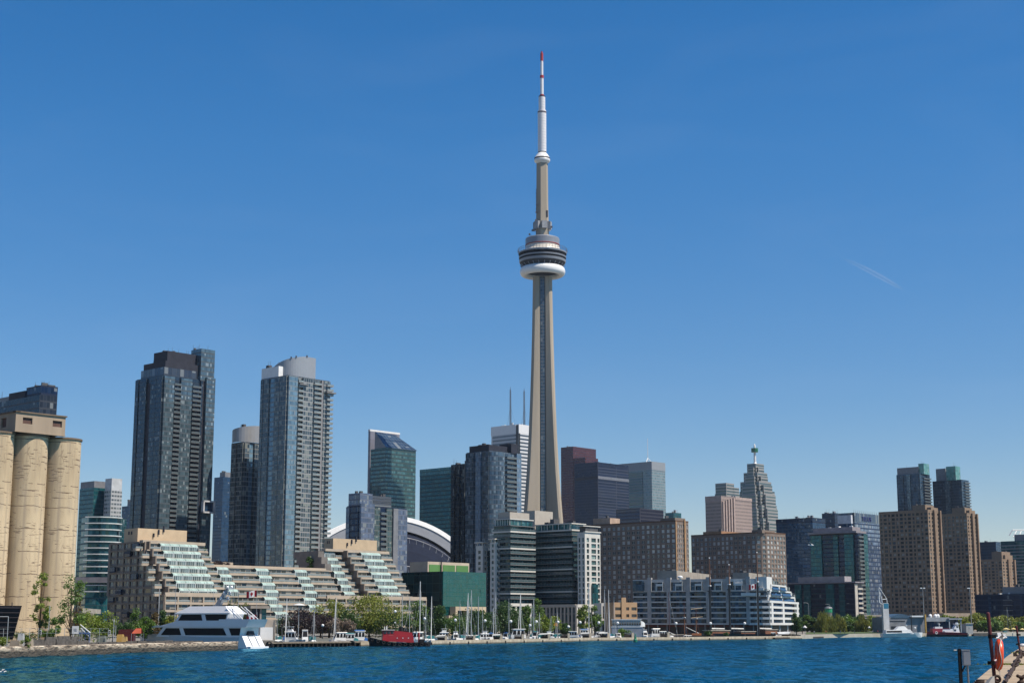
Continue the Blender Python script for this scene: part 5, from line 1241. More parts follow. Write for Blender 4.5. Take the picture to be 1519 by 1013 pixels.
# ------------------------------------------------------------------ water, land, quays
def water():
    g = G('lake_water'); p = g.pos()
    sc_ = lambda v: g.n('VectorMath', {0: p, 1: v}, operation='MULTIPLY').outputs[0]
    def vn(v, d, k): 
        o = g.n('TexNoise', {'Vector': sc_(v), 'Scale': 1.0, 'Detail': d, 'Distortion': .3}).outputs['Color']
        return g.n('VectorMath', {0: g.n('VectorMath', {0: o, 1: (.5, .5, .5)}, operation='SUBTRACT').outputs[0], 1: (k, k, 0)}, operation='MULTIPLY').outputs[0]
    add = lambda a, b: g.n('VectorMath', {0: a, 1: b}, operation='ADD').outputs[0]
    bp = g.n('VectorMath', {0: add(add(g.n('NewGeometry').outputs['Normal'], vn((.34, .10, .1), 3, .95)), add(vn((1.5, .6, .1), 3, .7), vn((.05, .014, .1), 2, .16)))}, operation='NORMALIZE').outputs[0]
    c = g.ramp(g.noise(1, 4, sc_((.035, .012, .1))), (.3, (.001, .026, .052)), (.7, (.002, .044, .080)))
    df = g.n('BsdfDiffuse', {'Color': c}).outputs[0]; gl = g.n('BsdfGlossy', {'Color': (.19, .54, .72), 'Roughness': .13, 'Normal': bp}).outputs[0]
    ms = g.n('MixShader', {0: g.n('Fresnel', {'IOR': 1.30, 'Normal': bp}).outputs[0], 1: df, 2: gl}).outputs[0]; g.t.links.new(ms, g.t.nodes['Material Output'].inputs[0]); m = g.m
    # near part: a rippled sheet; beyond it a flat sheet down to the horizon
    Ys = np.concatenate([np.arange(24, 120, 1.2), np.geomspace(120, 900, 300)]); U = np.linspace(-.44, .44, 420)
    Yg, Ug = np.meshgrid(Ys, U, indexing='ij'); X = Yg * Ug; Z = np.zeros_like(X)
    r = np.random.default_rng(3)
    for k in range(26):
        lam = 2.2 * 1.17 ** k * .6; a = r.normal(math.pi / 2 + .5, .5); ph = r.uniform(0, 6.28); kx, ky = math.cos(a) * 6.283 / lam, math.sin(a) * 6.283 / lam
        q = np.sin(kx * X + ky * Yg + ph); Z += .0085 * min(lam, 12) ** .8 * (1 - np.abs(q)) * np.clip(lam / (Yg * .012), 0, 1)
    Z -= Z.mean()
    ny, nx = X.shape; v = np.stack([X, Yg, Z - .05], -1).reshape(-1, 3); i = np.arange(ny * nx).reshape(ny, nx)
    f = np.stack([i[:-1, :-1], i[:-1, 1:], i[1:, 1:], i[1:, :-1]], -1).reshape(-1, 4)
    me = bpy.data.meshes.new('lake'); me.from_pydata(v.tolist(), [], f.tolist()); me.materials.append(m); me.polygons.foreach_set('use_smooth', [True] * len(me.polygons))
    o = bpy.data.objects.new('lake', me); COL.objects.link(o); o['kind'] = 'structure'
    mb = MB(); mb.face([(-9000, -3000, -.55), (9000, -3000, -.55), (9000, 9000, -.55), (-9000, 9000, -.55)]); struct(mb, 'water', [m])
water()

WLN = [(-200, 981), (0, 975), (190, 968), (352, 963), (400, 959.2), (545, 957.5), (640, 955.6), (760, 953.0), (870, 950.3), (1000, 949.2), (1120, 947.7), (1190, 946.8), (1240, 945), (1380, 943.4), (1519, 941.5), (1700, 940)]
def wl(px):
    for (a, ya), (b, yb) in zip(WLN[:-1], WLN[1:]):
        if px <= b: return ya + (yb - ya) * (px - a) / (b - a)
    return WLN[-1][1]
def shore(px, back=0.0, z=0.0):        # point on the quay line at a pixel column, moved back along the line of sight
    p = gp(px, wl(px), 0); k = (p.y + back) / p.y
    return Vector((p.x * k, p.y * k, z))
ZW = 1.25
def land():
    g = G('ground_mix'); p = g.pos(); f = g.noise(.03, 4, p)
    m = g.base(g.ramp(f, (.35, (.12, .115, .10)), (.65, (.21, .195, .165))), .9)
    front = [gp(-400, 988, 0)] + [shore(x, 6) for x in (-200, 0, 190)]
    a = gp(215, 962, 0); front += [Vector((a.x - 8, 440, 0)), Vector((uy(405) * 450, 450, 0))]
    front += [shore(x, 78) for x in (410, 545, 640, 760, 870, 1000, 1100, 1175)] + [shore(x, 3) for x in (1190, 1240, 1380, 1519, 1700)]
    pts = [(v.x, v.y) for v in front] + [(5000, 1500), (5000, 7000), (-5000, 7000), (-5000, 300)]
    mb = MB()
    mb.face([(x, y, 1.7) for x, y in pts]); n = len(front)
    for i in range(n - 1): mb.wall(pts[i], pts[i + 1], -1, 1.7)
    struct(mb, 'ground', [m])
    gr = G('lawn_grass'); f = gr.noise(.5, 5, gr.pos()); lm = gr.base(gr.ramp(f, (.3, (.03, .055, .012)), (.7, (.07, .10, .025))), .9)
    mb = MB(); q = [shore(1196, 30), shore(1380, 30), shore(1380, 95), shore(1196, 120)]; mb.face([(v.x, v.y, 1.9 + (0 if i < 2 else .5)) for i, v in enumerate(q)]); struct(mb, 'lawn', [lm])
    # elevated road behind the park
    Y = 1090; mb = MB(); x0, x1 = uy(1150) * Y, uy(1330) * Y; za = zt(917, Y)
    mb.hexa([(x0, Y, za), (x1, Y + 30, za), (x1, Y + 48, za), (x0, Y + 18, za), (x0, Y, za + 1.6), (x1, Y + 30, za + 1.6), (x1, Y + 48, za + 1.6), (x0, Y + 18, za + 1.6)])
    mb.hexa([(x0, Y - .5, za + 1.6), (x1, Y + 29.5, za + 1.6), (x1, Y + 29.9, za + 1.6), (x0, Y - .1, za + 1.6), (x0, Y - .5, za + 2.7), (x1, Y + 29.5, za + 2.7), (x1, Y + 29.9, za + 2.7), (x0, Y - .1, za + 2.7)])
    mb.hexa([(x0 - 60, Y + 60, za + 4.5), (x0 + 46, Y + 72, za + 4.5), (x0 + 46, Y + 80, za + 4.5), (x0 - 60, Y + 68, za + 4.5), (x0 - 60, Y + 60, za + 7), (x0 + 46, Y + 72, za + 7), (x0 + 46, Y + 80, za + 7), (x0 - 60, Y + 68, za + 7)])
    for k in range(9):
        f = k / 8; mb.box((x0 + (x1 - x0) * f, Y + 9 + 30 * f, 1.7), 2, 2, za - 1.7, 0, 0)
    struct(mb, 'elevated_road', [plain('road_concrete', (.33, .31, .28), .8)])
land()

def rubble_pier():
    g = G('rubble_stone'); p = g.pos()
    st = g.n('VectorMath', {0: p, 1: (.45, .45, 1.6)}, operation='MULTIPLY').outputs[0]
    f = g.noise(1.0, 6, st, .8); z = g.n('SeparateXYZ', {0: p}).outputs[2]
    c = g.ramp(f, (.36, (.045, .035, .025)), (.5, (.25, .20, .15)), (.64, (.46, .40, .31)))
    c = g.mix(g.n('MapRange', {0: g.M('ADD', z, g.M('MULTIPLY', f, -.9)), 1: 1.25, 2: .35, 3: 0, 4: .93}).outputs[0], c, (.03, .026, .02))   # wet, weedy foot
    bp = g.n('Bump', {'Height': f, 'Strength': 1, 'Distance': .5}).outputs[0]
    m = g.base(c, .9, Normal=bp)
    mb = MB(); n = 300; pts = []
    for k in range(n + 1):
        px = -120 + (352 + 120) * k / n; pts.append(shore(px))
    pr = [(0, -.6), (.0, .35), (.18, .75), (.1, 1.05), (.45, 1.5), (.7, 1.85), (1.5, 2.0), (6.0, 2.02), (9.5, 1.9), (9.8, -.5)]
    rings = []
    for k, q in enumerate(pts):
        rg = []
        for j, (d, z_) in enumerate(pr):
            e = (RNG.random() - .5) * (.75 if 1 <= j <= 5 else .12); tip = max(0, (k - n + 6) / 6)
            rg.append(Vector((q.x + (0 if j < 7 else -1.5 * tip), q.y + (d + e * .8) * (1 - 0) , max(-.6, z_ + e * .28))))
        rings.append(rg)
    mb.loft(rings, 0, True, False)
    o = mb.build('stone_pier', [m]); tag(o, 'rough weathered stone and concrete pier running along the water at the lower left', 'pier')
    # logs and blocks on it
    wood = plain('weathered_timber', (.12, .11, .10), .9, .4, 1.2)
    def log(px0, px1, back, z, hh, lab):
        a, b_ = shore(px0, back, z), shore(px1, back, z); mb = MB()
        n = max(2, int((b_ - a).length / 4))
        for r_ in range(2):
            for k in range(n):
                hh_ = hh * (.65 + .5 * RNG.random()); A = a + (b_ - a) * (k / n) + Vector((RNG.normal(0, .1), RNG.normal(0, .1) + r_ * .45, RNG.normal(0, .04))); B = a + (b_ - a) * ((k + .97) / n) + Vector((0, r_ * .45, 0))
                d = (B - A); ang = math.atan2(d.y, d.x); mb.box(((A.x + B.x) / 2, (A.y + B.y) / 2, z), d.length - .3 * RNG.random(), .42, hh_, ang, 0)
        tag(mb.build('timber_stack', [wood]), lab, 'timber')
    log(46, 128, 8.5, 2.0, 1.05, 'long grey stack of weathered timber on the stone pier below the silos'); log(64, 120, 9.6, 3.05, .7, 'second layer of weathered timber lying on the grey stack below the silos')
    log(128, 255, 8.5, 1.95, .5, 'low grey timber curb on the stone pier left of the white yacht'); log(228, 300, 8.2, 1.95, .3, 'grey timber pile on the stone pier in front of the yacht bow')
rubble_pier()

def walls():
    cw = G('quay_concrete'); p = cw.pos(); z = cw.n('SeparateXYZ', {0: p}).outputs[2]
    c = cw.ramp(cw.noise(.5, 6, p), (.3, (.27, .225, .165)), (.7, (.45, .385, .29)))
    c = cw.mix(cw.n('MapRange', {0: z, 1: .5, 2: .15, 3: 0, 4: .9}).outputs[0], c, (.05, .045, .035))
    m = cw.base(c, .85); MT['quay'] = m
    mb = MB(); xs = [640 + 5.5 * k for k in range(101)]
    for i in range(100):
        a, b_ = shore(xs[i]), shore(xs[i + 1]); o1, o2 = shore(xs[i], 6), shore(xs[i + 1], 6); j = .0 if i % 5 else .12
        q = [(a.x, a.y + j, -1), (b_.x - .04, b_.y + j, -1), (o2.x, o2.y, -1), (o1.x, o1.y, -1)]
        mb.hexa(q + [(x, y, ZW) for x, y, _ in q])
        if i % 5 == 0: mb.box((a.x, a.y - .1, -1), .5, .5, ZW + .5, 0, 1)
    tag(mb.build('sea_wall', [m, plain('wet_timber', (.05, .045, .04), .9)]), 'long low tan concrete sea wall in front of the marina boats', 'sea wall')
    mb = MB(); xs = [1188 + 8 * k for k in range(64)]
    for i in range(63):
        a, b_ = shore(xs[i]), shore(xs[i + 1]); o1, o2 = shore(xs[i], 8), shore(xs[i + 1], 8)
        q = [(a.x, a.y, -1), (b_.x, b_.y, -1), (o2.x, o2.y, -1), (o1.x, o1.y, -1)]; mb.hexa(q + [(x, y, 1.75) for x, y, _ in q])
    tag(mb.build('quay_wall', [plain('pale_quay', (.40, .37, .31), .85, .12)]), 'pale stone park quay wall on the far right of the water', 'quay wall')
    mb = MB()                                            # low dark floating pontoon
    a, b_ = shore(1150, -8), shore(1222, -8); mb.hexa([(a.x, a.y, -.2), (b_.x, b_.y, -.2), (b_.x, b_.y + 6, -.2), (a.x, a.y + 6, -.2), (a.x, a.y, .7), (b_.x, b_.y, .7), (b_.x, b_.y + 6, .7), (a.x, a.y + 6, .7)])
    tag(mb.build('pontoon', [plain('pontoon_dark', (.06, .055, .05), .8)]), 'low dark pontoon between the sea wall and the park quay', 'pontoon')
    mb = MB(); a, b_ = shore(1445, -6), shore(1487, -6); mb.hexa([(a.x, a.y, -.2), (b_.x, b_.y, -.2), (b_.x, b_.y + 6, -.2), (a.x, a.y + 6, -.2), (a.x, a.y, 1.6), (b_.x, b_.y, 1.6), (b_.x, b_.y + 6, 1.6), (a.x, a.y + 6, 1.6)])
    tag(mb.build('barge', [plain('pontoon_dark', ())]), 'flat dark barge moored at the park quay right of the fireboat', 'barge')
    # timber dock for the tug
    t = thing('timber_dock', 'dark timber dock with tyre fenders between the yacht and the red tugboat', 'dock', shore(470))
    mb = MB(); a, b_ = shore(398), shore(545); o2, o1 = shore(545, 12), shore(398, 12)
    q = [(v.x, v.y, .95) for v in (a, b_, o2, o1)]; mb.hexa(q + [(x, y, 1.3) for x, y, _ in q]); mb.build('deck', [plain('dock_deck', (.23, .19, .145), .9, .25, 1)], t)
    mb = MB()
    for k in range(24):
        c = a + (b_ - a) * (k / 23); mb.tube((c.x, c.y + .4, -1), (c.x, c.y + .4, 1.0), .2, .2, 6); mb.tube((c.x, c.y + 4, -1), (c.x, c.y + 4, 1.0), .2, .2, 6)
    mb.hexa([(v.x, v.y + 7 + (0 if i < 2 else -2), -1) for i, v in enumerate((a, b_, o2, o1))] + [(v.x, v.y + 7 + (0 if i < 2 else -2), .94) for i, v in enumerate((a, b_, o2, o1))])
    mb.build('piles', [plain('wet_timber', ())], t)
    mb = MB(); e0, e1 = shore(535, -.3), shore(546, -.3); mb.hexa([(e0.x, e0.y, -1), (e1.x, e1.y, -1), (e1.x, e1.y + 6, -1), (e0.x, e0.y + 6, -1), (e0.x, e0.y, 1.35), (e1.x, e1.y, 1.35), (e1.x, e1.y + 6, 1.35), (e0.x, e0.y + 6, 1.35)]); mb.build('concrete_end', [m], t)
    for px in (399, 409, 416, 522):
        c = shore(px, -.35, .6); mb = MB(); torus(mb, c, .75, .27, 'Y'); mb.build('tyre_fender', [plain('tyre_rubber', (.02, .02, .022), .8)], t)
def torus(mb, c, Rr, r, axis='Z', n=20, k=8, m=0, a0=0, a1=360):
    rings = []
    for i in range(n + (0 if a1 - a0 == 360 else 1)):
        a = R(a0 + (a1 - a0) * i / n); rg = []
        for j in range(k):
            b_ = 2 * math.pi * j / k; rr = Rr + r * math.cos(b_); x, y, z = rr * math.cos(a), rr * math.sin(a), r * math.sin(b_)
            rg.append(Vector(c) + (Vector((x, y, z)) if axis == 'Z' else Vector((x, z, y)) if axis == 'Y' else Vector((z, x, y))))
        rings.append(rg)
    if a1 - a0 == 360: rings.append(rings[0])
    mb.loft(rings, m, False)
walls()

# ------------------------------------------------------------------ the big white yacht
def yacht():
    t = thing('motor_yacht', 'large white three-deck motor yacht with black window bands moored behind the stone pier', 'yacht', (0, 0, 0))
    hullp = plain('yacht_white', (.80, .81, .83), .3, .03); blk = plain('yacht_glass', (.006, .007, .010), .62); grey = plain('yacht_grey', (.33, .35, .38), .4)
    Lh = 38.0; rings = []; n = 16
    # x from bow 0 to stern Lh, y half beam, z
    def beam(x): return 3.6 * min(1, (x / 15.0) ** .62) if x > 0 else 0
    for k in range(n + 1):
        x = Lh * (k / n) ** 1.15; bm = max(.04, beam(x)); sheer = 3.5 - .9 * min(1, x / 26); rake = 3.0 * max(0, 1 - x / 7)
        rings.append([(x + rake * 1.0, bm * .5, -1), (x + rake * .4, bm * .88, 0.0), (x + rake * .2, bm * .95, .9), (x, bm, sheer), (x, -bm, sheer), (x + rake * .2, -bm * .95, .9), (x + rake * .4, -bm * .88, 0), (x + rake, -bm * .5, -1)])
    mb = MB(); mb.loft([[Vector(p) for p in r] for r in rings])
    hull = mb
    def band(mb_, x0, x1, z0, z1, hb0, hb1, s0=0., s1=0., m=0):       # deckhouse with raked ends: s = shift of the upper edge
        q = [(x0, -hb0, z0), (x1, -hb0, z0), (x1, hb0, z0), (x0, hb0, z0), (x0 + s0, -hb1, z1), (x1 + s1, -hb1, z1), (x1 + s1, hb1, z1), (x0 + s0, hb1, z1)]
        mb_.hexa(q, m)
    st = MB(); band(st, Lh - .05, Lh + 3.2, -.5, 3.1, 3.55, 3.3, 0, -2.4); 
    for y in (-1.9, 0, 1.9): pass
    band(st, Lh + 2.6, Lh + 3.9, -.4, .45, 3.4, 3.4)
    for s in (-1, 1): st.tube((Lh + 2.8, s * 1.3, .5), (Lh + 1.0, s * 1.3, 3.0), .09, .09, 5, 1)
    ln = MB(); 
    for s in (-1, 1): ln.hexa([(8, s * 3.42, 1.02), (Lh - 1, s * 3.47, .98), (Lh - 1, s * 3.60, .98), (8, s * 3.3, 1.02), (8, s * 3.44, 1.14), (Lh - 1, s * 3.49, 1.10), (Lh - 1, s * 3.62, 1.10), (8, s * 3.36, 1.14)])
    main = MB(); band(main, 9.5, 38.2, 2.6, 5.0, 3.45, 3.3, 2.3, .4); band(main, 7.5, 39.5, 4.95, 5.4, 3.5, 3.5, 1.5, 0); band(main, 11, 38.6, 5.38, 6.6, 3.45, 3.3, 6.0, 1.6); band(main, 30.5, 40.2, 5.0, 6.9, 3.52, 3.35, 0.6, 1.2)
    upr = MB(); band(upr, 15.6, 33.2, 6.5, 8.2, 3.05, 2.9, 1.6, .6); band(upr, 15.2, 34.5, 8.15, 8.45, 3.15, 3.15, .6, 0); band(upr, 15.6, 34.3, 8.43, 10.1, 3.1, 2.2, 4.2, -2.2)
    win = []
    def sidewin(x0, x1, z0, z1, hb0, hb1, s0, s1):
        for s in (-1, 1):
            m = MB(); q = [Vector((x0, s * hb0, z0)), Vector((x1, s * hb0, z0)), Vector((x1 + s1, s * hb1, z1)), Vector((x0 + s0, s * hb1, z1))]; m.face(q)
            q2 = [p + Vector((0, -s * .1, 0)) for p in q]
            for a in range(4): m.face([q[a], q[(a + 1) % 4], q2[(a + 1) % 4], q2[a]])
            win.append(m)
    sidewin(11.2, 18.4, 3.05, 4.75, 3.47, 3.38, 1.7, -.9); sidewin(19.9, 33.9, 3.05, 4.75, 3.47, 3.38, -1.0, -1.3); sidewin(35.5, 38.2, 3.05, 4.75, 3.47, 3.38, -1.0, .2)
    sidewin(16.8, 25.2, 6.62, 8.1, 3.09, 2.95, 1.0, -.6); sidewin(26.6, 33.0, 6.62, 8.1, 3.09, 2.95, -.7, .3)
    m = MB(); m.face([(16.2, -2.7, 6.65), (16.2, 2.7, 6.65), (17.3, 2.6, 8.1), (17.3, -2.6, 8.1)][::-1]); win.append(m); m = MB(); m.face([(10.2, -3.0, 3.05), (10.2, 3.0, 3.05), (11.7, 2.9, 4.8), (11.7, -2.9, 4.8)]); win.append(m)
    mast = MB(); mast.hexa([(26.5, -.5, 10), (28.3, -.5, 10), (28.3, .5, 10), (26.5, .5, 10), (30.2, -.25, 14.3), (31.0, -.25, 14.3), (31.0, .25, 14.3), (30.2, .25, 14.3)])
    for z, w_, o in ((11.6, 1.9, 1.6), (12.9, 1.5, 2.4), (14.2, 1.1, 3.3)): mast.box((28.0 + o, 0, z), .7, w_ * 2, .22); mast.ball((28.0 + o, w_ * .7, z + .55), .36, 8, 1); mast.ball((28.0 + o, -w_ * .7, z + .5), .3, 8, 1)
    whips = []
    for a_, b_, r_ in (((25, 1, 9.9), (25, 1, 14.2), .05), ((34, -1, 8.3), (33.6, -1, 14.5), .05), ((12.6, 0, 5), (12.6, 0, 16), .09), ((33.5, 1, 8.3), (33.5, 1, 15.5), .06)): m = MB(); m.tube(a_, b_, r_, r_ * .6, 5); whips.append(m)
    rls = []
    for s in (-1, 1):
        for a, b_ in (((33, s * 2.6, 10.0), (37.4, s * 2.9, 6.9)), ((34.2, s * 2.6, 9.9), (38.6, s * 2.9, 6.9)), ((34.6, s * 2.6, 9.8), (36.0, s * 2.9, 6.9))): rl = MB(); rl.tube(a, b_, .1, .1, 5); rls.append(('stay', rl))
        rl = MB(); rls.append(('rail', rl)); pts = [(x, s * max(.1, beam(x)) * .96, 3.5 - .9 * min(1, x / 26) + .75) for x in (.6, 2, 4, 6, 8, 10)]; rl.path(pts, .035, 4)
        for p in pts: rl.tube((p[0], p[1], p[2] - .75), p, .03, .03, 4)
    bt = MB(); band(bt, Lh - 1.5, Lh + 1.2, 3.1, 4.1, 1.2, .9, .3, -.2)
    stern = gp(382, 961, 0); bow_px, Yb = 207, 446.0; bow = Vector((uy(bow_px, 938) * Yb, Yb, 0))
    d = (stern - bow); total = Lh + 3.2; k = d.length / total; ang = math.atan2(d.y, d.x)
    t.location = bow; t.rotation_euler = (0, 0, ang); t.scale = (k, k * .88, k * .97); WL[t.name] = Vector((0, 0, 0))
    hull.build('hull', [plain('yacht_hull_shaded', (.55, .585, .63), .2, .03)], t); st.build('stern_platform', [hullp, grey], t); ln.build('hull_stripe', [black], t); main.build('main_deckhouse', [hullp], t)  # hull is white paint, greyed in the colour for shade and water reflection
    u = upr.build('upper_deckhouse', [hullp], t); emit(t, 'window_band', win, [blk]); mast.build('radar_mast', [grey, hullp], t); [m_.build(nm_, [hullp], t) for nm_, m_ in rls]; emit(t, 'whip_antenna', whips, [grey]); bt.build('tender', [darkmetal], t)
    return t, k
yt, yk = yacht(); print('YACHT scale', yk)

# ------------------------------------------------------------------ red tugboat
def tug():
    bow = shore(546, -5.5); stern = Vector((uy(638) * (bow.y + 3), bow.y + 3, 0)); d = stern - bow; L = d.length; ang = math.atan2(d.y, d.x)
    t = thing('tugboat', 'red and black harbour tugboat with tyre fenders moored at the end of the timber dock', 'tugboat', (0, 0, 0))
    blk = plain('tug_black', (.018, .018, .02), .6); red = plain('tug_red', (.36, .012, .015), .4, .08); k = L / 20.0
    def hb(x): return 2.9 * min(1, (x / 4.0) ** .55, ((20.4 - x) / 3.0) ** .5 if x > 17.4 else 1)
    rings = []
    for i in range(15):
        x = 20 * i / 14; b_ = max(.15, hb(x)); sh = 1.15 + 1.9 * max(0, 1 - x / 9.5) ** 1.6 + .15 * max(0, (x - 15) / 5)
        rings.append([Vector(p) for p in ((x + .5 * max(0, 1 - x / 3), b_ * .7, -.6), (x, b_, sh), (x, -b_, sh), (x + .5 * max(0, 1 - x / 3), -b_ * .7, -.6))])
    mb = MB(); mb.loft(rings); H_ = mb
    for s in (1, 2): pass
    fd = []
    for i in range(11):
        x = 1.2 + 1.75 * i
        for s in (-1, 1):
            m = MB(); sh = 1.0 + 1.9 * max(0, 1 - x / 9.5) ** 1.6; torus(m, (x, s * (hb(x) + .12), sh - .5), .42, .18, 'Y', 12, 6); fd.append(m)
    m = MB(); torus(m, (.1, 0, 2.2), .5, .25, 'X', 12, 6); fd.append(m)
    cab = MB(); cab.hexa([(4.4, -2.0, 1.6), (14.6, -2.1, 1.1), (14.6, 2.1, 1.1), (4.4, 2.0, 1.6), (4.6, -1.9, 3.5), (14.4, -2.0, 3.3), (14.4, 2.0, 3.3), (4.6, 1.9, 3.5)]); cab.hexa([(8.2, -1.8, 3.3), (14.2, -1.9, 3.2), (14.2, 1.9, 3.2), (8.2, 1.8, 3.3), (8.3, -1.7, 4.9), (14, -1.8, 4.3), (14, 1.8, 4.3), (8.3, 1.7, 4.9)])
    wh = MB(); wh.hexa([(4.7, -1.7, 3.5), (8.2, -1.8, 3.5), (8.2, 1.8, 3.5), (4.7, 1.7, 3.5), (4.4, -1.7, 5.0), (8.2, -1.8, 5.0), (8.2, 1.8, 5.0), (4.4, 1.7, 5.0)]); wh.box((6.3, 0, 5.0), 4.2, 3.9, .22, 0, 1)
    wns = []
    for s in (-1, 1):
        for x in (4.85, 6.0, 7.1): wn = MB(); wns.append(wn); wn.hexa([(x, s * 1.80, 3.95), (x + .85, s * 1.82, 3.95), (x + .85, s * 1.75, 3.95), (x, s * 1.72, 3.95), (x, s * 1.80, 4.75), (x + .85, s * 1.84, 4.75), (x + .85, s * 1.75, 4.75), (x, s * 1.72, 4.75)])
    for y in (-1.2, -.3, .6): wn = MB(); wns.append(wn); wn.box((4.55, y + .35, 3.95), .3, .7, .8)
    pt = []
    for x in (9.2, 11.0, 12.8):
        for s in (-1, 1): m = MB(); m.lathe((0, 0, 0), [(0, 0), (.2, 0), (.2, .06), (.12, .06)], 10); m.v = [(x + a, s * (2.03 + c), 2.55 + b_) for a, b_, c in m.v]; pt.append(m)
    fn = MB(); fn.lathe((10.6, 0, 4.5), [(.7, 0), (.6, 1.6), (.45, 1.6), (.45, 1.2)], 14); fn.box((12.2, 0, 4.3), 1.6, 2.2, .7, 0)
    ms = MB(); ms.tube((8.6, 0, 4.6), (8.6, 0, 11.6), .1, .06, 6); ms.tube((8.0, -1.0, 8.2), (8.0, 1.0, 8.2), .05, .05, 4); ms.box((8.6, 0, 7.3), .5, .9, .35, 0, 1); ms.box((6.0, .7, 5.2), .3, .3, 1.1, 0, 1); ms.box((5.2, -.7, 5.2), .25, .25, .9, 0, 1); ms.ball((8.6, 0, 11.0), .45, 8, 1); ms.tube((16.4, 0, 1.2), (16.4, 0, 4.4), .28, .24, 8, 2); ms.box((17.3, 0, 1.2), 1.6, 1.8, 1.0, 0, 0)
    t.location = bow; t.rotation_euler = (0, 0, ang); t.scale = (k,) * 3
    H_.build('hull', [blk], t); emit(t, 'tyre_fender', fd, [plain('tyre_rubber', ())]); c = cab.build('deckhouse', [red], t); w_ = wh.build('wheelhouse', [red, plain('tug_cream', (.6, .55, .5), .5)], t); emit(w_, 'window', wns, [winglass]); emit(c, 'porthole', pt, [whitepaint]); fn.build('funnel', [blk], t); ms.build('mast', [blk, whitepaint, red], t)
tug()
# ------------------------------------------------------------------ marina boats
gel = plain('gelcoat_white', (.74, .74, .72), .3, .05); alum = plain('mast_alloy', (.50, .51, .52), .35, .05); alumd = plain('mast_grey_alloy', (.27, .31, .33), .4, .05)
canvb = plain('canvas_blue', (.02, .10, .30), .8, .1); canvw = plain('sail_cover_white', (.62, .62, .60), .8, .06); canvt = plain('canvas_teal', (.03, .16, .18), .8, .1); teak = plain('varnished_wood', (.20, .075, .03), .4, .2)
def hull_rings(L, B, fb, n=9):
    out = []
    for k in range(n):
        x = L * (k / (n - 1) - .5); f = k / (n - 1); b = B / 2 * (math.sin(math.pi * min(1, .08 + f * .62)) ** .8 if f < .75 else 1 - .15 * (f - .75) * 4) * (0.06 if k == 0 else 1)
        sh = fb * (1.25 - .3 * f); out.append([Vector(p) for p in ((x + (.6 if k == 0 else 0), b * .5, -.4), (x, b, sh), (x, -b, sh), (x + (.6 if k == 0 else 0), -b * .5, -.4))])
    return out
def place(t, p, ang): t.location = p; t.rotation_euler = (0, 0, ang); WL[t.name] = Vector((0, 0, 0))
def sailboat(px, top, back, label, ang=None, cover=None, mastm=None, stay=0, thick=1.0, yard=False):
    p = shore(px, back); Y = p.y; mh = zt(top, Y); L = max(7.5, mh * .78); ang = R(random.uniform(60, 120)) if ang is None else R(ang)
    t = thing('sailboat', label, 'sailboat', (0, 0, 0), 'sailboats in the marina')
    mb = MB(); mb.loft(hull_rings(L, L * .31, 1.05)); c = MB(); c.hexa([(-L * .18, -L * .09, 1.0), (L * .2, -L * .11, .9), (L * .2, L * .11, .9), (-L * .18, L * .09, 1.0), (-L * .12, -L * .07, 1.6), (L * .17, -L * .09, 1.65), (L * .17, L * .09, 1.65), (-L * .12, L * .07, 1.6)]); c.hexa([(L * .17, -1.1, 1.6), (L * .34, -1.1, 1.2), (L * .34, 1.1, 1.2), (L * .17, 1.1, 1.6), (L * .19, -1.0, 2.5), (L * .33, -1.0, 2.6), (L * .33, 1.0, 2.6), (L * .19, 1.0, 2.5)], 1)
    mm = MB(); mx = -L * .06; r = .10 * thick
    mm.tube((mx, 0, 1.4), (mx, 0, mh), r, r * .75, 7)
    for f in (.5, .72): mm.tube((mx, -.8 * (1.3 - f), 1.4 + (mh - 1.4) * f), (mx, .8 * (1.3 - f), 1.4 + (mh - 1.4) * f), .025, .025, 4)
    for s in (-1, 1): mm.path([(mx, s * L * .15, 1.2), (mx, s * .55, 1.4 + (mh - 1.4) * .5), (mx, 0, mh - .4)], .018, 3)
    mm.tube((L * .47, 0, 1.2), (mx, 0, mh - .1), .018, .018, 3)
    bm = MB(); bm.tube((mx + .1, 0, 2.6), (L * .36, 0, 2.5), .17, .2, 8)
    st = MB(); st.tube((-L * .48, 0, 1.3), (mx - .05, 0, 1.4 + (mh - 1.4) * (.97 if stay else .9)), .13 if stay else .03, .05 if stay else .025, 6)
    place(t, p, ang)
    mb.build('hull', [gel], t); c.build('cabin', [gel, cover or canvt], t); m_ = mm.build('mast', [mastm or alum], t); bm.build('boom', [cover or canvw], t); st.build('furled_sail', [canvw], t)
    return t
GB = 'before the green glass box'; WC = 'in front of the white balconied condo'; TB = 'in front of the beige terraced building'
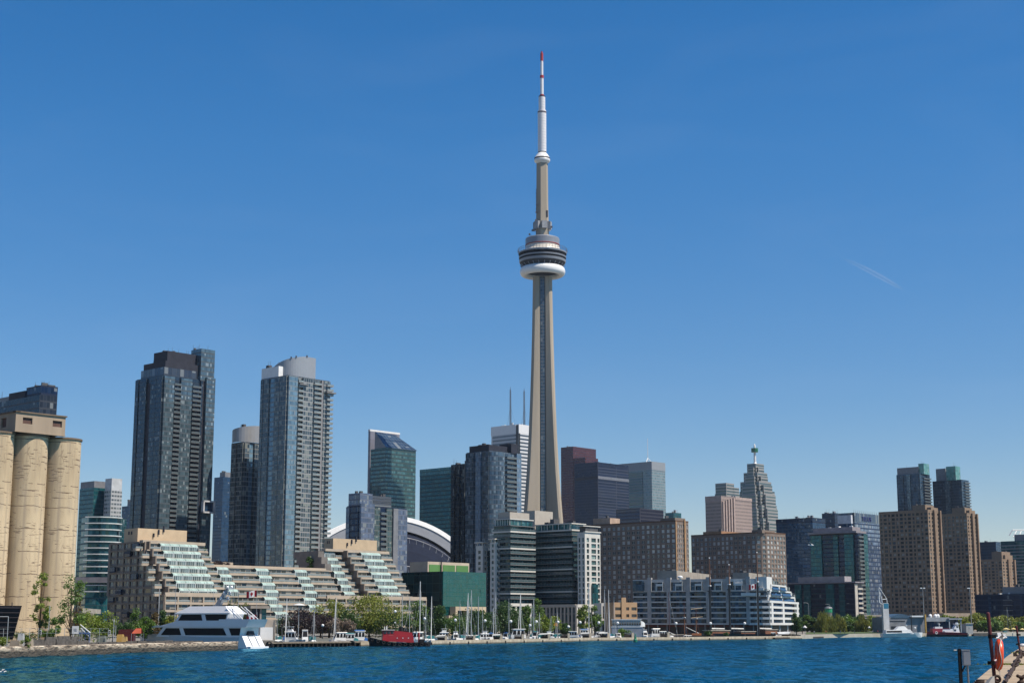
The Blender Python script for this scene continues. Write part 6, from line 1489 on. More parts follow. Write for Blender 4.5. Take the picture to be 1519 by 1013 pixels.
SB = [  # pixel, mast top, distance behind the wall, label
    (424, 887, 30, 'sailboat with a pale mast and furled sail just right of the yacht stern', 95, canvb, alum, 1, 1.4), (411, 877, 45, 'sailboat with a tall thin dark mast behind the yacht stern', None, None, alumd, 0, .8),
    (464.5, 905, 24, 'sailboat with a short white mast in front of the dark purple trees', None, None, alum, 0, 1.1), (497.5, 886, 16, 'sailboat with a white mast and slanting furled sail left of the tugboat', 90, canvw, alum, 1, 1.3),
    (596, 882, 22, 'sailboat whose grey green mast rises just behind the tugboat funnel', None, canvt, alumd, 0, 1.1), (608.5, 885, 14, 'sailboat with a slim white mast behind the tugboat stern', None, None, alum, 0, 1.0), (621, 862, 12, 'sailboat with the thick tallest white mast near the tugboat stern', None, None, canvw, 0, 1.9),
    (632, 897, 32, 'sailboat with a short grey mast left of the dark houseboat', None, None, alumd, 0, 1.1), (639.7, 884, 16, 'sailboat with a teal cover and slanting furled sail right of the tugboat stern', 92, canvt, alum, 1, 1.3),
    (680.5, 889, 26, 'sailboat with a thin green grey mast left of the mast cluster above the cream portal', None, canvt, alumd, 0, .9), (691.5, 891, 36, 'sailboat with a dark short mast inside the mast cluster above the cream portal', None, None, alumd, 0, 1.2), (694.5, 879, 22, 'sailboat with a slanting furled sail in the mast cluster above the cream portal', 85, canvw, alum, 1, 1.5),
    (700.3, 875, 14, 'sailboat with the tallest mast before the green glass box', None, None, alum, 0, 1.3), (709.2, 884, 22, 'sailboat with a furled sail slanting right beside the cream portal', 270, canvb, alumd, 1, 1.5), (715.5, 900, 40, 'sailboat with a small thin mast right of the cream portal', None, None, alumd, 0, .8),
    (730.7, 901, 14, 'sailboat with a short pale mast left of the round trees', None, None, alum, 0, 1.3), (735.6, 878, 24, 'sailboat with a tall pale mast at the white condo left corner', None, None, alum, 0, 1.0), (754.6, 887, 24, 'sailboat with a grey mast before the tall cone shaped trees', None, canvt, alumd, 0, 1.0),
    (772.7, 880, 14, 'sailboat with a thick white mast and furled sail ' + WC, 80, canvw, canvw, 1, 2.0), (789.3, 898, 34, 'sailboat with a thin teal mast ' + WC, None, canvt, alumd, 0, .9), (793.2, 888, 18, 'sailboat with a pale mast beside the tall thin poplar', None, None, alum, 0, 1.5),
    (801, 908, 26, 'sailboat with a short mast before the bright green tree', None, None, alum, 0, 1.0), (818.2, 913, 30, 'sailboat with a short grey mast left of the yellow banner', None, None, alumd, 0, 1.0), (827.5, 908, 36, 'sailboat with a thin mast right of the yellow banner', None, None, alum, 0, .9),
    (873, 866, 14, 'sailboat with a very tall pale blue mast and blue boat cover', 100, canvb, alum, 0, 1.9), (896.7, 874, 22, 'sailboat with a grey mast before the narrow cream building', None, None, alum, 0, 1.3), (903.2, 874, 16, 'sailboat with a blue grey mast right of the narrow cream building', 90, canvb, alum, 1, 1.5), (911, 885, 26, 'sailboat with a grey mast before the orange-beige building', None, None, alumd, 0, 1.1),
    (991.5, 878, 20, 'sailboat with a dark red mast before the white terraced building', None, None, plain('mast_maroon', (.10, .025, .025), .5), 0, 1.2),
    (1495, 900, 12, 'sailboat with a thin grey mast moored at the park quay right of the red poles', None, None, alumd, 0, .8)]
for a in SB: sailboat(a[0], a[1], a[2], a[3], a[4], a[5], a[6], a[7], a[8])

def motorboat(px, top, back, wpx, label, kind='cruiser', ang=None, cover=None):
    p = shore(px, back); Y = p.y; hh = zt(top, Y); L = max(6.5, wpx * mpp(Y) * 1.05); ang = R(random.uniform(-14, 14)) if ang is None else R(ang)
    t = thing('motorboat', label, 'motorboat', (0, 0, 0), 'motorboats in the marina'); fb = min(1.5, .42 * hh + .2)
    mb = MB(); mb.loft(hull_rings(L, min(L * .34, 4), fb)); c = MB(); b = min(L * .14, 1.6); w_ = MB()
    z0, z1 = fb * .9, fb + (hh - fb) * (.62 if kind == 'flybridge' else .98)
    c.hexa([(-L * .28, -b, z0), (L * .3, -b, z0), (L * .3, b, z0), (-L * .28, b, z0), (-L * .12, -b * .85, z1), (L * .28, -b * .85, z1), (L * .28, b * .85, z1), (-L * .12, b * .85, z1)]); c.hexa([(-L * .15, -b, z1), (L * .34, -b, z1), (L * .34, b, z1), (-L * .15, b, z1), (-L * .12, -b * .9, z1 + .14), (L * .34, -b * .9, z1 + .14), (L * .34, b * .9, z1 + .14), (-L * .12, b * .9, z1 + .14)])
    for s in (-1, 1):
        f = lambda x, g_: (x, s * (b + .015 - b * .15 * g_), z0 + (z1 - z0) * g_)
        for x0, x1 in ((-.17, -.02), (.0, .13), (.15, .28)): w_.face([f(L * x0, .42), f(L * x1, .42), f(L * (x1 - .01), .88), f(L * (x0 + .03), .88)])
    q = lambda y, g_: (-L * (.28 - .16 * g_) - .02, y, z0 + (z1 - z0) * g_); w_.face([q(-b * .8, .4), q(b * .8, .4), q(b * .7, .9), q(-b * .7, .9)])
    place(t, p, ang); mb.build('hull', [gel], t); cb = c.build('cabin', [gel], t); w_.build('window', [plain('yacht_glass', ())], cb)
    if kind == 'flybridge':
        fl = MB(); fl.hexa([(-L * .06, -b * .8, z1 + .1), (L * .2, -b * .8, z1 + .1), (L * .2, b * .8, z1 + .1), (-L * .06, b * .8, z1 + .1), (0, -b * .7, z1 + .8), (L * .2, -b * .75, z1 + .8), (L * .2, b * .75, z1 + .8), (0, b * .7, z1 + .8)])
        for x in (0, L * .2):
            for s in (-1, 1): fl.tube((x, s * b * .7, z1 + .7), (x, s * b * .7, hh), .05, .05, 4)
        fl.box((L * .1, 0, hh - .08), L * .3, b * 1.7, .12); fl.tube((L * .16, 0, hh), (L * .18, 0, hh + 1.6), .04, .03, 4); fl.build('flybridge', [gel], t)
    elif kind == 'covered':
        k = MB(); k.hexa([(L * .26, -b * 1.15, fb * .9), (L * .49, -b * 1.2, fb * .9), (L * .49, b * 1.2, fb * .9), (L * .26, b * 1.15, fb * .9), (L * .27, -b * .8, fb + 1.0), (L * .47, -b * .7, fb + .5), (L * .47, b * .7, fb + .5), (L * .27, b * .8, fb + 1.0)]); k.hexa([(-L * .2, -b * .95, z1 + .15), (L * .3, -b * .95, z1 + .15), (L * .3, b * .95, z1 + .15), (-L * .2, b * .95, z1 + .15), (-L * .16, -b * .3, z1 + .42), (L * .28, -b * .3, z1 + .42), (L * .28, b * .3, z1 + .42), (-L * .16, b * .3, z1 + .42)]); k.build('boat_cover', [cover or canvb], t)
    return t
for a in [(433, 929, 26, 26, 'white flybridge cruiser right of the yacht stern behind the timber dock', 'flybridge', 170), (452, 934, 20, 13, 'small white cabin boat on the timber dock right of the flybridge cruiser', 'cruiser', 100),
          (503, 937.5, 10, 19, 'white cabin boat with a rounded windscreen left of the tugboat', 'cruiser', 20), (531, 935.5, 14, 27, 'white cruiser with blue canvas just left of the tugboat bow', 'covered', 12), (516, 940, 12, 14, 'low dark covered boat between two white cabin boats beside the tugboat', 'covered', 5, canvt), (617, 937, 9, 15, 'white boat tucked behind the tugboat stern', 'cruiser', 20),
          (656, 932, 20, 22, 'dark houseboat with a flat grey roof right of the tugboat', 'flybridge', 8), (676, 936, 10, 17, 'white boat with an upright fender left of the mast cluster', 'flybridge', 95), (716.5, 935.5, 12, 20, 'white cruiser with a rounded top in front of the dark trees', 'flybridge', 15), (728, 939.5, 8, 9, 'small boat under a bright blue cover near a globe lamp', 'covered', 85),
          (766, 932.5, 12, 36, 'broad white cruiser around the thick white mast', 'cruiser', 10), (750, 939, 8, 9, 'small blue and white boat stern between two cream gate pillars', 'covered', 88, canvb), (794, 937, 12, 14, 'white boat with a teal cover below the poplar', 'covered', 80, canvt), (812, 936, 14, 20, 'white cruiser with a dark windscreen below the yellow banner', 'flybridge', 12), (852, 936, 12, 17, 'white boat with rails left of the blue covered boat', 'cruiser', 170),
          (868.5, 933.5, 10, 18, 'sailing boat hull under a long bright blue tarpaulin', 'covered', 178), (888, 937, 12, 20, 'white boat with an awning right of the blue tarpaulin', 'cruiser', 10), (917, 939, 8, 10, 'small white dinghy left of the round bush on the wall', 'cruiser', 100), (957, 933.5, 12, 15, 'white sport boat with a dark cockpit right of the green buoy', 'flybridge', 95), (971, 932, 10, 15, 'white square cabin boat with large windows right of the green buoy', 'cruiser', 15), (985, 936, 12, 14, 'white boat with a sloping bow left of the schooner', 'cruiser', 190),
          (1018, 942, 6, 16, 'low white launch under the bowsprit of the two-masted ship', 'cruiser', 5), (1146, 938, 12, 26, 'white boat with a brown wheelhouse at the stern of the schooner', 'cruiser', 185)]:
    motorboat(*a)

def tour_boat():
    p = shore(933, 40); Y = p.y; k = mpp(Y); L = 54 * k
    t = thing('tour_boat', 'white and grey two-deck tour boat with a rounded glazed bow before the orange-beige building', 'tour boat', (0, 0, 0))
    mb = MB(); mb.loft([[Vector((-q.x, q.y, q.z)) for q in r] for r in hull_rings(L, 6, 1.6)]); z0, z1, z2 = zt(938, Y), zt(930, Y), zt(918, Y)
    d = MB(); d.box((-.03 * L, 0, 1.2), L * .86, 5.2, z1 - 1.2, 0, 0); d.box((-.05 * L, 0, z1), L * .84, 5.4, .35, 0, 1); d.box((-.06 * L, 0, z1 + .3), L * .74, 5.0, z2 - z1 - .6, 0, 2); d.box((-.06 * L, 0, z2 - .35), L * .80, 5.6, .35, 0, 1)
    nose = []
    for i in range(6):
        f = i / 5; s = math.cos(f * math.pi / 2); nose.append([Vector((L * .30 + L * .14 * math.sin(f * math.pi / 2), y * s, z)) for y, z in ((-2.6, z1 + .3), (2.6, z1 + .3), (2.3, z1 + (z2 - z1) * .8 * (.4 + .6 * s)), (-2.3, z1 + (z2 - z1) * .8 * (.4 + .6 * s)))])
    d.loft(nose, 1)
    for s in (-1, 1):
        for q in range(12): d.box((-.42 * L + q * L * .066, s * 2.56, z1 + .9), L * .05, .1, z2 - z1 - 1.8, 0, 3)
    place(t, p, R(-6)); mb.build('hull', [gel], t); d.build('deckhouse', [plain('tour_grey', (.36, .37, .40), .5), gel, plain('tour_pale', (.48, .49, .51), .5), winglass], t)
tour_boat()

def schooner():
    p = shore(1100, 22); Y = p.y; k = mpp(Y)
    t = thing('schooner', 'three-masted schooner with black lower masts and varnished topmasts moored behind the sea wall', 'sailing ship', (0, 0, 0)); WL[t.name] = Vector((0, 0, 0))
    L = 132 * k; hb = MB()
    A = shore(1035, 20); Bq = shore(1165, 14); d = Bq - A; ang = math.atan2(d.y, d.x); L = d.length
    hb.loft(hull_rings(L, 8, 2.1)); t.location = (A + Bq) / 2; t.rotation_euler = (0, 0, ang)
    hb.build('hull', [plain('schooner_hull', (.03, .03, .035), .5)], t)
    hs = MB()
    for x0, x1, zz in ((-.40, -.19, 3.7), (-.06, .10, 3.2), (.22, .36, 4.0)): hs.box((L * (x0 + x1) / 2, 0, 1.8), L * (x1 - x0), 4.0, zz - 1.8, 0, 0); hs.box((L * (x0 + x1) / 2, 0, zz), L * (x1 - x0) + .8, 4.6, .2, 0, 1)
    hs.hexa([(L * .36, -2.5, 1.5), (L * .5, -1.8, 1.9), (L * .5, 1.8, 1.9), (L * .36, 2.5, 1.5), (L * .36, -2.5, 2.7), (L * .53, -1.8, 3.1), (L * .53, 1.8, 3.1), (L * .36, 2.5, 2.7)], 2)
    hs.build('deckhouse', [teak, plain('deck_cream', (.55, .50, .42), .6), whitepaint], t)
    for px, y_top, y_join in ((1053.5, 828, 868), (1081.5, 838, 866), (1124, 820, 862)):
        q = A + d * ((px - 1035) / 130.0); Yq = q.y; x = (q - (A + Bq) / 2).length * (1 if px > 1100 else -1)
        zj, zt2 = zt(y_join, Yq), zt(y_top, Yq)
        m = MB(); m.tube((x, 0, 2), (x, 0, zj), .52, .42, 10, 0); m.tube((x + .2, 0, zj - 2.4), (x + .2, 0, zt2), .30, .14, 8, 1); m.box((x, 0, zj - 2.6), 1.4, 1.6, .4, 0, 0); m.box((x, 0, zj - .3), 1.0, 1.1, .4, 0, 2)
        for s in (-1, 1):
            for o in (-1.2, 0, 1.2): m.tube((x + o, s * 3.6, 2.4), (x, s * .3, zj - 1), .035, .035, 3, 0)
            m.tube((x, s * 1.4, zt2 - (zt2 - zj) * .35), (x + .2, 0, zt2 - (zt2 - zj) * .35), .06, .06, 4, 1)
        m.ball((x + .2, 0, zt2 + .2), .28, 8, 2); m.tube((x + .5, 0, 4.2), (x + L * .17, 0, 4.0), .22, .16, 7, 0); m.tube((x + .6, 0, 4.6), (x + L * .15, 0, 4.5), .32, .25, 7, 3)
        m.build('mast', [black, teak, whitepaint, canvw], t)
    bs = MB(); bs.tube((-L * .48, 0, 2.4), (-L * .62, 0, 5.2), .22, .12, 7); bs.build('bowsprit', [canvw], t)
    # small two-masted ship with yards
    for nm, lb in (('sailing_ship', 'small two-masted wooden ship with bare yards left of the black masted schooner'),):
        A = shore(1000, 14); Bq = shore(1048, 12); d = Bq - A; t = thing(nm, lb, 'sailing ship', (0, 0, 0)); place(t, (A + Bq) / 2, math.atan2(d.y, d.x)); L = d.length
        m = MB(); m.loft(hull_rings(L, 4.6, 1.7)); m.build('hull', [plain('ship_hull', (.08, .07, .075), .6)], t)
        m = MB(); m.box((L * .12, 0, 1.4), L * .3, 2.6, 1.3, 0, 0); m.build('deckhouse', [teak], t)
        for px, top in ((1015.3, 890), (1033, 893)):
            x = L * ((px - 1000) / 48 - .5); zt2 = zt(top, A.y + d.y * .5); m = MB(); m.tube((x, 0, 1.5), (x, 0, zt2 * .62), .22, .18, 8, 0); m.tube((x + .1, 0, zt2 * .55), (x + .1, 0, zt2), .14, .07, 6, 1); m.box((x, 0, zt2 * .56), .8, 1.2, .25, 0, 2)
            for s in (-1, 1): m.tube((x, s * 2, 1.7), (x, 0, zt2 * .6), .03, .03, 3, 0)
            m.build('mast', [teak, plain('mast_maroon', ()), canvw], t)
        for y in (902.5, 915.5):
            z = zt(y, A.y + d.y * .6); x = L * .20; m = MB(); m.tube((x - 4.3, -.4, z - .2), (x + 4.8, .4, z + .35), .15, .12, 6); m.build('yard', [plain('yard_wood', (.40, .31, .21), .6)], t)
        m = MB(); m.tube((-L * .45, 0, 1.9), (-L * .68, 0, 3.4), .2, .1, 6); m.build('bowsprit', [canvw], t)
schooner()

def right_boats():
    # fireboat
    A = shore(1376, -3.5); Bq = Vector((uy(1431) * (A.y + 3), A.y + 3, 0)); d = Bq - A; L = d.length
    t = thing('fireboat', 'red fireboat with a white tall bridge tower moored on the right side quay', 'fireboat', (0, 0, 0)); place(t, (A + Bq) / 2, math.atan2(d.y, d.x))
    red = plain('fire_red', (.30, .02, .035), .45, .1); s = L / 24
    m = MB(); m.loft([[q * 1 for q in r] for r in hull_rings(L * 1.06, 5.6 * s, 2.1)]); m.loft([[Vector((q.x * 1.001, q.y * 1.03, q.z * .5 - .2)) for q in r] for r in hull_rings(L * 1.06, 5.6 * s, 2.1)], 1, False); m.build('hull', [red, black], t)
    m = MB(); m.box((-L * .26, 0, 1.7), L * .26, 4 * s, 2.8 * s, 0, 1); m.box((-L * .02, 0, 1.7), L * .34, 3.6 * s, 2.6 * s, 0, 0); m.box((-L * .22, 0, 1.7 + 2.8 * s), L * .2, 3.2 * s, 1.1 * s, 0, 0); m.box((-L * .1, 0, 1.7 + 2.5 * s), L * .36, 3.8 * s, .25, 0, 1); m.build('deckhouse', [whitepaint, red], t)
    m = MB(); x = L * .25; m.hexa([(x - 2.6 * s, -2 * s, 1.7), (x + 1.8 * s, -2 * s, 1.7), (x + 1.8 * s, 2 * s, 1.7), (x - 2.6 * s, 2 * s, 1.7), (x - 1.4 * s, -1.6 * s, 5.2 * s), (x + 1.0 * s, -1.6 * s, 8.4 * s), (x + 1.0 * s, 1.6 * s, 8.4 * s), (x - 1.4 * s, 1.6 * s, 5.2 * s)]); m.box((x + .6 * s, 0, 7.2 * s), 2.4 * s, 3.8 * s, .5 * s, 0, 0); m.build('bridge_tower', [whitepaint], t)
    for bx in ((x + .5 * s, -1.72 * s, 5.2 * s, 2.0), (x - 1.0 * s, -1.95 * s, 3.3 * s, 1.0)): m = MB(); m.box(bx[:3], 1.1 * s, .25, bx[3] * s); m.build('window', [winglass], t)
    m = MB(); m.tube((-L * .18, 0, 1.7 + 3.8 * s), (-L * .18, 0, 1.7 + 6.4 * s), .16, .1, 6); m.box((-L * .18, 0, 1.7 + 5.2 * s), .5, 1.6, .3); torus(m, (-L * .1, -1.9 * s, 2.8 * s), .7, .16, 'Y', 12, 6); torus(m, (-L * .3, -2.1 * s, 2.2 * s), .6, .16, 'Y', 12, 6); m.build('mast', [whitepaint], t)
    # low white cruise yacht at the quay
    A = shore(1308, -9); Bq = Vector((uy(1368) * (A.y + 4), A.y + 4, 0)); d = Bq - A; L = d.length
    t = thing('cruise_yacht', 'low white cruise yacht with a dark mast beside the grey pier shed', 'yacht', (0, 0, 0)); place(t, (A + Bq) / 2, math.atan2(-d.y, -d.x)); s = L / 26
    m = MB(); m.loft(hull_rings(L, 6, 1.9)); m.build('hull', [gel], t)
    m = MB(); m.hexa([(-L * .25, -2.3, 1.6), (L * .44, -2.3, 1.6), (L * .44, 2.3, 1.6), (-L * .25, 2.3, 1.6), (-L * .16, -2, 3.9), (L * .42, -2, 3.6), (L * .42, 2, 3.6), (-L * .16, 2, 3.9)]); m.hexa([(-L * .12, -1.8, 3.8), (L * .18, -1.8, 3.7), (L * .18, 1.8, 3.7), (-L * .12, 1.8, 3.8), (-L * .04, -1.3, 5.6), (L * .1, -1.4, 5.4), (L * .1, 1.4, 5.4), (-L * .04, 1.3, 5.6)]); m.build('deckhouse', [gel], t)
    m = MB(); m.hexa([(L * .04, -2.32, 2.4), (L * .42, -2.32, 2.4), (L * .42, 2.32, 2.4), (L * .04, 2.32, 2.4), (L * .05, -2.18, 3.3), (L * .41, -2.18, 3.2), (L * .41, 2.18, 3.2), (L * .05, 2.18, 3.3)]); m.build('window_band', [plain('yacht_glass', ())], t)
    m = MB(); m.tube((-L * .24, 0, 3), (-L * .24, 0, 12.4), .35, .22, 8); m.box((-L * .24, 0, 9.6), 1.2, 2.2, .4); m.build('mast', [black], t); m = MB(); m.tube((-L * .1, 0, 5), (-L * .1, 0, 7), .1, .06, 5); m.ball((-L * .3, 1, 4.6), .6, 8); m.ball((-L * .14, -1, 6), .45, 8); m.build('radar_dome', [gel], t)
right_boats()

def buoy():
    p = gp(942.5, 951.3, 0); Y = p.y; k = mpp(Y); t = thing('channel_buoy', 'green channel marker buoy floating in front of the sea wall', 'buoy', p)
    gm = plain('buoy_green', (.004, .17, .09), .5, .1)
    m = MB(); m.lathe((p.x, p.y, -.3), [(.9 * k * 2, 0), (2.9 * k, .3), (2.9 * k, .3 + 3 * k), (2.0 * k, .3 + 4 * k), (0, .3 + 4 * k)], 16); m.build('float', [gm], t)
    m = MB(); m.lathe((p.x, p.y, 4 * k - .1), [(1.9 * k, 0), (1.3 * k, 4 * k), (.8 * k, 5 * k), (.8 * k, 7 * k), (.3 * k, 8 * k), (0, 8 * k)], 10); m.build('tower', [gm], t)
buoy()
# ------------------------------------------------------------------ trees
LM = {'green': leafmat('leaf_green', (.025, .065, .006), (.11, .19, .022)), 'bright': leafmat('leaf_bright', (.05, .095, .006), (.20, .25, .025)), 'dark': leafmat('leaf_deep', (.012, .036, .006), (.05, .105, .016)),
      'olive': leafmat('leaf_olive', (.055, .075, .006), (.22, .24, .024)), 'purple': leafmat('leaf_purple', (.012, .009, .011), (.045, .026, .028)), 'willow': leafmat('leaf_willow', (.055, .075, .008), (.21, .21, .03)), 'pink': leafmat('leaf_pink', (.05, .045, .03), (.21, .15, .11)), 'rust': leafmat('leaf_rust', (.045, .035, .012), (.13, .09, .03))}
bark = plain('bark', (.07, .055, .04), .9, .3, 2)
def leafcloud(cen, rad, n, size, flat=.5, droop=0.0):
    """leaf quads through the volume of one clump; returns verts, and one brightness per leaf"""
    d = RNG.normal(0, 1, (n, 3)); d /= np.linalg.norm(d, axis=1)[:, None]
    r = RNG.random(n) ** .45
    c = np.array(cen) + d * r[:, None] * np.array(rad)
    if droop: c[:, 2] -= droop * RNG.random(n)
    nrm = d * .6 + RNG.normal(0, .7, (n, 3)); nrm /= np.linalg.norm(nrm, axis=1)[:, None]
    a = np.cross(nrm, RNG.normal(0, 1, (n, 3))); a /= np.linalg.norm(a, axis=1)[:, None] + 1e-9; b = np.cross(nrm, a)
    s = size * (.6 + .8 * RNG.random(n))[:, None]
    if droop: a = np.tile([0, 0, 1.0], (n, 1)) + RNG.normal(0, .12, (n, 3)); b = np.cross(nrm, a); b /= np.linalg.norm(b, axis=1)[:, None]; q = [c - a * s * 1.8, c + b * s * .35, c + a * s * 1.8, c - b * s * .35]
    else: q = [c - a * s, c + b * s * .7, c + a * s, c - b * s * .7]
    return np.stack(q, 1).reshape(-1, 3)
def tree(px, top, base, wpx, back, kind, col, label, name='tree', group=None, z0=1.7, Y=None, dens=1.0):
    if Y is None: p = shore(px, back); Y = p.y
    p = Vector((uy(px, (top + base) / 2) * Y, Y, z0)); k = mpp(Y); W = wpx * k / 2 * (1.0 if kind == 'bush' else 1.22); T = max(zt(top, Y), z0 + 1.5); hgt = T - z0
    t = thing(name, label, 'bush' if name == 'bush' else 'tree', p, group)
    bmh = {'round': .09, 'willow': .12, 'sparse': .10, 'column': .06, 'cone': .04, 'bush': .0}[kind]
    clumps = []
    zc = z0 + hgt * (bmh + (1 - bmh) / 2); hz = hgt * (1 - bmh) / 2
    N = {'round': 30, 'willow': 26, 'sparse': 26, 'column': 14, 'cone': 22, 'bush': 12}[kind]
    for i in range(N):
        while True:
            q = RNG.uniform(-1, 1, 3)
            if q @ q < 1: break
        q = q / max(.35, np.linalg.norm(q)) ** .45
        taper = 1.0; f = (q[2] + 1) / 2
        if kind == 'cone': taper = 1.05 - .85 * f
        if kind == 'column': taper = .95 - .3 * f
        if kind == 'sparse': taper = (.40 + .6 * (1 - f)) if wpx < 30 else (.75 + .25 * math.sin(3 * f))
        rr = {'round': .34, 'willow': .32, 'sparse': .26, 'column': .5, 'cone': .44, 'bush': .5}[kind] * (.7 + .6 * RNG.random())
        clumps.append((np.array([p.x + q[0] * W * .78 * taper, p.y + q[1] * W * .78 * taper, zc + q[2] * hz * (.86 if kind != 'sparse' else .95)]), np.array([W * rr, W * rr, min(hz * .5, W * rr * (.8 if kind != 'column' else 1.3))])))
    V = []; UV = []; sz = max(.16, .80 * Y / 2290 * 1.55) * (1 if kind != 'bush' else .8)
    per = int(dens * {'round': 105, 'willow': 110, 'sparse': 60, 'column': 80, 'cone': 130, 'bush': 70}[kind])
    for c, r in clumps:
        v = leafcloud(c, r, per, sz, droop=(hz * .9 if kind == 'willow' else 0)); V.append(v); tone = RNG.uniform(-.2, .2)
        UV.append(np.clip(.5 + tone + RNG.normal(0, .2, per), 0, 1))
    V = np.concatenate(V); V[:, 2] = np.maximum(V[:, 2], z0 + .05); u = np.concatenate(UV); n = len(u)
    me = bpy.data.meshes.new('crown'); me.from_pydata((V - np.array(p)).tolist(), [], np.arange(4 * n).reshape(n, 4).tolist())
    ul = me.uv_layers.new(name='UVMap'); uvs = np.zeros((4 * n, 2), np.float32); uvs[:, 0] = np.repeat(u, 4); ul.data.foreach_set('uv', uvs.ravel()); me.materials.append(LM[col])
    o = bpy.data.objects.new('crown', me); COL.objects.link(o); o.parent = t
    mb = MB(); r0 = max(.12, W * .055); fork = z0 + hgt * max(.12, bmh)
    r0 = min(r0, .35); mb.tube((p.x, p.y, z0 - .3), (p.x, p.y, fork), r0 * 1.3, r0, 7)
    mb.tube((p.x, p.y, fork - .1), (p.x + RNG.normal(0, .2), p.y, z0 + hgt * .85), r0, r0 * .25, 6)
    for c, r in clumps[:9]: mb.tube((p.x, p.y, fork + (c[2] - fork) * .25 * RNG.random()), c, r0 * .5, r0 * .15, 5)
    mb.build('trunk', [bark], t)
    return t
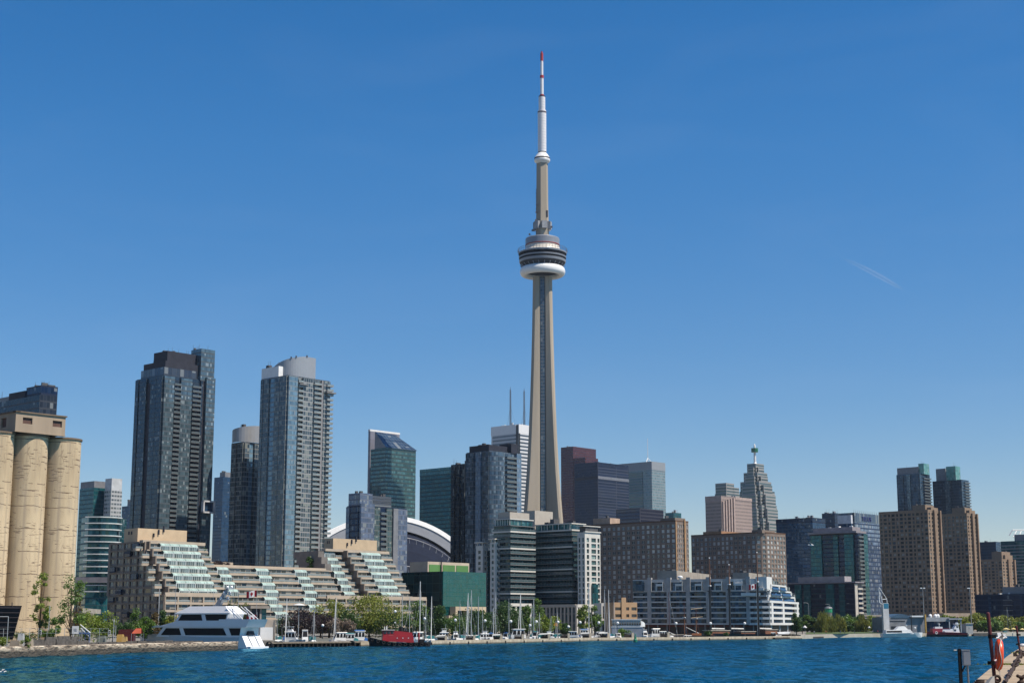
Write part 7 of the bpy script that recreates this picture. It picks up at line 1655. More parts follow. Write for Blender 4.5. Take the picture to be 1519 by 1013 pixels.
TR = [  # px, top, base, width, distance behind the quay line, shape, colour, label
    (61, 847, 935, 30, 26, 'sparse', 'bright', 'tall thin bright green tree in front of the grain silos', 1.2), (74, 910, 935, 30, 24, 'sparse', 'green', 'small loose tree beside the tall thin one before the silos', 1), (107, 850, 938, 46, 30, 'sparse', 'green', 'tall straggly tree at the right edge of the silos', 1.4), (113, 870, 938, 24, 36, 'sparse', 'rust', 'rusty brown leaved tree mixed with the straggly one at the edge of the silos', 1),
    (131, 904, 938, 42, 30, 'round', 'bright', 'bright green spreading tree right of the straggly silo trees', .6), (154, 901, 938, 34, 28, 'round', 'bright', 'bright green pointed tree left of the white globe lamp', .6),
    (201, 903, 937, 24, 85, 'cone', 'green', 'green pointed tree behind the yacht bow, left one', .8), (216, 908, 937, 22, 85, 'round', 'green', 'round green tree behind the yacht bow, next to the pointed one', .8), (229, 906, 937, 18, 85, 'cone', 'rust', 'brownish tree behind the yacht foredeck', .8), (241, 903, 937, 17, 90, 'cone', 'dark', 'dark narrow conifer behind the yacht foredeck', 1), (252, 909, 937, 22, 88, 'round', 'olive', 'olive tree half hidden by the yacht bridge', .8), (184, 922, 938, 26, 75, 'round', 'dark', 'low dark tree left of the yacht bow', .8),
    (353, 886, 940, 50, 95, 'willow', 'willow', 'yellow green weeping willow behind the yacht stern', 1.2),
    (446, 903, 940, 56, 86, 'round', 'purple', 'dark purple leaved tree right of the tall arm lamp', 1.1), (424, 916, 940, 30, 90, 'round', 'dark', 'dark green tree behind the dock left of the purple one', .9), (476, 908, 940, 40, 92, 'round', 'purple', 'second dark purple tree behind the slanted sail', 1), (489, 889, 940, 50, 98, 'round', 'olive', 'olive green broad tree behind the white slanted furled sail', 1.1), (548, 884, 940, 94, 96, 'round', 'olive', 'largest broad olive tree behind the tugboat', 1.9), (510, 905, 940, 44, 92, 'round', 'dark', 'deep green tree between the two broad olive trees', 1), (506, 917, 940, 38, 82, 'round', 'pink', 'low pinkish blossoming tree left of the tugboat', .9), (568, 906, 940, 60, 88, 'round', 'dark', 'deep green tree under the broad olive crown behind the tugboat', 1), (615, 889, 940, 40, 100, 'round', 'green', 'dark green tree right of the broad olive tree', 1.1), (624, 905, 940, 26, 96, 'round', 'dark', 'deep green tree at the right end of the terraced building', .9),
    (653, 900, 941, 38, 96, 'cone', 'dark', 'dark pointed tree before the left part of the green glass box', 1), (697, 905, 941, 52, 92, 'round', 'dark', 'dark round tree under the cream portal', 1.2), (674, 912, 941, 32, 94, 'round', 'green', 'low green tree left of the cream portal', .9), (722, 909, 941, 34, 92, 'round', 'dark', 'low dark tree right of the cream portal', .9), (746, 892, 941, 42, 96, 'cone', 'dark', 'tall dark cone shaped tree before the left wing of the white condo', 1.2), (761, 901, 941, 34, 94, 'cone', 'dark', 'shorter dark cone shaped tree before the white condo', 1), (782, 896, 941, 30, 98, 'cone', 'green', 'green egg shaped tree right of the thick white mast', 1), (799, 882, 941, 15, 104, 'column', 'green', 'tall thin poplar in front of the white condo', 1), (806, 912, 941, 30, 92, 'round', 'bright', 'bright green round tree below the thin poplar', 1), (823, 912, 941, 16, 96, 'round', 'bright', 'bright green small tree behind the yellow banner', .8), (838, 925, 941, 16, 90, 'round', 'dark', 'low dark round bush tree right of the yellow banner', .8), (866, 893, 941, 26, 92, 'sparse', 'bright', 'loose light green tree left of the very tall blue mast', 1.3), (882, 895, 941, 28, 94, 'sparse', 'green', 'loose green tree right of the very tall blue mast', 1.3),
    (1181, 908, 938, 18, 40, 'round', 'dark', 'dark tree beside the stepped end of the white terraced building', .8), (1197, 912, 938, 20, 120, 'round', 'green', 'green round tree left of the park willows', .8), (1208, 917, 938, 18, 100, 'round', 'dark', 'dark low tree at the left edge of the park lawn', .8), (1224, 904, 938, 28, 70, 'willow', 'willow', 'largest weeping willow in the park on the right', 1.1), (1243, 909, 938, 22, 74, 'willow', 'willow', 'weeping willow right of the largest one in the park', 1), (1256, 920, 938, 16, 80, 'round', 'dark', 'dark low tree between the park willows', .8), (1266, 918, 938, 18, 110, 'round', 'green', 'small round green tree left of the lone willow in the park', .8), (1279, 910, 938, 22, 72, 'willow', 'willow', 'lone weeping willow left of the white pylon', 1.1), (1294, 911, 938, 20, 140, 'round', 'bright', 'light green tree at the foot of the white pylon', .8), (1300, 921, 938, 20, 90, 'round', 'green', 'low green tree before the grey pier shed', .8), (1256, 911, 930, 22, 190, 'round', 'green', 'distant round tree along the elevated road', .8), (1272, 912, 930, 20, 200, 'round', 'dark', 'distant dark tree along the elevated road', .8),
    (1397, 908, 935, 16, 140, 'round', 'bright', 'light green tree before the parking garage, left one', .8), (1410, 910, 935, 18, 130, 'round', 'bright', 'light green tree before the parking garage, middle', .8), (1426, 914, 936, 22, 90, 'round', 'olive', 'olive tree between the fireboat and the grey kiosk', .8), (1449, 910, 937, 26, 110, 'round', 'olive', 'olive tree right of the grey kiosk', .9), (1460, 921, 938, 22, 80, 'round', 'green', 'green tree left of the taller red pole', .8), (1474, 917, 938, 24, 90, 'round', 'green', 'green tree right of the taller red pole', .8), (1488, 914, 938, 30, 85, 'round', 'olive', 'olive tree between the two red poles', .9), (1508, 922, 938, 20, 80, 'round', 'green', 'green tree behind the shorter red pole', .8), (1519, 915, 938, 24, 95, 'round', 'olive', 'olive tree cut off by the right edge', .8), (1436, 921, 938, 18, 130, 'round', 'dark', 'dark tree behind the grey kiosk', .8), (1455, 908, 935, 24, 160, 'round', 'dark', 'dark tree right behind the olive tree by the kiosk', .8), (1500, 910, 935, 22, 150, 'round', 'dark', 'dark tree before the navy glass building', .8)]
for a in TR: tree(a[0], a[1], a[2], a[3], a[4], a[5], a[6], a[7], dens=a[8])
for (px, top, w_, lb, c, bk) in ((38, 943, 16, 'bright green bush growing over the stone pier edge', 'bright', .8), (4, 943, 18, 'low green bush at the left edge of the picture', 'bright', 8), (28, 937, 30, 'dark hedge at the foot of the silos', 'dark', 22), (48, 937, 24, 'dark hedge right of the first one at the foot of the silos', 'dark', 20), (926, 931, 18, 'round green bush on the sea wall by the green buoy', 'green', 10), (1050, 935, 12, 'small green bush on the sea wall beside the brown deckhouse', 'dark', 6), (1077, 938, 8, 'small green bush on the sea wall before the middle black mast', 'dark', 6)):
    tree(px, top, 950, w_, bk, 'bush', c, lb, 'bush', z0=(1.4 if bk < 12 and px > 900 else 1.9) - (.9 if px == 38 else 0), dens=.9)
for (px, top, w_, lb, c, Yt) in ((459, 826, 13, 'dark small tree on the flat roof of the terraced building', 'dark', 612), (324, 835, 20, 'dark purple shrub on the roof terrace left of the silver topped towers', 'purple', 572), (333, 837, 14, 'dark purple shrub right of the other on the roof terrace', 'purple', 576)):
    tree(px, top, 845, w_, 0, 'bush', c, lb, 'bush', z0=27.6, Y=Yt, dens=1)

# ------------------------------------------------------------------ lamps, masts, signs
def lamp(px, top, label, back=2.5, zb=ZW, Y=None, globe=True, rpx=2.1):
    p = shore(px, back, zb); zz = zt(top, p.y); k = mpp(p.y)
    t = thing('street_lamp', label, 'street lamp', p, 'globe lamps along the waterfront')
    m = MB(); m.lathe((p.x, p.y, zb), [(.2, 0), (.16, .8), (.09, .9), (.07, zz - zb - k * 4.0), (.2, zz - zb - k * 3.9), (.2, zz - zb - k * 3.4)], 8); m.build('pole', [black], t)
    m = MB(); m.ball((p.x, p.y, zz - k * rpx), k * rpx, 10); m.build('globe', [plain('lamp_globe', (.82, .82, .80), .3, .03)], t, smooth=True)
for px, y, lb in ((629.5, 915, 'globe lamp just behind the tugboat stern'), (675.3, 917, 'globe lamp with a warm tinted globe by the dark houseboat'), (719.5, 918, 'globe lamp left of the cone shaped trees'), (757.8, 919, 'globe lamp left of the thick white mast'), (795.8, 919.5, 'globe lamp below the thin poplar'), (828, 920, 'globe lamp right of the yellow banner'), (860.7, 920.5, 'globe lamp left of the blue tarpaulin'), (888.5, 921, 'globe lamp before the narrow cream building'), (916.5, 921.5, 'globe lamp before the tour boat'),
                  (1003.3, 922, 'globe lamp left of the small two-masted ship'), (1054.5, 922, 'globe lamp beside the first black mast'), (1105.2, 922, 'globe lamp between the second and third black mast')): lamp(px, y, lb)
for px, y, lb, bk in ((166, 918, 'globe lamp on the left bank beside the bright green trees', 40), (478, 925, 'globe lamp behind the timber dock', 60), (786.3, 925, 'small globe lamp behind the boats left of the poplar', 70), (843.5, 927, 'small globe lamp before the condo podium', 75)): lamp(px, y, lb, bk, 1.7)
def arm_lamp(px, top, label, back, arm=-1, z0=1.7, r=.12):
    p = shore(px, back, z0); zz = zt(top, p.y); k = mpp(p.y); t = thing('lamp_mast', label, 'lamp mast', p)
    m = MB(); m.tube(p, (p.x, p.y, zz - 1), r, r * .7, 7); pts = [(p.x + arm * 4.0 * k * (1 - math.cos(a)), p.y, zz - 1 + 1.2 * math.sin(a)) for a in [R(x) for x in (0, 30, 60, 90)]]; m.path(pts, r * .7, 6); m.build('pole', [plain('lamp_grey', (.38, .40, .41), .5)], t)
    e = pts[-1]; m = MB(); m.box((e[0] + arm * .5, e[1], e[2] - .15), 1.4, .5, .25); m.build('lamp_head', [plain('lamp_grey', ())], t)
for a in ((1201, 894, 'curved grey road lamp left of the tallest park willow', 170), (1265, 895, 'curved grey road lamp between the park willows', 250), (1294, 896, 'curved grey road lamp left of the white pylon', 250), (1233, 896, 'curved grey road lamp behind the tallest park willow', 250)): arm_lamp(*a)
def special_lamps():
    p = shore(423.5, 70, 1.7); 
    p = shore(442, 62, 1.7); zz = zt(897, p.y); t = thing('plaza_lamp', 'tall lamp with a wide white saucer shade before the purple trees', 'lamp', p); m = MB(); m.tube(p, (p.x, p.y, zz), .12, .1, 7); m.build('pole', [plain('lamp_grey', ())], t); m = MB(); m.lathe((p.x, p.y, zz - .2), [(0, .75), (.6, .7), (1.9, .25), (2.0, .1), (0, 0)], 18); m.build('lamp_shade', [canvw], t)
    p = shore(1372, 70, 1.7); zz = zt(872, p.y); t = thing('flood_lamp', 'tall thin flood light mast before the nearer brick tower', 'lamp mast', p); m = MB(); m.tube(p, (p.x, p.y, zz), .22, .12, 7); m.build('pole', [plain('lamp_grey', ())], t); m = MB(); 
    for s in (-1, 1): m.box((p.x + s * .9, p.y, zz - .3), 1.1, .6, .7)
    m.build('flood_head', [whitepaint], t)
    p = shore(1442, 70, 1.7); zz = zt(872, p.y); t = thing('flood_lamp', 'tall thin flood light mast before the second brick tower', 'lamp mast', p); m = MB(); m.tube(p, (p.x, p.y, zz), .2, .12, 7); m.build('pole', [plain('lamp_grey', ())], t); m = MB(); m.box((p.x - .6, p.y, zz - .3), 1.8, .6, .6); m.build('flood_head', [whitepaint], t)
    p = shore(824.5, 60, 1.7); a, b = zt(922, p.y), zt(929, p.y); t = thing('banner_pole', 'pole with a yellow orange banner among the boats', 'banner', p); m = MB(); m.tube(p, (p.x, p.y, a + .4), .1, .08, 6); m.build('pole', [plain('lamp_grey', ())], t); m = MB(); m.hexa([(p.x - 1, p.y - .05, b + .6), (p.x + .9, p.y - .05, b), (p.x + .9, p.y + .05, b), (p.x - 1, p.y + .05, b + .6), (p.x - .3, p.y - .05, a - .4), (p.x + .9, p.y - .05, a), (p.x + .9, p.y + .05, a), (p.x - .3, p.y + .05, a - .4)]); m.build('banner', [plain('banner_yellow', (.62, .27, .02), .8, .05)], t)
special_lamps()
def flag(px, py, Y, lab, w_=2.6, dz=1.4, pole=None):
    p = P(px, py, Y); t = thing('flag', lab, 'flag', (p.x, p.y, 1.7)); m = MB(); x0 = p.x + w_ / 2
    m.tube((x0, Y, 1.7), (x0, Y, p.z + dz * .9), .06, .05, 5); m.build('flag_pole', [plain('lamp_grey', ())], t)
    m = MB(); n = 12
    for i in range(n):
        f0, f1 = i / n, (i + 1) / n; pt = lambda f, v: (x0 - f * w_, Y + .16 * math.sin(f * 7), p.z - dz / 2 + v * dz - f * .35 + .08 * math.sin(f * 6))
        c = 0 if f0 < .25 or f0 >= .75 - 1e-6 else 1; m.face([pt(f0, 0), pt(f1, 0), pt(f1, 1), pt(f0, 1)], c)
    for a_, r_ in ((0, .34), (1.05, .25), (-1.05, .25), (2.0, .22), (-2.0, .22), (3.14, .3)):        # leaf emblem
        cx_, cz_ = x0 - w_ / 2, p.z - .175; d = Vector((math.sin(a_) * r_ * dz, 0, math.cos(a_) * r_ * dz)); s = Vector((d.z, 0, -d.x)) * .42
        yb = Y + .16 * math.sin(3.5)
        for e in (-.12, .12): m.face([(cx_, yb + e, cz_), (cx_ + d.x * .6 + s.x, yb + e, cz_ + d.z * .6 + s.z), (cx_ + d.x, yb + e, cz_ + d.z), (cx_ + d.x * .6 - s.x, yb + e, cz_ + d.z * .6 - s.z)], 0)
    m.build('flag_cloth', [plain('flag_red', (.42, .02, .03), .8, .05), plain('flag_white', (.72, .70, .70), .8, .04)], t)
flag(373.5, 880, 470, 'red and white maple leaf flag before the terraced building, upper one', 3.2, 1.9); flag(373.5, 916, 446, 'red and white maple leaf flag just above the yacht stern, lower one', 3.0, 1.8)
flag(1116.5, 869.5, 668, 'red and white maple leaf flag before the white terraced building', 3.2, 2.2)

def gates():
    pc = plain('gate_pillar', (.47, .41, .32), .85, .08); 
    for px, aw, lb in ((655, 1, 'dock gate with a white sloped awning right of the tugboat stern'), (697, 0, 'dock gate with dark bars below the mast cluster'), (737, 1, 'dock gate with a white sloped awning left of the wide white cruiser'), (769, 0, 'dark barred dock gate below the thick white mast'), (808, 1, 'dock gate with a white awning below the bright green tree'), (837, 0, 'dark barred dock gate below the low round tree'), (869, 1, 'dock gate with a white awning below the blue tarpaulin'), (896, 1, 'dock gate with a white awning before the narrow cream building'), (932, 0, 'dark barred dock gate left of the green buoy'), (985, 0, 'dark barred dock gate left of the small two-masted ship')):
        p = shore(px, 4.2, ZW); k = mpp(p.y); t = thing('dock_gate', lb, 'gate', p, 'dock gates on the sea wall'); hh = 6.2 * k
        m = MB(); m.box((p.x + 6.3 * k, p.y, ZW), 3.2 * k, 3.2 * k, hh * 1.1, .2); m.build('pillar', [pc], t)
        m = MB()
        for q in range(13): m.tube((p.x - 6 * k + q * .9 * k, p.y, ZW), (p.x - 6 * k + q * .9 * k, p.y, ZW + hh * .85), .07, .07, 4)
        for z in (.1, .45, .85): m.tube((p.x - 6 * k, p.y, ZW + hh * z), (p.x + 5 * k, p.y, ZW + hh * z), .09, .09, 4)
        m.box((p.x - .5 * k, p.y + .8, ZW), 9 * k, .2, hh * .6); m.build('bars', [plain('gate_dark', (.045, .04, .04), .6)], t)
        if aw: m = MB(); m.hexa([(p.x - 9 * k, p.y - .8, ZW + hh * .86), (p.x + 5 * k, p.y - .8, ZW + hh * .98), (p.x + 5 * k, p.y + 1.5, ZW + hh * .98), (p.x - 9 * k, p.y + 1.5, ZW + hh * .86), (p.x - 6 * k, p.y - .6, ZW + hh * 1.2), (p.x + 5 * k, p.y - .6, ZW + hh * 1.25), (p.x + 5 * k, p.y + 1.3, ZW + hh * 1.25), (p.x - 6 * k, p.y + 1.3, ZW + hh * 1.2)]); m.build('awning', [canvw], t)
gates()

# ------------------------------------------------------------------ things on the left bank
def left_bank():
    dk = plain('rusty_barge_black', (.022, .022, .026), .7, .3)
    a = shore(-30, 22, 2); p = lambda px, py: P(px, py, a.y)
    t = tag(None, None, None) if False else None
    m = MB(); q = [p(-40, 948), p(19, 948), p(32.5, 898), p(-40, 897)]
    back = Vector((-3, 9, 0)); m.hexa([q[0], q[1], q[1] + back, q[0] + back, q[3], q[2], q[2] + back, q[3] + back])
    for k in range(7):
        f = (k + .5) / 7; u, v = q[0] + (q[3] - q[0]) * f, q[1] + (q[2] - q[1]) * f; m.tube(u + Vector((0, -.1, 0)), v + Vector((0, -.1, 0)), .12, .12, 5, 1)
    m.tube(p(18, 900), p(18, 893), .1, .1, 5, 1)
    tag(m.build('loading_hopper', [dk, plain('hopper_rust', (.05, .045, .05), .8)]), 'black slanted steel loading hopper at the foot of the silos, at the left edge', 'hopper')
    def post(px, y0, y1, lb, bk=8, r=.06, arm=0):
        s = shore(px, bk, 2); mb = MB(); mb.tube((s.x, s.y, 1.9), (s.x, s.y, zt(y0, s.y)), r, r, 6)
        if arm: z = zt(y0, s.y); mb.tube((s.x, s.y, z), (s.x - arm, s.y, z), r * .9, r * .9, 5)
        tag(mb.build('steel_post', [plain('lamp_grey', ())]), lb, 'post')
    post(9, 914, 958, 'thin bent grey post before the black hopper', 6, .07, 4); post(70, 898, 940, 'thin dark pole before the middle silo', 24, .09); post(167, 917, 952, 'grey steel post on the pier left of the globe lamp', 8, .07); post(170, 917, 945, 'second grey steel post behind the globe lamp', 30, .07); post(233, 872, 940, 'tall thin flagpole behind the yacht foredeck', 90, .12)
    # notice board
    s = shore(110, 24, 2); Y = s.y; k = mpp(Y); zb, zt_ = zt(939.5, Y), zt(928, Y)
    t = thing('notice_board', 'white notice board with small lines of text right of the silos', 'sign', s); m = MB(); m.box((s.x, Y, zb), 9.5 * k, .12, zt_ - zb); m.build('board', [whitepaint], t)
    m = MB()
    for r_ in range(3): m.box((s.x + (r_ - 1) * .05, Y - .075, zt_ - (zt_ - zb) * (.38 + .15 * r_)), (4.4 - .6 * (r_ == 2)) * k, .02, .07)
    m.build('text_lines', [darkmetal], t); m = MB(); 
    for e in (-4, 4): m.tube((s.x + e * k, Y + .15, 1.9), (s.x + e * k, Y + .15, zt_), .07, .07, 5)
    m.build('legs', [steel], t)
    for px, lb in ((58.3, 'small white notice on a post left of the notice board'), (161, 'tall white notice with two black dots left of the globe lamp')):
        s = shore(px, 22, 2); k = mpp(s.y); t = thing('small_sign', lb, 'sign', s); m = MB(); z1, z0 = zt(934, s.y), zt(941, s.y); m.box((s.x, s.y, z0), 2.6 * k, .08, z1 - z0); m.build('panel', [whitepaint], t); m = MB(); m.tube((s.x, s.y + .1, 1.9), (s.x, s.y + .1, z1), .04, .04, 5); m.build('post', [steel], t)
        m = MB()
        for f in (.3, .7): m.lathe((0, 0, 0), [(0, .05), (.16, .05), (.16, 0)], 10)
        m.v = [(s.x + a, s.y - .06 - c, z0 + (z1 - z0) * (.3 if i < len(m.v) // 2 else .7) + b) for i, (a, b, c) in enumerate(m.v)]; m.build('dots', [black], t)
    # blue and white stair frame
    s = shore(122, 26, 2); k = mpp(s.y); t = thing('gangway_frame', 'blue and white steel gangway stairs right of the notice board', 'gangway', s); m = MB()
    for e in (-5, -2, 3, 9): m.tube((s.x + e * k, s.y, 1.9), (s.x + e * k, s.y, zt(929 + abs(e), s.y)), .1, .1, 5, 0 if e < 0 else 1)
    m.tube((s.x - 5 * k, s.y, zt(926, s.y)), (s.x + 10 * k, s.y, zt(938, s.y)), .12, .12, 5, 0); m.tube((s.x - 4 * k, s.y, zt(931, s.y)), (s.x + 8 * k, s.y, zt(943, s.y)), .12, .12, 5, 0); m.box((s.x + 1 * k, s.y, zt(940, s.y)), 15 * k, 1.2, .4, 0, 1); m.build('steel_frame', [whitepaint, plain('gangway_blue', (.03, .09, .25), .5)], t)
    for px, w_, top, dep, c, lb, nm, bk in ((185, 22, 933.5, 3, (.085, .018, .02), 'dark maroon hoarding left of the yacht bow', 'hoarding', 62), (176, 9, 941, 2, (.48, .31, .10), 'yellow concrete block under the globe lamp', 'concrete_block', 32), (183, 7, 944.5, 1.5, (.45, .30, .12), 'smaller yellow block right of the first one', 'concrete_block', 28), (148, 12, 943, 2, (.16, .18, .17), 'low grey equipment crate under the bright green trees', 'crate', 26), (28, 8, 940, 1.5, (.42, .42, .42), 'light grey utility box on the pier at the left', 'utility_box', 8), (20, 14, 950, 2.4, (.30, .255, .20), 'square beige stone block on the pier at the left edge', 'stone_block', 7), (41, 7, 948, 2, (.33, .28, .22), 'beige stone block behind the bright pier bush', 'stone_block', 7)):
        s = shore(px, bk, 1.9); k = mpp(s.y); m = MB(); z1 = zt(top, s.y); x0, x1 = s.x - w_ * k / 2, s.x + w_ * k / 2; b_ = .1
        m.hexa([(x0, s.y, 1.9), (x1, s.y + .3, 1.9), (x1, s.y + dep, 1.9), (x0, s.y + dep, 1.9), (x0 + b_, s.y + b_, z1), (x1 - b_, s.y + .3, z1), (x1 - b_, s.y + dep - b_, z1 - .1), (x0 + b_, s.y + dep, z1)]); m.box(((x0 + x1) / 2, s.y + dep / 2, z1 - .12), (x1 - x0) * .8, dep * .7, .22)
        tag(m.build(nm, [plain(nm + str(px), c, .8, .15)]), lb, nm.replace('_', ' '))
    s = shore(201, 50, 1.8); k = mpp(s.y); t = thing('site_tent', 'orange red tarpaulin shelter just left of the yacht bow', 'tent', s); m = MB(); w_ = 7 * k; z1 = zt(931.5, s.y); z0 = zt(939, s.y)
    m.face([(s.x - w_, s.y, z0), (s.x + w_, s.y, z0), (s.x + w_ * .7, s.y + 1.5, z1), (s.x - w_ * .4, s.y + 1.5, z1)]); m.face([(s.x - w_, s.y + 3, z0), (s.x + w_, s.y + 3, z0), (s.x + w_ * .7, s.y + 1.5, z1), (s.x - w_ * .4, s.y + 1.5, z1)]); m.face([(s.x - w_, s.y, z0), (s.x - w_ * .4, s.y + 1.5, z1), (s.x - w_, s.y + 3, z0)]); m.build('tarpaulin', [plain('tarp_orange', (.42, .09, .05), .8)], t)
    m = MB(); 
    for x in (-w_, w_ * .98):
        for y in (0, 3): m.tube((s.x + x, s.y + y, 1.6), (s.x + x, s.y + y, z0), .07, .07, 5)
    m.build('poles', [steel], t)
    # wire fence before the silos
    t = thing('wire_fence', 'thin wire fence with grey posts along the foot of the silos', 'fence', shore(60, 14, 2)); m = MB()
    for q in range(14): s = shore(-10 + 13 * q, 14, 2); m.tube((s.x, s.y, 1.9), (s.x, s.y, 5.4), .045, .045, 5)
    for z in (2.2, 3.3, 4.4, 5.3): m.path([tuple(shore(-10 + 13 * q, 14, z)) for q in range(14)], .018, 3)
    m.build('fence_wire', [plain('lamp_grey', ())], t)
    m = MB(); A = P(122, 903, 430); Bq = P(150, 898, 470); m.hexa([(A.x, 430, A.z - 1), (Bq.x, 470, A.z - 1), (Bq.x - 4, 474, A.z - 1), (A.x - 4, 434, A.z - 1), (A.x, 430, A.z + .3), (Bq.x, 470, A.z + .3), (Bq.x - 4, 474, A.z + .3), (A.x - 4, 434, A.z + .3)])
    m.box((A.x + 1, 436, 1.7), 1, 1, A.z - 2.7); m.box((Bq.x - 2, 468, 1.7), 1, 1, A.z - 2.7); tag(m.build('footbridge', [conc]), 'plain concrete walkway beam between the silos and the terraced building', 'footbridge')
left_bank()

# ------------------------------------------------------------------ people, umbrellas, gulls
def person_mesh():
    me = bpy.data.meshes.new('tmp'); vs = [(0, 0, .95), (0, 0, 1.2), (0, 0, 1.42), (0, 0, 1.52), (0, 0, 1.66), (.19, 0, 1.42), (.25, .02, 1.15), (.24, -.08, .92), (-.19, 0, 1.42), (-.25, .02, 1.15), (-.24, -.06, .92), (.09, 0, .9), (.11, -.03, .5), (.11, .04, .08), (.11, -.1, .04), (-.09, 0, .9), (-.12, .08, .5), (-.12, .12, .08), (-.12, 0, .04), (0, -.01, 1.76)]
    es = [(0, 1), (1, 2), (2, 3), (3, 4), (4, 19), (2, 5), (5, 6), (6, 7), (2, 8), (8, 9), (9, 10), (0, 11), (11, 12), (12, 13), (13, 14), (0, 15), (15, 16), (16, 17), (17, 18)]
    rd = [.15, .14, .16, .06, .10, .07, .05, .04, .07, .05, .04, .09, .065, .05, .05, .09, .065, .05, .05, .07]
    me.from_pydata(vs, es, []); o = bpy.data.objects.new('tmp', me); COL.objects.link(o); md = o.modifiers.new('s', 'SKIN')
    for i, r in enumerate(rd): me.skin_vertices[0].data[i].radius = (r, r); me.skin_vertices[0].data[i].use_root = i == 0
    o.modifiers.new('u', 'SUBSURF').levels = 1
    out = bpy.data.meshes.new_from_object(o.evaluated_get(bpy.context.evaluated_depsgraph_get())); bpy.data.objects.remove(o); return out
PM = person_mesh(); skin = plain('skin', (.42, .26, .18), .6, .05)
def person(px, label, back, z, cols, ang):
    p = shore(px, back, z); me = PM.copy(); me.materials.clear()
    for m in (skin, plain('shirt%02d' % int(cols[0][0] * 99), cols[0], .8, .1), plain('trousers%02d' % int(cols[1][2] * 99), cols[1], .8, .1)): me.materials.append(m)
    for f in me.polygons: f.material_index = 0 if f.center.z > 1.47 else (1 if f.center.z > .98 and abs(f.center.x) < .24 or f.center.z > 1.2 else (2 if abs(f.center.x) < .2 and f.center.z > .1 else 0))
    o = bpy.data.objects.new('person', me); COL.objects.link(o); o.location = p; o.rotation_euler = (0, 0, ang); WL[o.name] = p; tag(o, label, 'person', 'people strolling on the park quay')
    m = MB(); m.lathe((p.x, p.y, z + 1.70), [(.112, -.06), (.118, .02), (.09, .09), (0, .125)], 10); m.build('hair', [plain('hair_dark', (.03, .02, .015), .7)], o)
PC = [(.02, .02, .025), (.55, .55, .55), (.35, .04, .04), (.05, .10, .25), (.45, .40, .30)]
for i, (px, lb) in enumerate(((1190.5, 'person in black standing on the stone steps beside the white terraced building'), (1208, 'person in a white shirt left of the largest park willow'), (1225.5, 'person in red under the largest park willow on the quay'), (1247, 'person in blue on the quay between the two left willows'), (1253, 'person in beige on the quay right of the second willow'), (1268, 'person in black near the lone willow on the quay'), (1295, 'person in white near the white pylon on the quay'), (1302.5, 'person in red near the grey pier shed'))):
    person(px, lb, 5.5, 1.75, (PC[i % 5], ((.03, .03, .05), (.06, .08, .16))[i % 2]), random.uniform(0, 6))
def umbrella(px, top, label, col, back=24, w_=9):
    p = shore(px, back, 1.75); k = mpp(p.y); zz = zt(top, p.y); t = thing('parasol', label, 'parasol', p); m = MB(); m.tube(p, (p.x, p.y, zz - .1), .06, .05, 6); m.build('pole', [steel], t); m = MB(); m.lathe((p.x, p.y, zz), [(0, 0), (w_ * k / 2, -.9), (w_ * k / 2, -1.15)], 8); m.build('canopy', [plain('parasol%02d' % int(col[2] * 99), col, .8, .05)], t)
for a in ((1493, 930.5, 'cream yellow parasol left of the shorter red pole', (.62, .50, .22), 24, 11), (1504, 930.5, 'cream yellow parasol just behind the shorter red pole', (.62, .50, .22), 24, 9), (1517, 931, 'cream yellow parasol at the right edge', (.62, .50, .22), 24, 8), (1194.5, 927, 'white parasol at the foot of the white terraced building', (.70, .68, .66), 12, 6), (1290, 928, 'white parasol before the low green park trees', (.70, .68, .66), 30, 4)): umbrella(*a)
def gull(p, s, label, ang, fly=True, roll=0):
    t = thing('seagull', label, 'seagull', p); m = MB(); wm = plain('gull_white', (.78, .77, .75), .7, .03); gm = plain('gull_grey', (.40, .41, .43), .7, .05)
    rings = []
    for x, r in ((-.5, .01), (-.38, .06), (-.2, .11), (0, .13), (.2, .10), (.3, .06), (.38, .075), (.46, .05), (.5, .012)): rings.append([Vector((x * s, r * s * math.cos(a), (r * math.sin(a) + (.06 if x > .25 else 0)) * s)) for a in [R(45 * q) for q in range(8)]])
    L0 = Vector(p); rt = Matrix.Rotation(ang, 3, 'Z'); tr = lambda v: L0 + rt @ Vector(v); m.loft([[tr(v) for v in r] for r in rings]); m.build('body', [wm], t)
    for sd in (-1, 1):
        m = MB(); 
        if fly:
            A, B, C, D, E, F_ = [(x * s, sd * y * s, z * s) for x, y, z in ((.18, .08, .06), (.22, .5, .34 + roll * sd), (-.1, 1.05, .2 + roll * 2 * sd), (-.16, 1.0, .2 + roll * 2 * sd), (-.05, .5, .32 + roll * sd), (-.16, .08, .05))]
            up = Vector((0, 0, .025 * s)); m.hexa([tr(A), tr(B), tr(E), tr(F_), tr(Vector(A) + up), tr(Vector(B) + up), tr(Vector(E) + up), tr(Vector(F_) + up)]); m.hexa([tr(B), tr(C), tr(D), tr(E), tr(Vector(B) + up), tr(Vector(C) + up), tr(Vector(D) + up), tr(Vector(E) + up)])
        else:
            m.hexa([tr((x * s, sd * y * s, z * s)) for x, y, z in ((.2, .12, -.02), (-.5, .04, 0), (-.5, .05, .03), (.2, .13, .02), (.2, .08, .1), (-.5, .03, .05), (-.5, .04, .06), (.2, .1, .1))])
        m.build('wing', [gm], t)
    if not fly:
        m = MB(); 
        for sd in (-1, 1): m.tube(tr((0, sd * .05 * s, -.1 * s)), tr((0, sd * .05 * s, -.32 * s)), .012 * s, .012 * s, 4)
        m.build('leg', [plain('gull_leg', (.5, .25, .08), .6)], t)
gull(P(1203, 808.5, 150), .62, 'white seagull flying before the blue glass office block', 2.6, True, .1); gull(P(1484.5, 946, 60), .50, 'white seagull flying just above the orange lifebuoy', .1, True, .05)
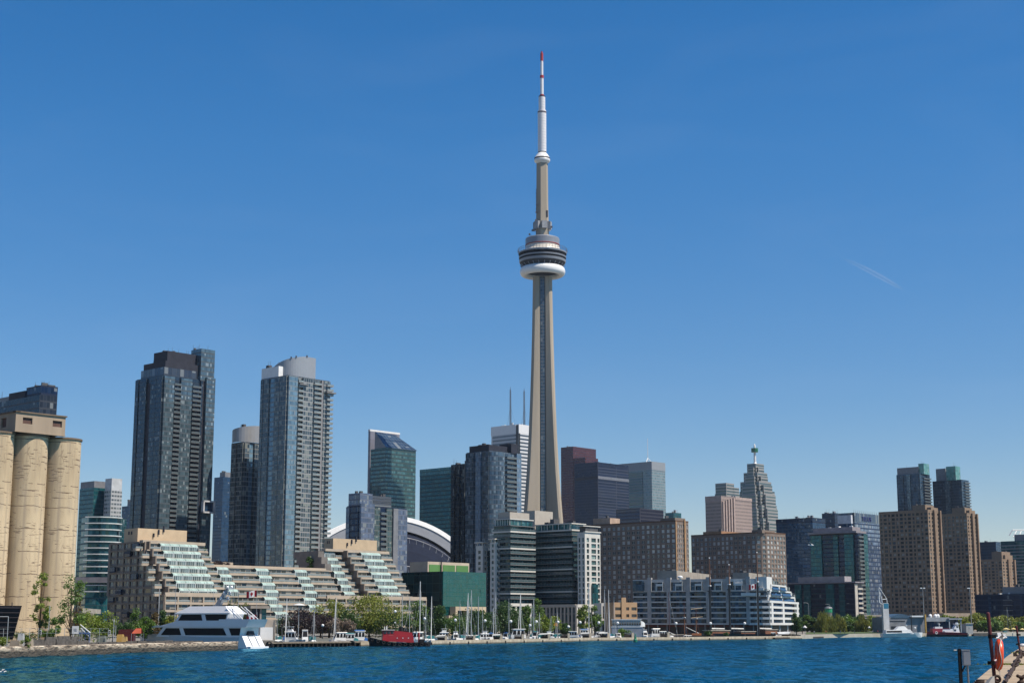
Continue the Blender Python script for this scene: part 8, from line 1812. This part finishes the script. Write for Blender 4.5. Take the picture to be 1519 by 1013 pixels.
gull(P(4, 996, 150) - Vector((0, 0, 0)), .7, 'white seagull low over the water at the lower left corner', .4, True, 0)

# ------------------------------------------------------------------ foreground quay on the right
def foreground():
    ZD = 4.55
    g = G('old_quay_deck'); p = g.pos()
    c = g.ramp(g.noise(.9, 8, p), (.3, (.22, .165, .11)), (.7, (.33, .26, .18)))
    c = g.mix(g.M('MULTIPLY', g.M('GREATER_THAN', g.noise(5, 5, p), .62), .5), c, (.17, .125, .08))
    m = g.base(c, .9, Normal=g.n('Bump', {'Height': g.noise(7, 5, p), 'Strength': .5, 'Distance': .05}).outputs[0])
    mb = MB(); a = Vector((8.18, 30.0)); b = Vector((39.7, 122)); d = (b - a).normalized(); n = Vector((d.y, -d.x)); L = (b - a).length; k = 8
    edge = [a + d * (L * i / k) + n * float(RNG.normal(0, .06)) for i in range(k + 1)]
    for i in range(k):
        e0, e1 = edge[i], edge[i + 1] - d * .03; o0, o1 = e0 + n * 30, e1 + n * 30
        q = [(v.x, v.y, -1.0) for v in (e0, e1, o1, o0)]; mb.hexa(q + [(x, y, ZD + float(RNG.normal(0, .008))) for x, y, _ in q])
    mb2 = MB(); s0 = a - d * 45; q = [(v.x, v.y, -1) for v in (s0, a, a + n * 30, s0 + n * 30)]; mb.hexa(q + [(x, y, ZD) for x, y, _ in q])
    struct(mb, 'quay_deck', [m])
    gm = LM['olive']; mb = MB()
    for (px, py, w_) in ((1486, 985.5, 2.2), (1492, 985.5, 1.2), (1510, 968, .8), (1517, 985.6, 1)):     # weeds in the joints
        c = gp(px, py, ZD)
        for q in range(90):
            x = c.x + RNG.normal(0, w_ * .22); y = c.y + RNG.normal(0, .12); h_ = .03 + .07 * RNG.random(); mb.face([(x - .02, y, ZD), (x + .02, y, ZD), (x + RNG.normal(0, .03), y + RNG.normal(0, .03), ZD + h_)], 0, [(random.random(), 0)] * 3)
    o = struct(mb, 'joint_weeds', [gm]); o['kind'] = 'stuff'
    redp = plain('pole_red', (.10, .007, .009), .55, .3, 4); rope = plain('rope_white', (.62, .58, .52), .8, .05)
    def pole(px0, y0, px1, y1, r, label, clamps):
        f = gp(px1, y1, ZD); Y = f.y; top = P(px0, y0, Y); t = thing('rail_pole', label, 'pole', f); mb = MB(); mb.tube(f, top, r, r, 14); mb.ball(top, r, 10, 0, .5); mb.lathe((f.x, f.y, ZD - .01), [(r * 2.6, 0), (r * 2.6, .03), (r * 1.2, .05)], 14); mb.build('pipe', [redp], t)
        for (yy, sd) in clamps:
            k = (yy - y0) / (y1 - y0); c = top + (f - top) * k; mb = MB(); mb.lathe((c.x, c.y, c.z - .05), [(r * 1.25, 0), (r * 1.25, .10)], 12); mb.box((c.x + sd * r * 1.7, c.y - .02, c.z - .045), .12, .07, .09); mb.build('clamp', [plain('post_black', (.010, .011, .014), .85)], t)
        return t, f, top
    t, f, top = pole(1465.5, 909, 1475.5, 1008, .050, 'taller dark red steel pole at the edge of the near quay holding an orange lifebuoy', [(943.5, 1), (982.5, -1)])
    mb = MB(); c = top + (f - top) * .72; mb.tube(c, c + Vector((.14, -.02, .03)), .03, .03, 8); mb.build('bracket', [whitepaint], t)
    pole(1507.5, 928, 1513.5, 969.5, .050, 'shorter looking dark red steel pole farther along the near quay', [(941, 1), (955, -1)])
    # ring lifebuoy seen almost edge on
    Y = f.y - .15; c = P(1481.8, 970.5, Y); k = mpp(Y); Rr = 22.6 * k; rr = 5.2 * k
    t = thing('lifebuoy', 'orange ring lifebuoy with a white rope hanging beside the taller red pole', 'lifebuoy', (c.x, c.y, c.z - Rr)); mb = MB(); A = R(11); rings = []
    e1, e2, e3 = Vector((math.sin(A), math.cos(A), 0)), Vector((.07, 0, 1)).normalized(), Vector((math.cos(A), -math.sin(A), 0))
    for i in range(41):
        a_ = 2 * math.pi * i / 40; dr = e1 * math.cos(a_) + e2 * math.sin(a_); rings.append([c + dr * (Rr - rr) + (dr * math.cos(b_) + e3 * math.sin(b_) * .92) * rr for b_ in [2 * math.pi * j / 14 for j in range(14)]])
    mb.loft(rings, 0, False); mb.build('ring', [plain('buoy_orange', (.75, .075, .012), .35, .12, 3)], t, smooth=True, weld=.0005)
    mb = MB(); pts = [c + (e1 * math.cos(a_) + e2 * math.sin(a_)) * (Rr * .98 + .02) + e3 * (rr * .3 * math.sin(4 * a_)) * 1 + Vector((0, -rr * .0, 0)) for a_ in [2 * math.pi * i / 40 for i in range(41)]]
    mb.path(pts, .011, 5); s = c + Vector((rr * .2, -rr * 1.05, Rr * .62)); mb.path([s, s + Vector((.05, -.02, -.10)), c + Vector((-.02, -rr * 1.1, -.1)), c + Vector((-.05, -rr * 1.05, -Rr * .75))], .010, 5); mb.path([c + Vector((0, 0, -Rr)), c + Vector((.0, 0, -Rr - .12)), c + Vector((-.03, .0, -Rr - .2))], .010, 5); mb.build('rope', [rope], t)
    # utility box on a post at the quay edge
    Yp = 33.6; f0 = Vector((uy(1424.5, 990) * Yp, Yp, ZD)); k = mpp(Yp)
    t = thing('utility_post', 'dark post carrying a light grey electrical box at the edge of the near quay', 'electrical box', f0); mb = MB(); zt0 = zt(962.5, Yp); mb.box((f0.x, f0.y, 2.0), 4.4 * k, 4.4 * k, zt0 - 2.0); mb.box((f0.x, f0.y, zt0), 3.4 * k, 3.4 * k, .015); mb.tube((f0.x - .06, f0.y, zt0 - .02), (f0.x - .12, f0.y, zt0 - .02), .012, .012, 6, 1); mb.build('post', [plain('post_black', (.010, .011, .014), .85), steel], t)
    za, zb = zt(986.5, Yp), zt(964.5, Yp); xb = uy(1433.5, 975) * Yp
    mb = MB(); mb.box((xb, Yp + .02, za), 11.0 * k, .16, zb - za, R(-14)); mb.box((xb, Yp + .02, zb), 11.8 * k, .19, .016, R(-14)); mb.build('box', [plain('box_grey', (.34, .36, .38), .45, .08, 3)], t)
    mb = MB(); q = R(-14); mb.box((xb - .0 + .02 * math.sin(q), Yp - .068, za + .02), 9.4 * k, .012, zb - za - .04, q); mb.build('box_door', [plain('box_door_grey', (.38, .40, .42), .4, .06, 3)], t)
    mb = MB(); mb.tube((xb + .02, Yp + .02, za), (xb + .045, Yp + .02, 2.5), .022, .022, 8, 0); mb.tube((xb - .03, Yp, za), (f0.x + .01, f0.y, za - .17), .02, .02, 7, 1); mb.build('conduit', [steel, black], t)
    # heavy chain running to the second pole
    t0, t1 = gp(1494, 1014, ZD), gp(1512.5, 976, ZD); hv = plain('chain_rust', (.05, .032, .025), .7, .3, 6)
    A_ = Vector((t0.x, t0.y, ZD + .05)); B_ = P(1514, 972, gp(1513, 969.5, ZD).y - 1); mb = MB(); N = 30
    A_ = gp(1491, 1018, ZD) + Vector((0, 0, .1)); B_ = P(1516.5, 966, 52.0)
    dr = (B_ - A_).normalized(); q = dr.to_track_quat('X', 'Z'); Lc = (B_ - A_).length
    def link(f_, l_, w_, r_, flat):
        c = A_ + (B_ - A_) * f_; ring = []
        for j in range(13): a_ = 2 * math.pi * j / 12; ring.append(c + q @ Vector((math.cos(a_) * l_, math.sin(a_) * w_ * (1 - flat), math.sin(a_) * w_ * flat)))
        mb.path(ring, r_, 6)
    mb.tube(A_, A_ + dr * Lc * .42, .042, .036, 8); mb.tube(A_ + dr * Lc * .14, A_ + dr * Lc * .34, .058, .058, 8)
    for f_, fl in ((.44, 1), (.50, 0), (.56, 1), (.62, 0), (.68, 1)): link(f_, Lc * .042, .085, .032, fl)
    mb.tube(A_ + dr * Lc * .70, A_ + dr * Lc * .86, .036, .032, 8); link(.90, Lc * .04, .11, .04, 1); link(.97, Lc * .04, .08, .035, 0)
    tag(mb.build('mooring_chain', [hv]), 'heavy rusty chain stretched along the near quay toward the second red pole', 'chain')
    c = gp(1510.5, 973, ZD); mb = MB(); torus(mb, (c.x, c.y, ZD + .14), .11, .045, 'Y', 14, 7); mb.box((c.x - .16, c.y, ZD), .12, .12, .16); mb.box((c.x + .2, c.y + .05, ZD), .14, .2, .26); tag(mb.build('mooring_shackle', [hv]), 'dark iron shackle and ring at the foot of the second red pole', 'shackle')
    # dark iron cleat at the right edge
    c = gp(1515.5, 1013, ZD); t = thing('iron_cleat', 'dark iron double-horn cleat on the near quay at the lower right edge', 'cleat', c); k = mpp(c.y); mb = MB(); z = zt(1005, c.y)
    mb.lathe((c.x, c.y, ZD), [(.12, 0), (.11, .04), (.05, .08), (.045, z - ZD), (.07, z - ZD + .02), (0, z - ZD + .05)], 12); mb.build('pedestal', [hv], t); mb = MB(); mb.tube((c.x - 5 * k, c.y, z + .05), (c.x + 1 * k, c.y, z), .035, .055, 8); mb.tube((c.x + 1 * k, c.y, z), (c.x + 5 * k, c.y, z + .07), .055, .03, 8); mb.ball((c.x - 5 * k, c.y, z + .05), .045, 8); mb.build('horn', [hv], t)
    # sheave and tarp at the foot of the near pole
    c = gp(1479.5, 1013, ZD); mb = MB(); torus(mb, (c.x, c.y, ZD + .11), .075, .035, 'Y', 16, 8); mb.box((c.x, c.y + .05, ZD), .12, .05, .1); tag(mb.build('pulley_wheel', [hv]), 'small dark pulley wheel at the foot of the taller red pole', 'pulley')
    c = gp(1470.5, 1016, ZD); mb = MB(); A1 = P(1464, 1016, c.y), P(1476, 1016, c.y), P(1474, 1003, c.y + .1); mb.hexa([A1[0], A1[1], A1[1] + Vector((0, .35, 0)), A1[0] + Vector((0, .35, 0)), A1[2] + Vector((-.02, 0, 0)), A1[2] + Vector((.02, 0, .02)), A1[2] + Vector((.02, .15, .0)), A1[2] + Vector((-.02, .15, 0))]); tag(mb.build('canvas_wrap', [plain('tarp_grey', (.42, .40, .36), .9, .15, 3)]), 'crumpled pale canvas wrap at the foot of the taller red pole', 'canvas')
    c = gp(1452, 1014, ZD); mb = MB(); 
    for k_ in range(3): torus(mb, (c.x + .02 * k_, c.y, ZD + .02 + .035 * k_), .13 - .02 * k_, .02, 'Z', 16, 6)
    tag(mb.build('rope_coil', [hv]), 'coil of dark rope at the near quay edge left of the red pole', 'rope')
    p = gp(1517.5, 962.8, ZD); gull(Vector((p.x, p.y, ZD + .25)), .78, 'white seagull standing on the near quay at the right edge', 2.9, False)
foreground()

# faint vapour trail high in the sky
def contrail():
    g = G('vapour'); uv = g.n('SeparateXYZ', {0: g.n('UVMap').outputs[0]}); x = uv.outputs[0]
    fade = g.M('MULTIPLY', g.M('MULTIPLY', x, g.M('SUBTRACT', 1.0, x)), 4.0); tr = g.n('BsdfTransparent').outputs[0]; df = g.n('BsdfDiffuse', {'Color': (.9, .9, .9)}).outputs[0]
    nz_ = g.noise(.004, 4, g.pos()); ms = g.n('MixShader', {0: g.M('MULTIPLY', g.M('MULTIPLY', fade, .07), g.M('MULTIPLY', nz_, 1.6)), 1: tr, 2: df}).outputs[0]
    g.t.links.new(ms, g.t.nodes['Material Output'].inputs[0])
    mb = MB(); Y = 14000; pts = [(1248, 383), (1268, 391), (1290, 402), (1312, 414), (1330, 424), (1345, 433)]; n = len(pts) - 1
    for i in range(n):
        a, b = P(*pts[i], Y), P(*pts[i + 1], Y); r0, r1 = [22 * math.sin(math.pi * (.12 + .8 * f)) for f in (i / n, (i + 1) / n)]; q = (b - a).to_track_quat('Z', 'Y')
        for k in range(8):
            e = [q @ Vector((math.cos(R(45 * j)), math.sin(R(45 * j)), 0)) for j in (k, k + 1)]; mb.face([a + e[0] * r0, a + e[1] * r0, b + e[1] * r1, b + e[0] * r1], 0, [(i / n, 0), (i / n, 1), ((i + 1) / n, 1), ((i + 1) / n, 0)])
    tag(mb.build('vapour_trail', [g.m]), 'faint white vapour trail in the sky on the right', 'vapour trail')
contrail()

# ------------------------------------------------------------------ the air over the lake
def haze():
    m = bpy.data.materials.new('thin_haze'); m.use_nodes = True; t = m.node_tree; t.nodes.remove(t.nodes['Principled BSDF'])
    v = t.nodes.new('ShaderNodeVolumePrincipled'); v.inputs['Color'].default_value = (.72, .86, 1, 1); v.inputs['Density'].default_value = .000023; v.inputs['Anisotropy'].default_value = .3
    t.links.new(v.outputs[0], t.nodes['Material Output'].inputs['Volume'])
    mb = MB(); mb.hexa([(-2600, -60, -2.2), (2600, -60, -2.2), (2600, 3200, -2.2), (-2600, 3200, -2.2), (-2600, -60, 640), (2600, -60, 640), (2600, 3200, 640), (-2600, 3200, 640)])
    mb.build('haze', [m], loc=(0, 0, 0))['kind'] = 'stuff'
haze()
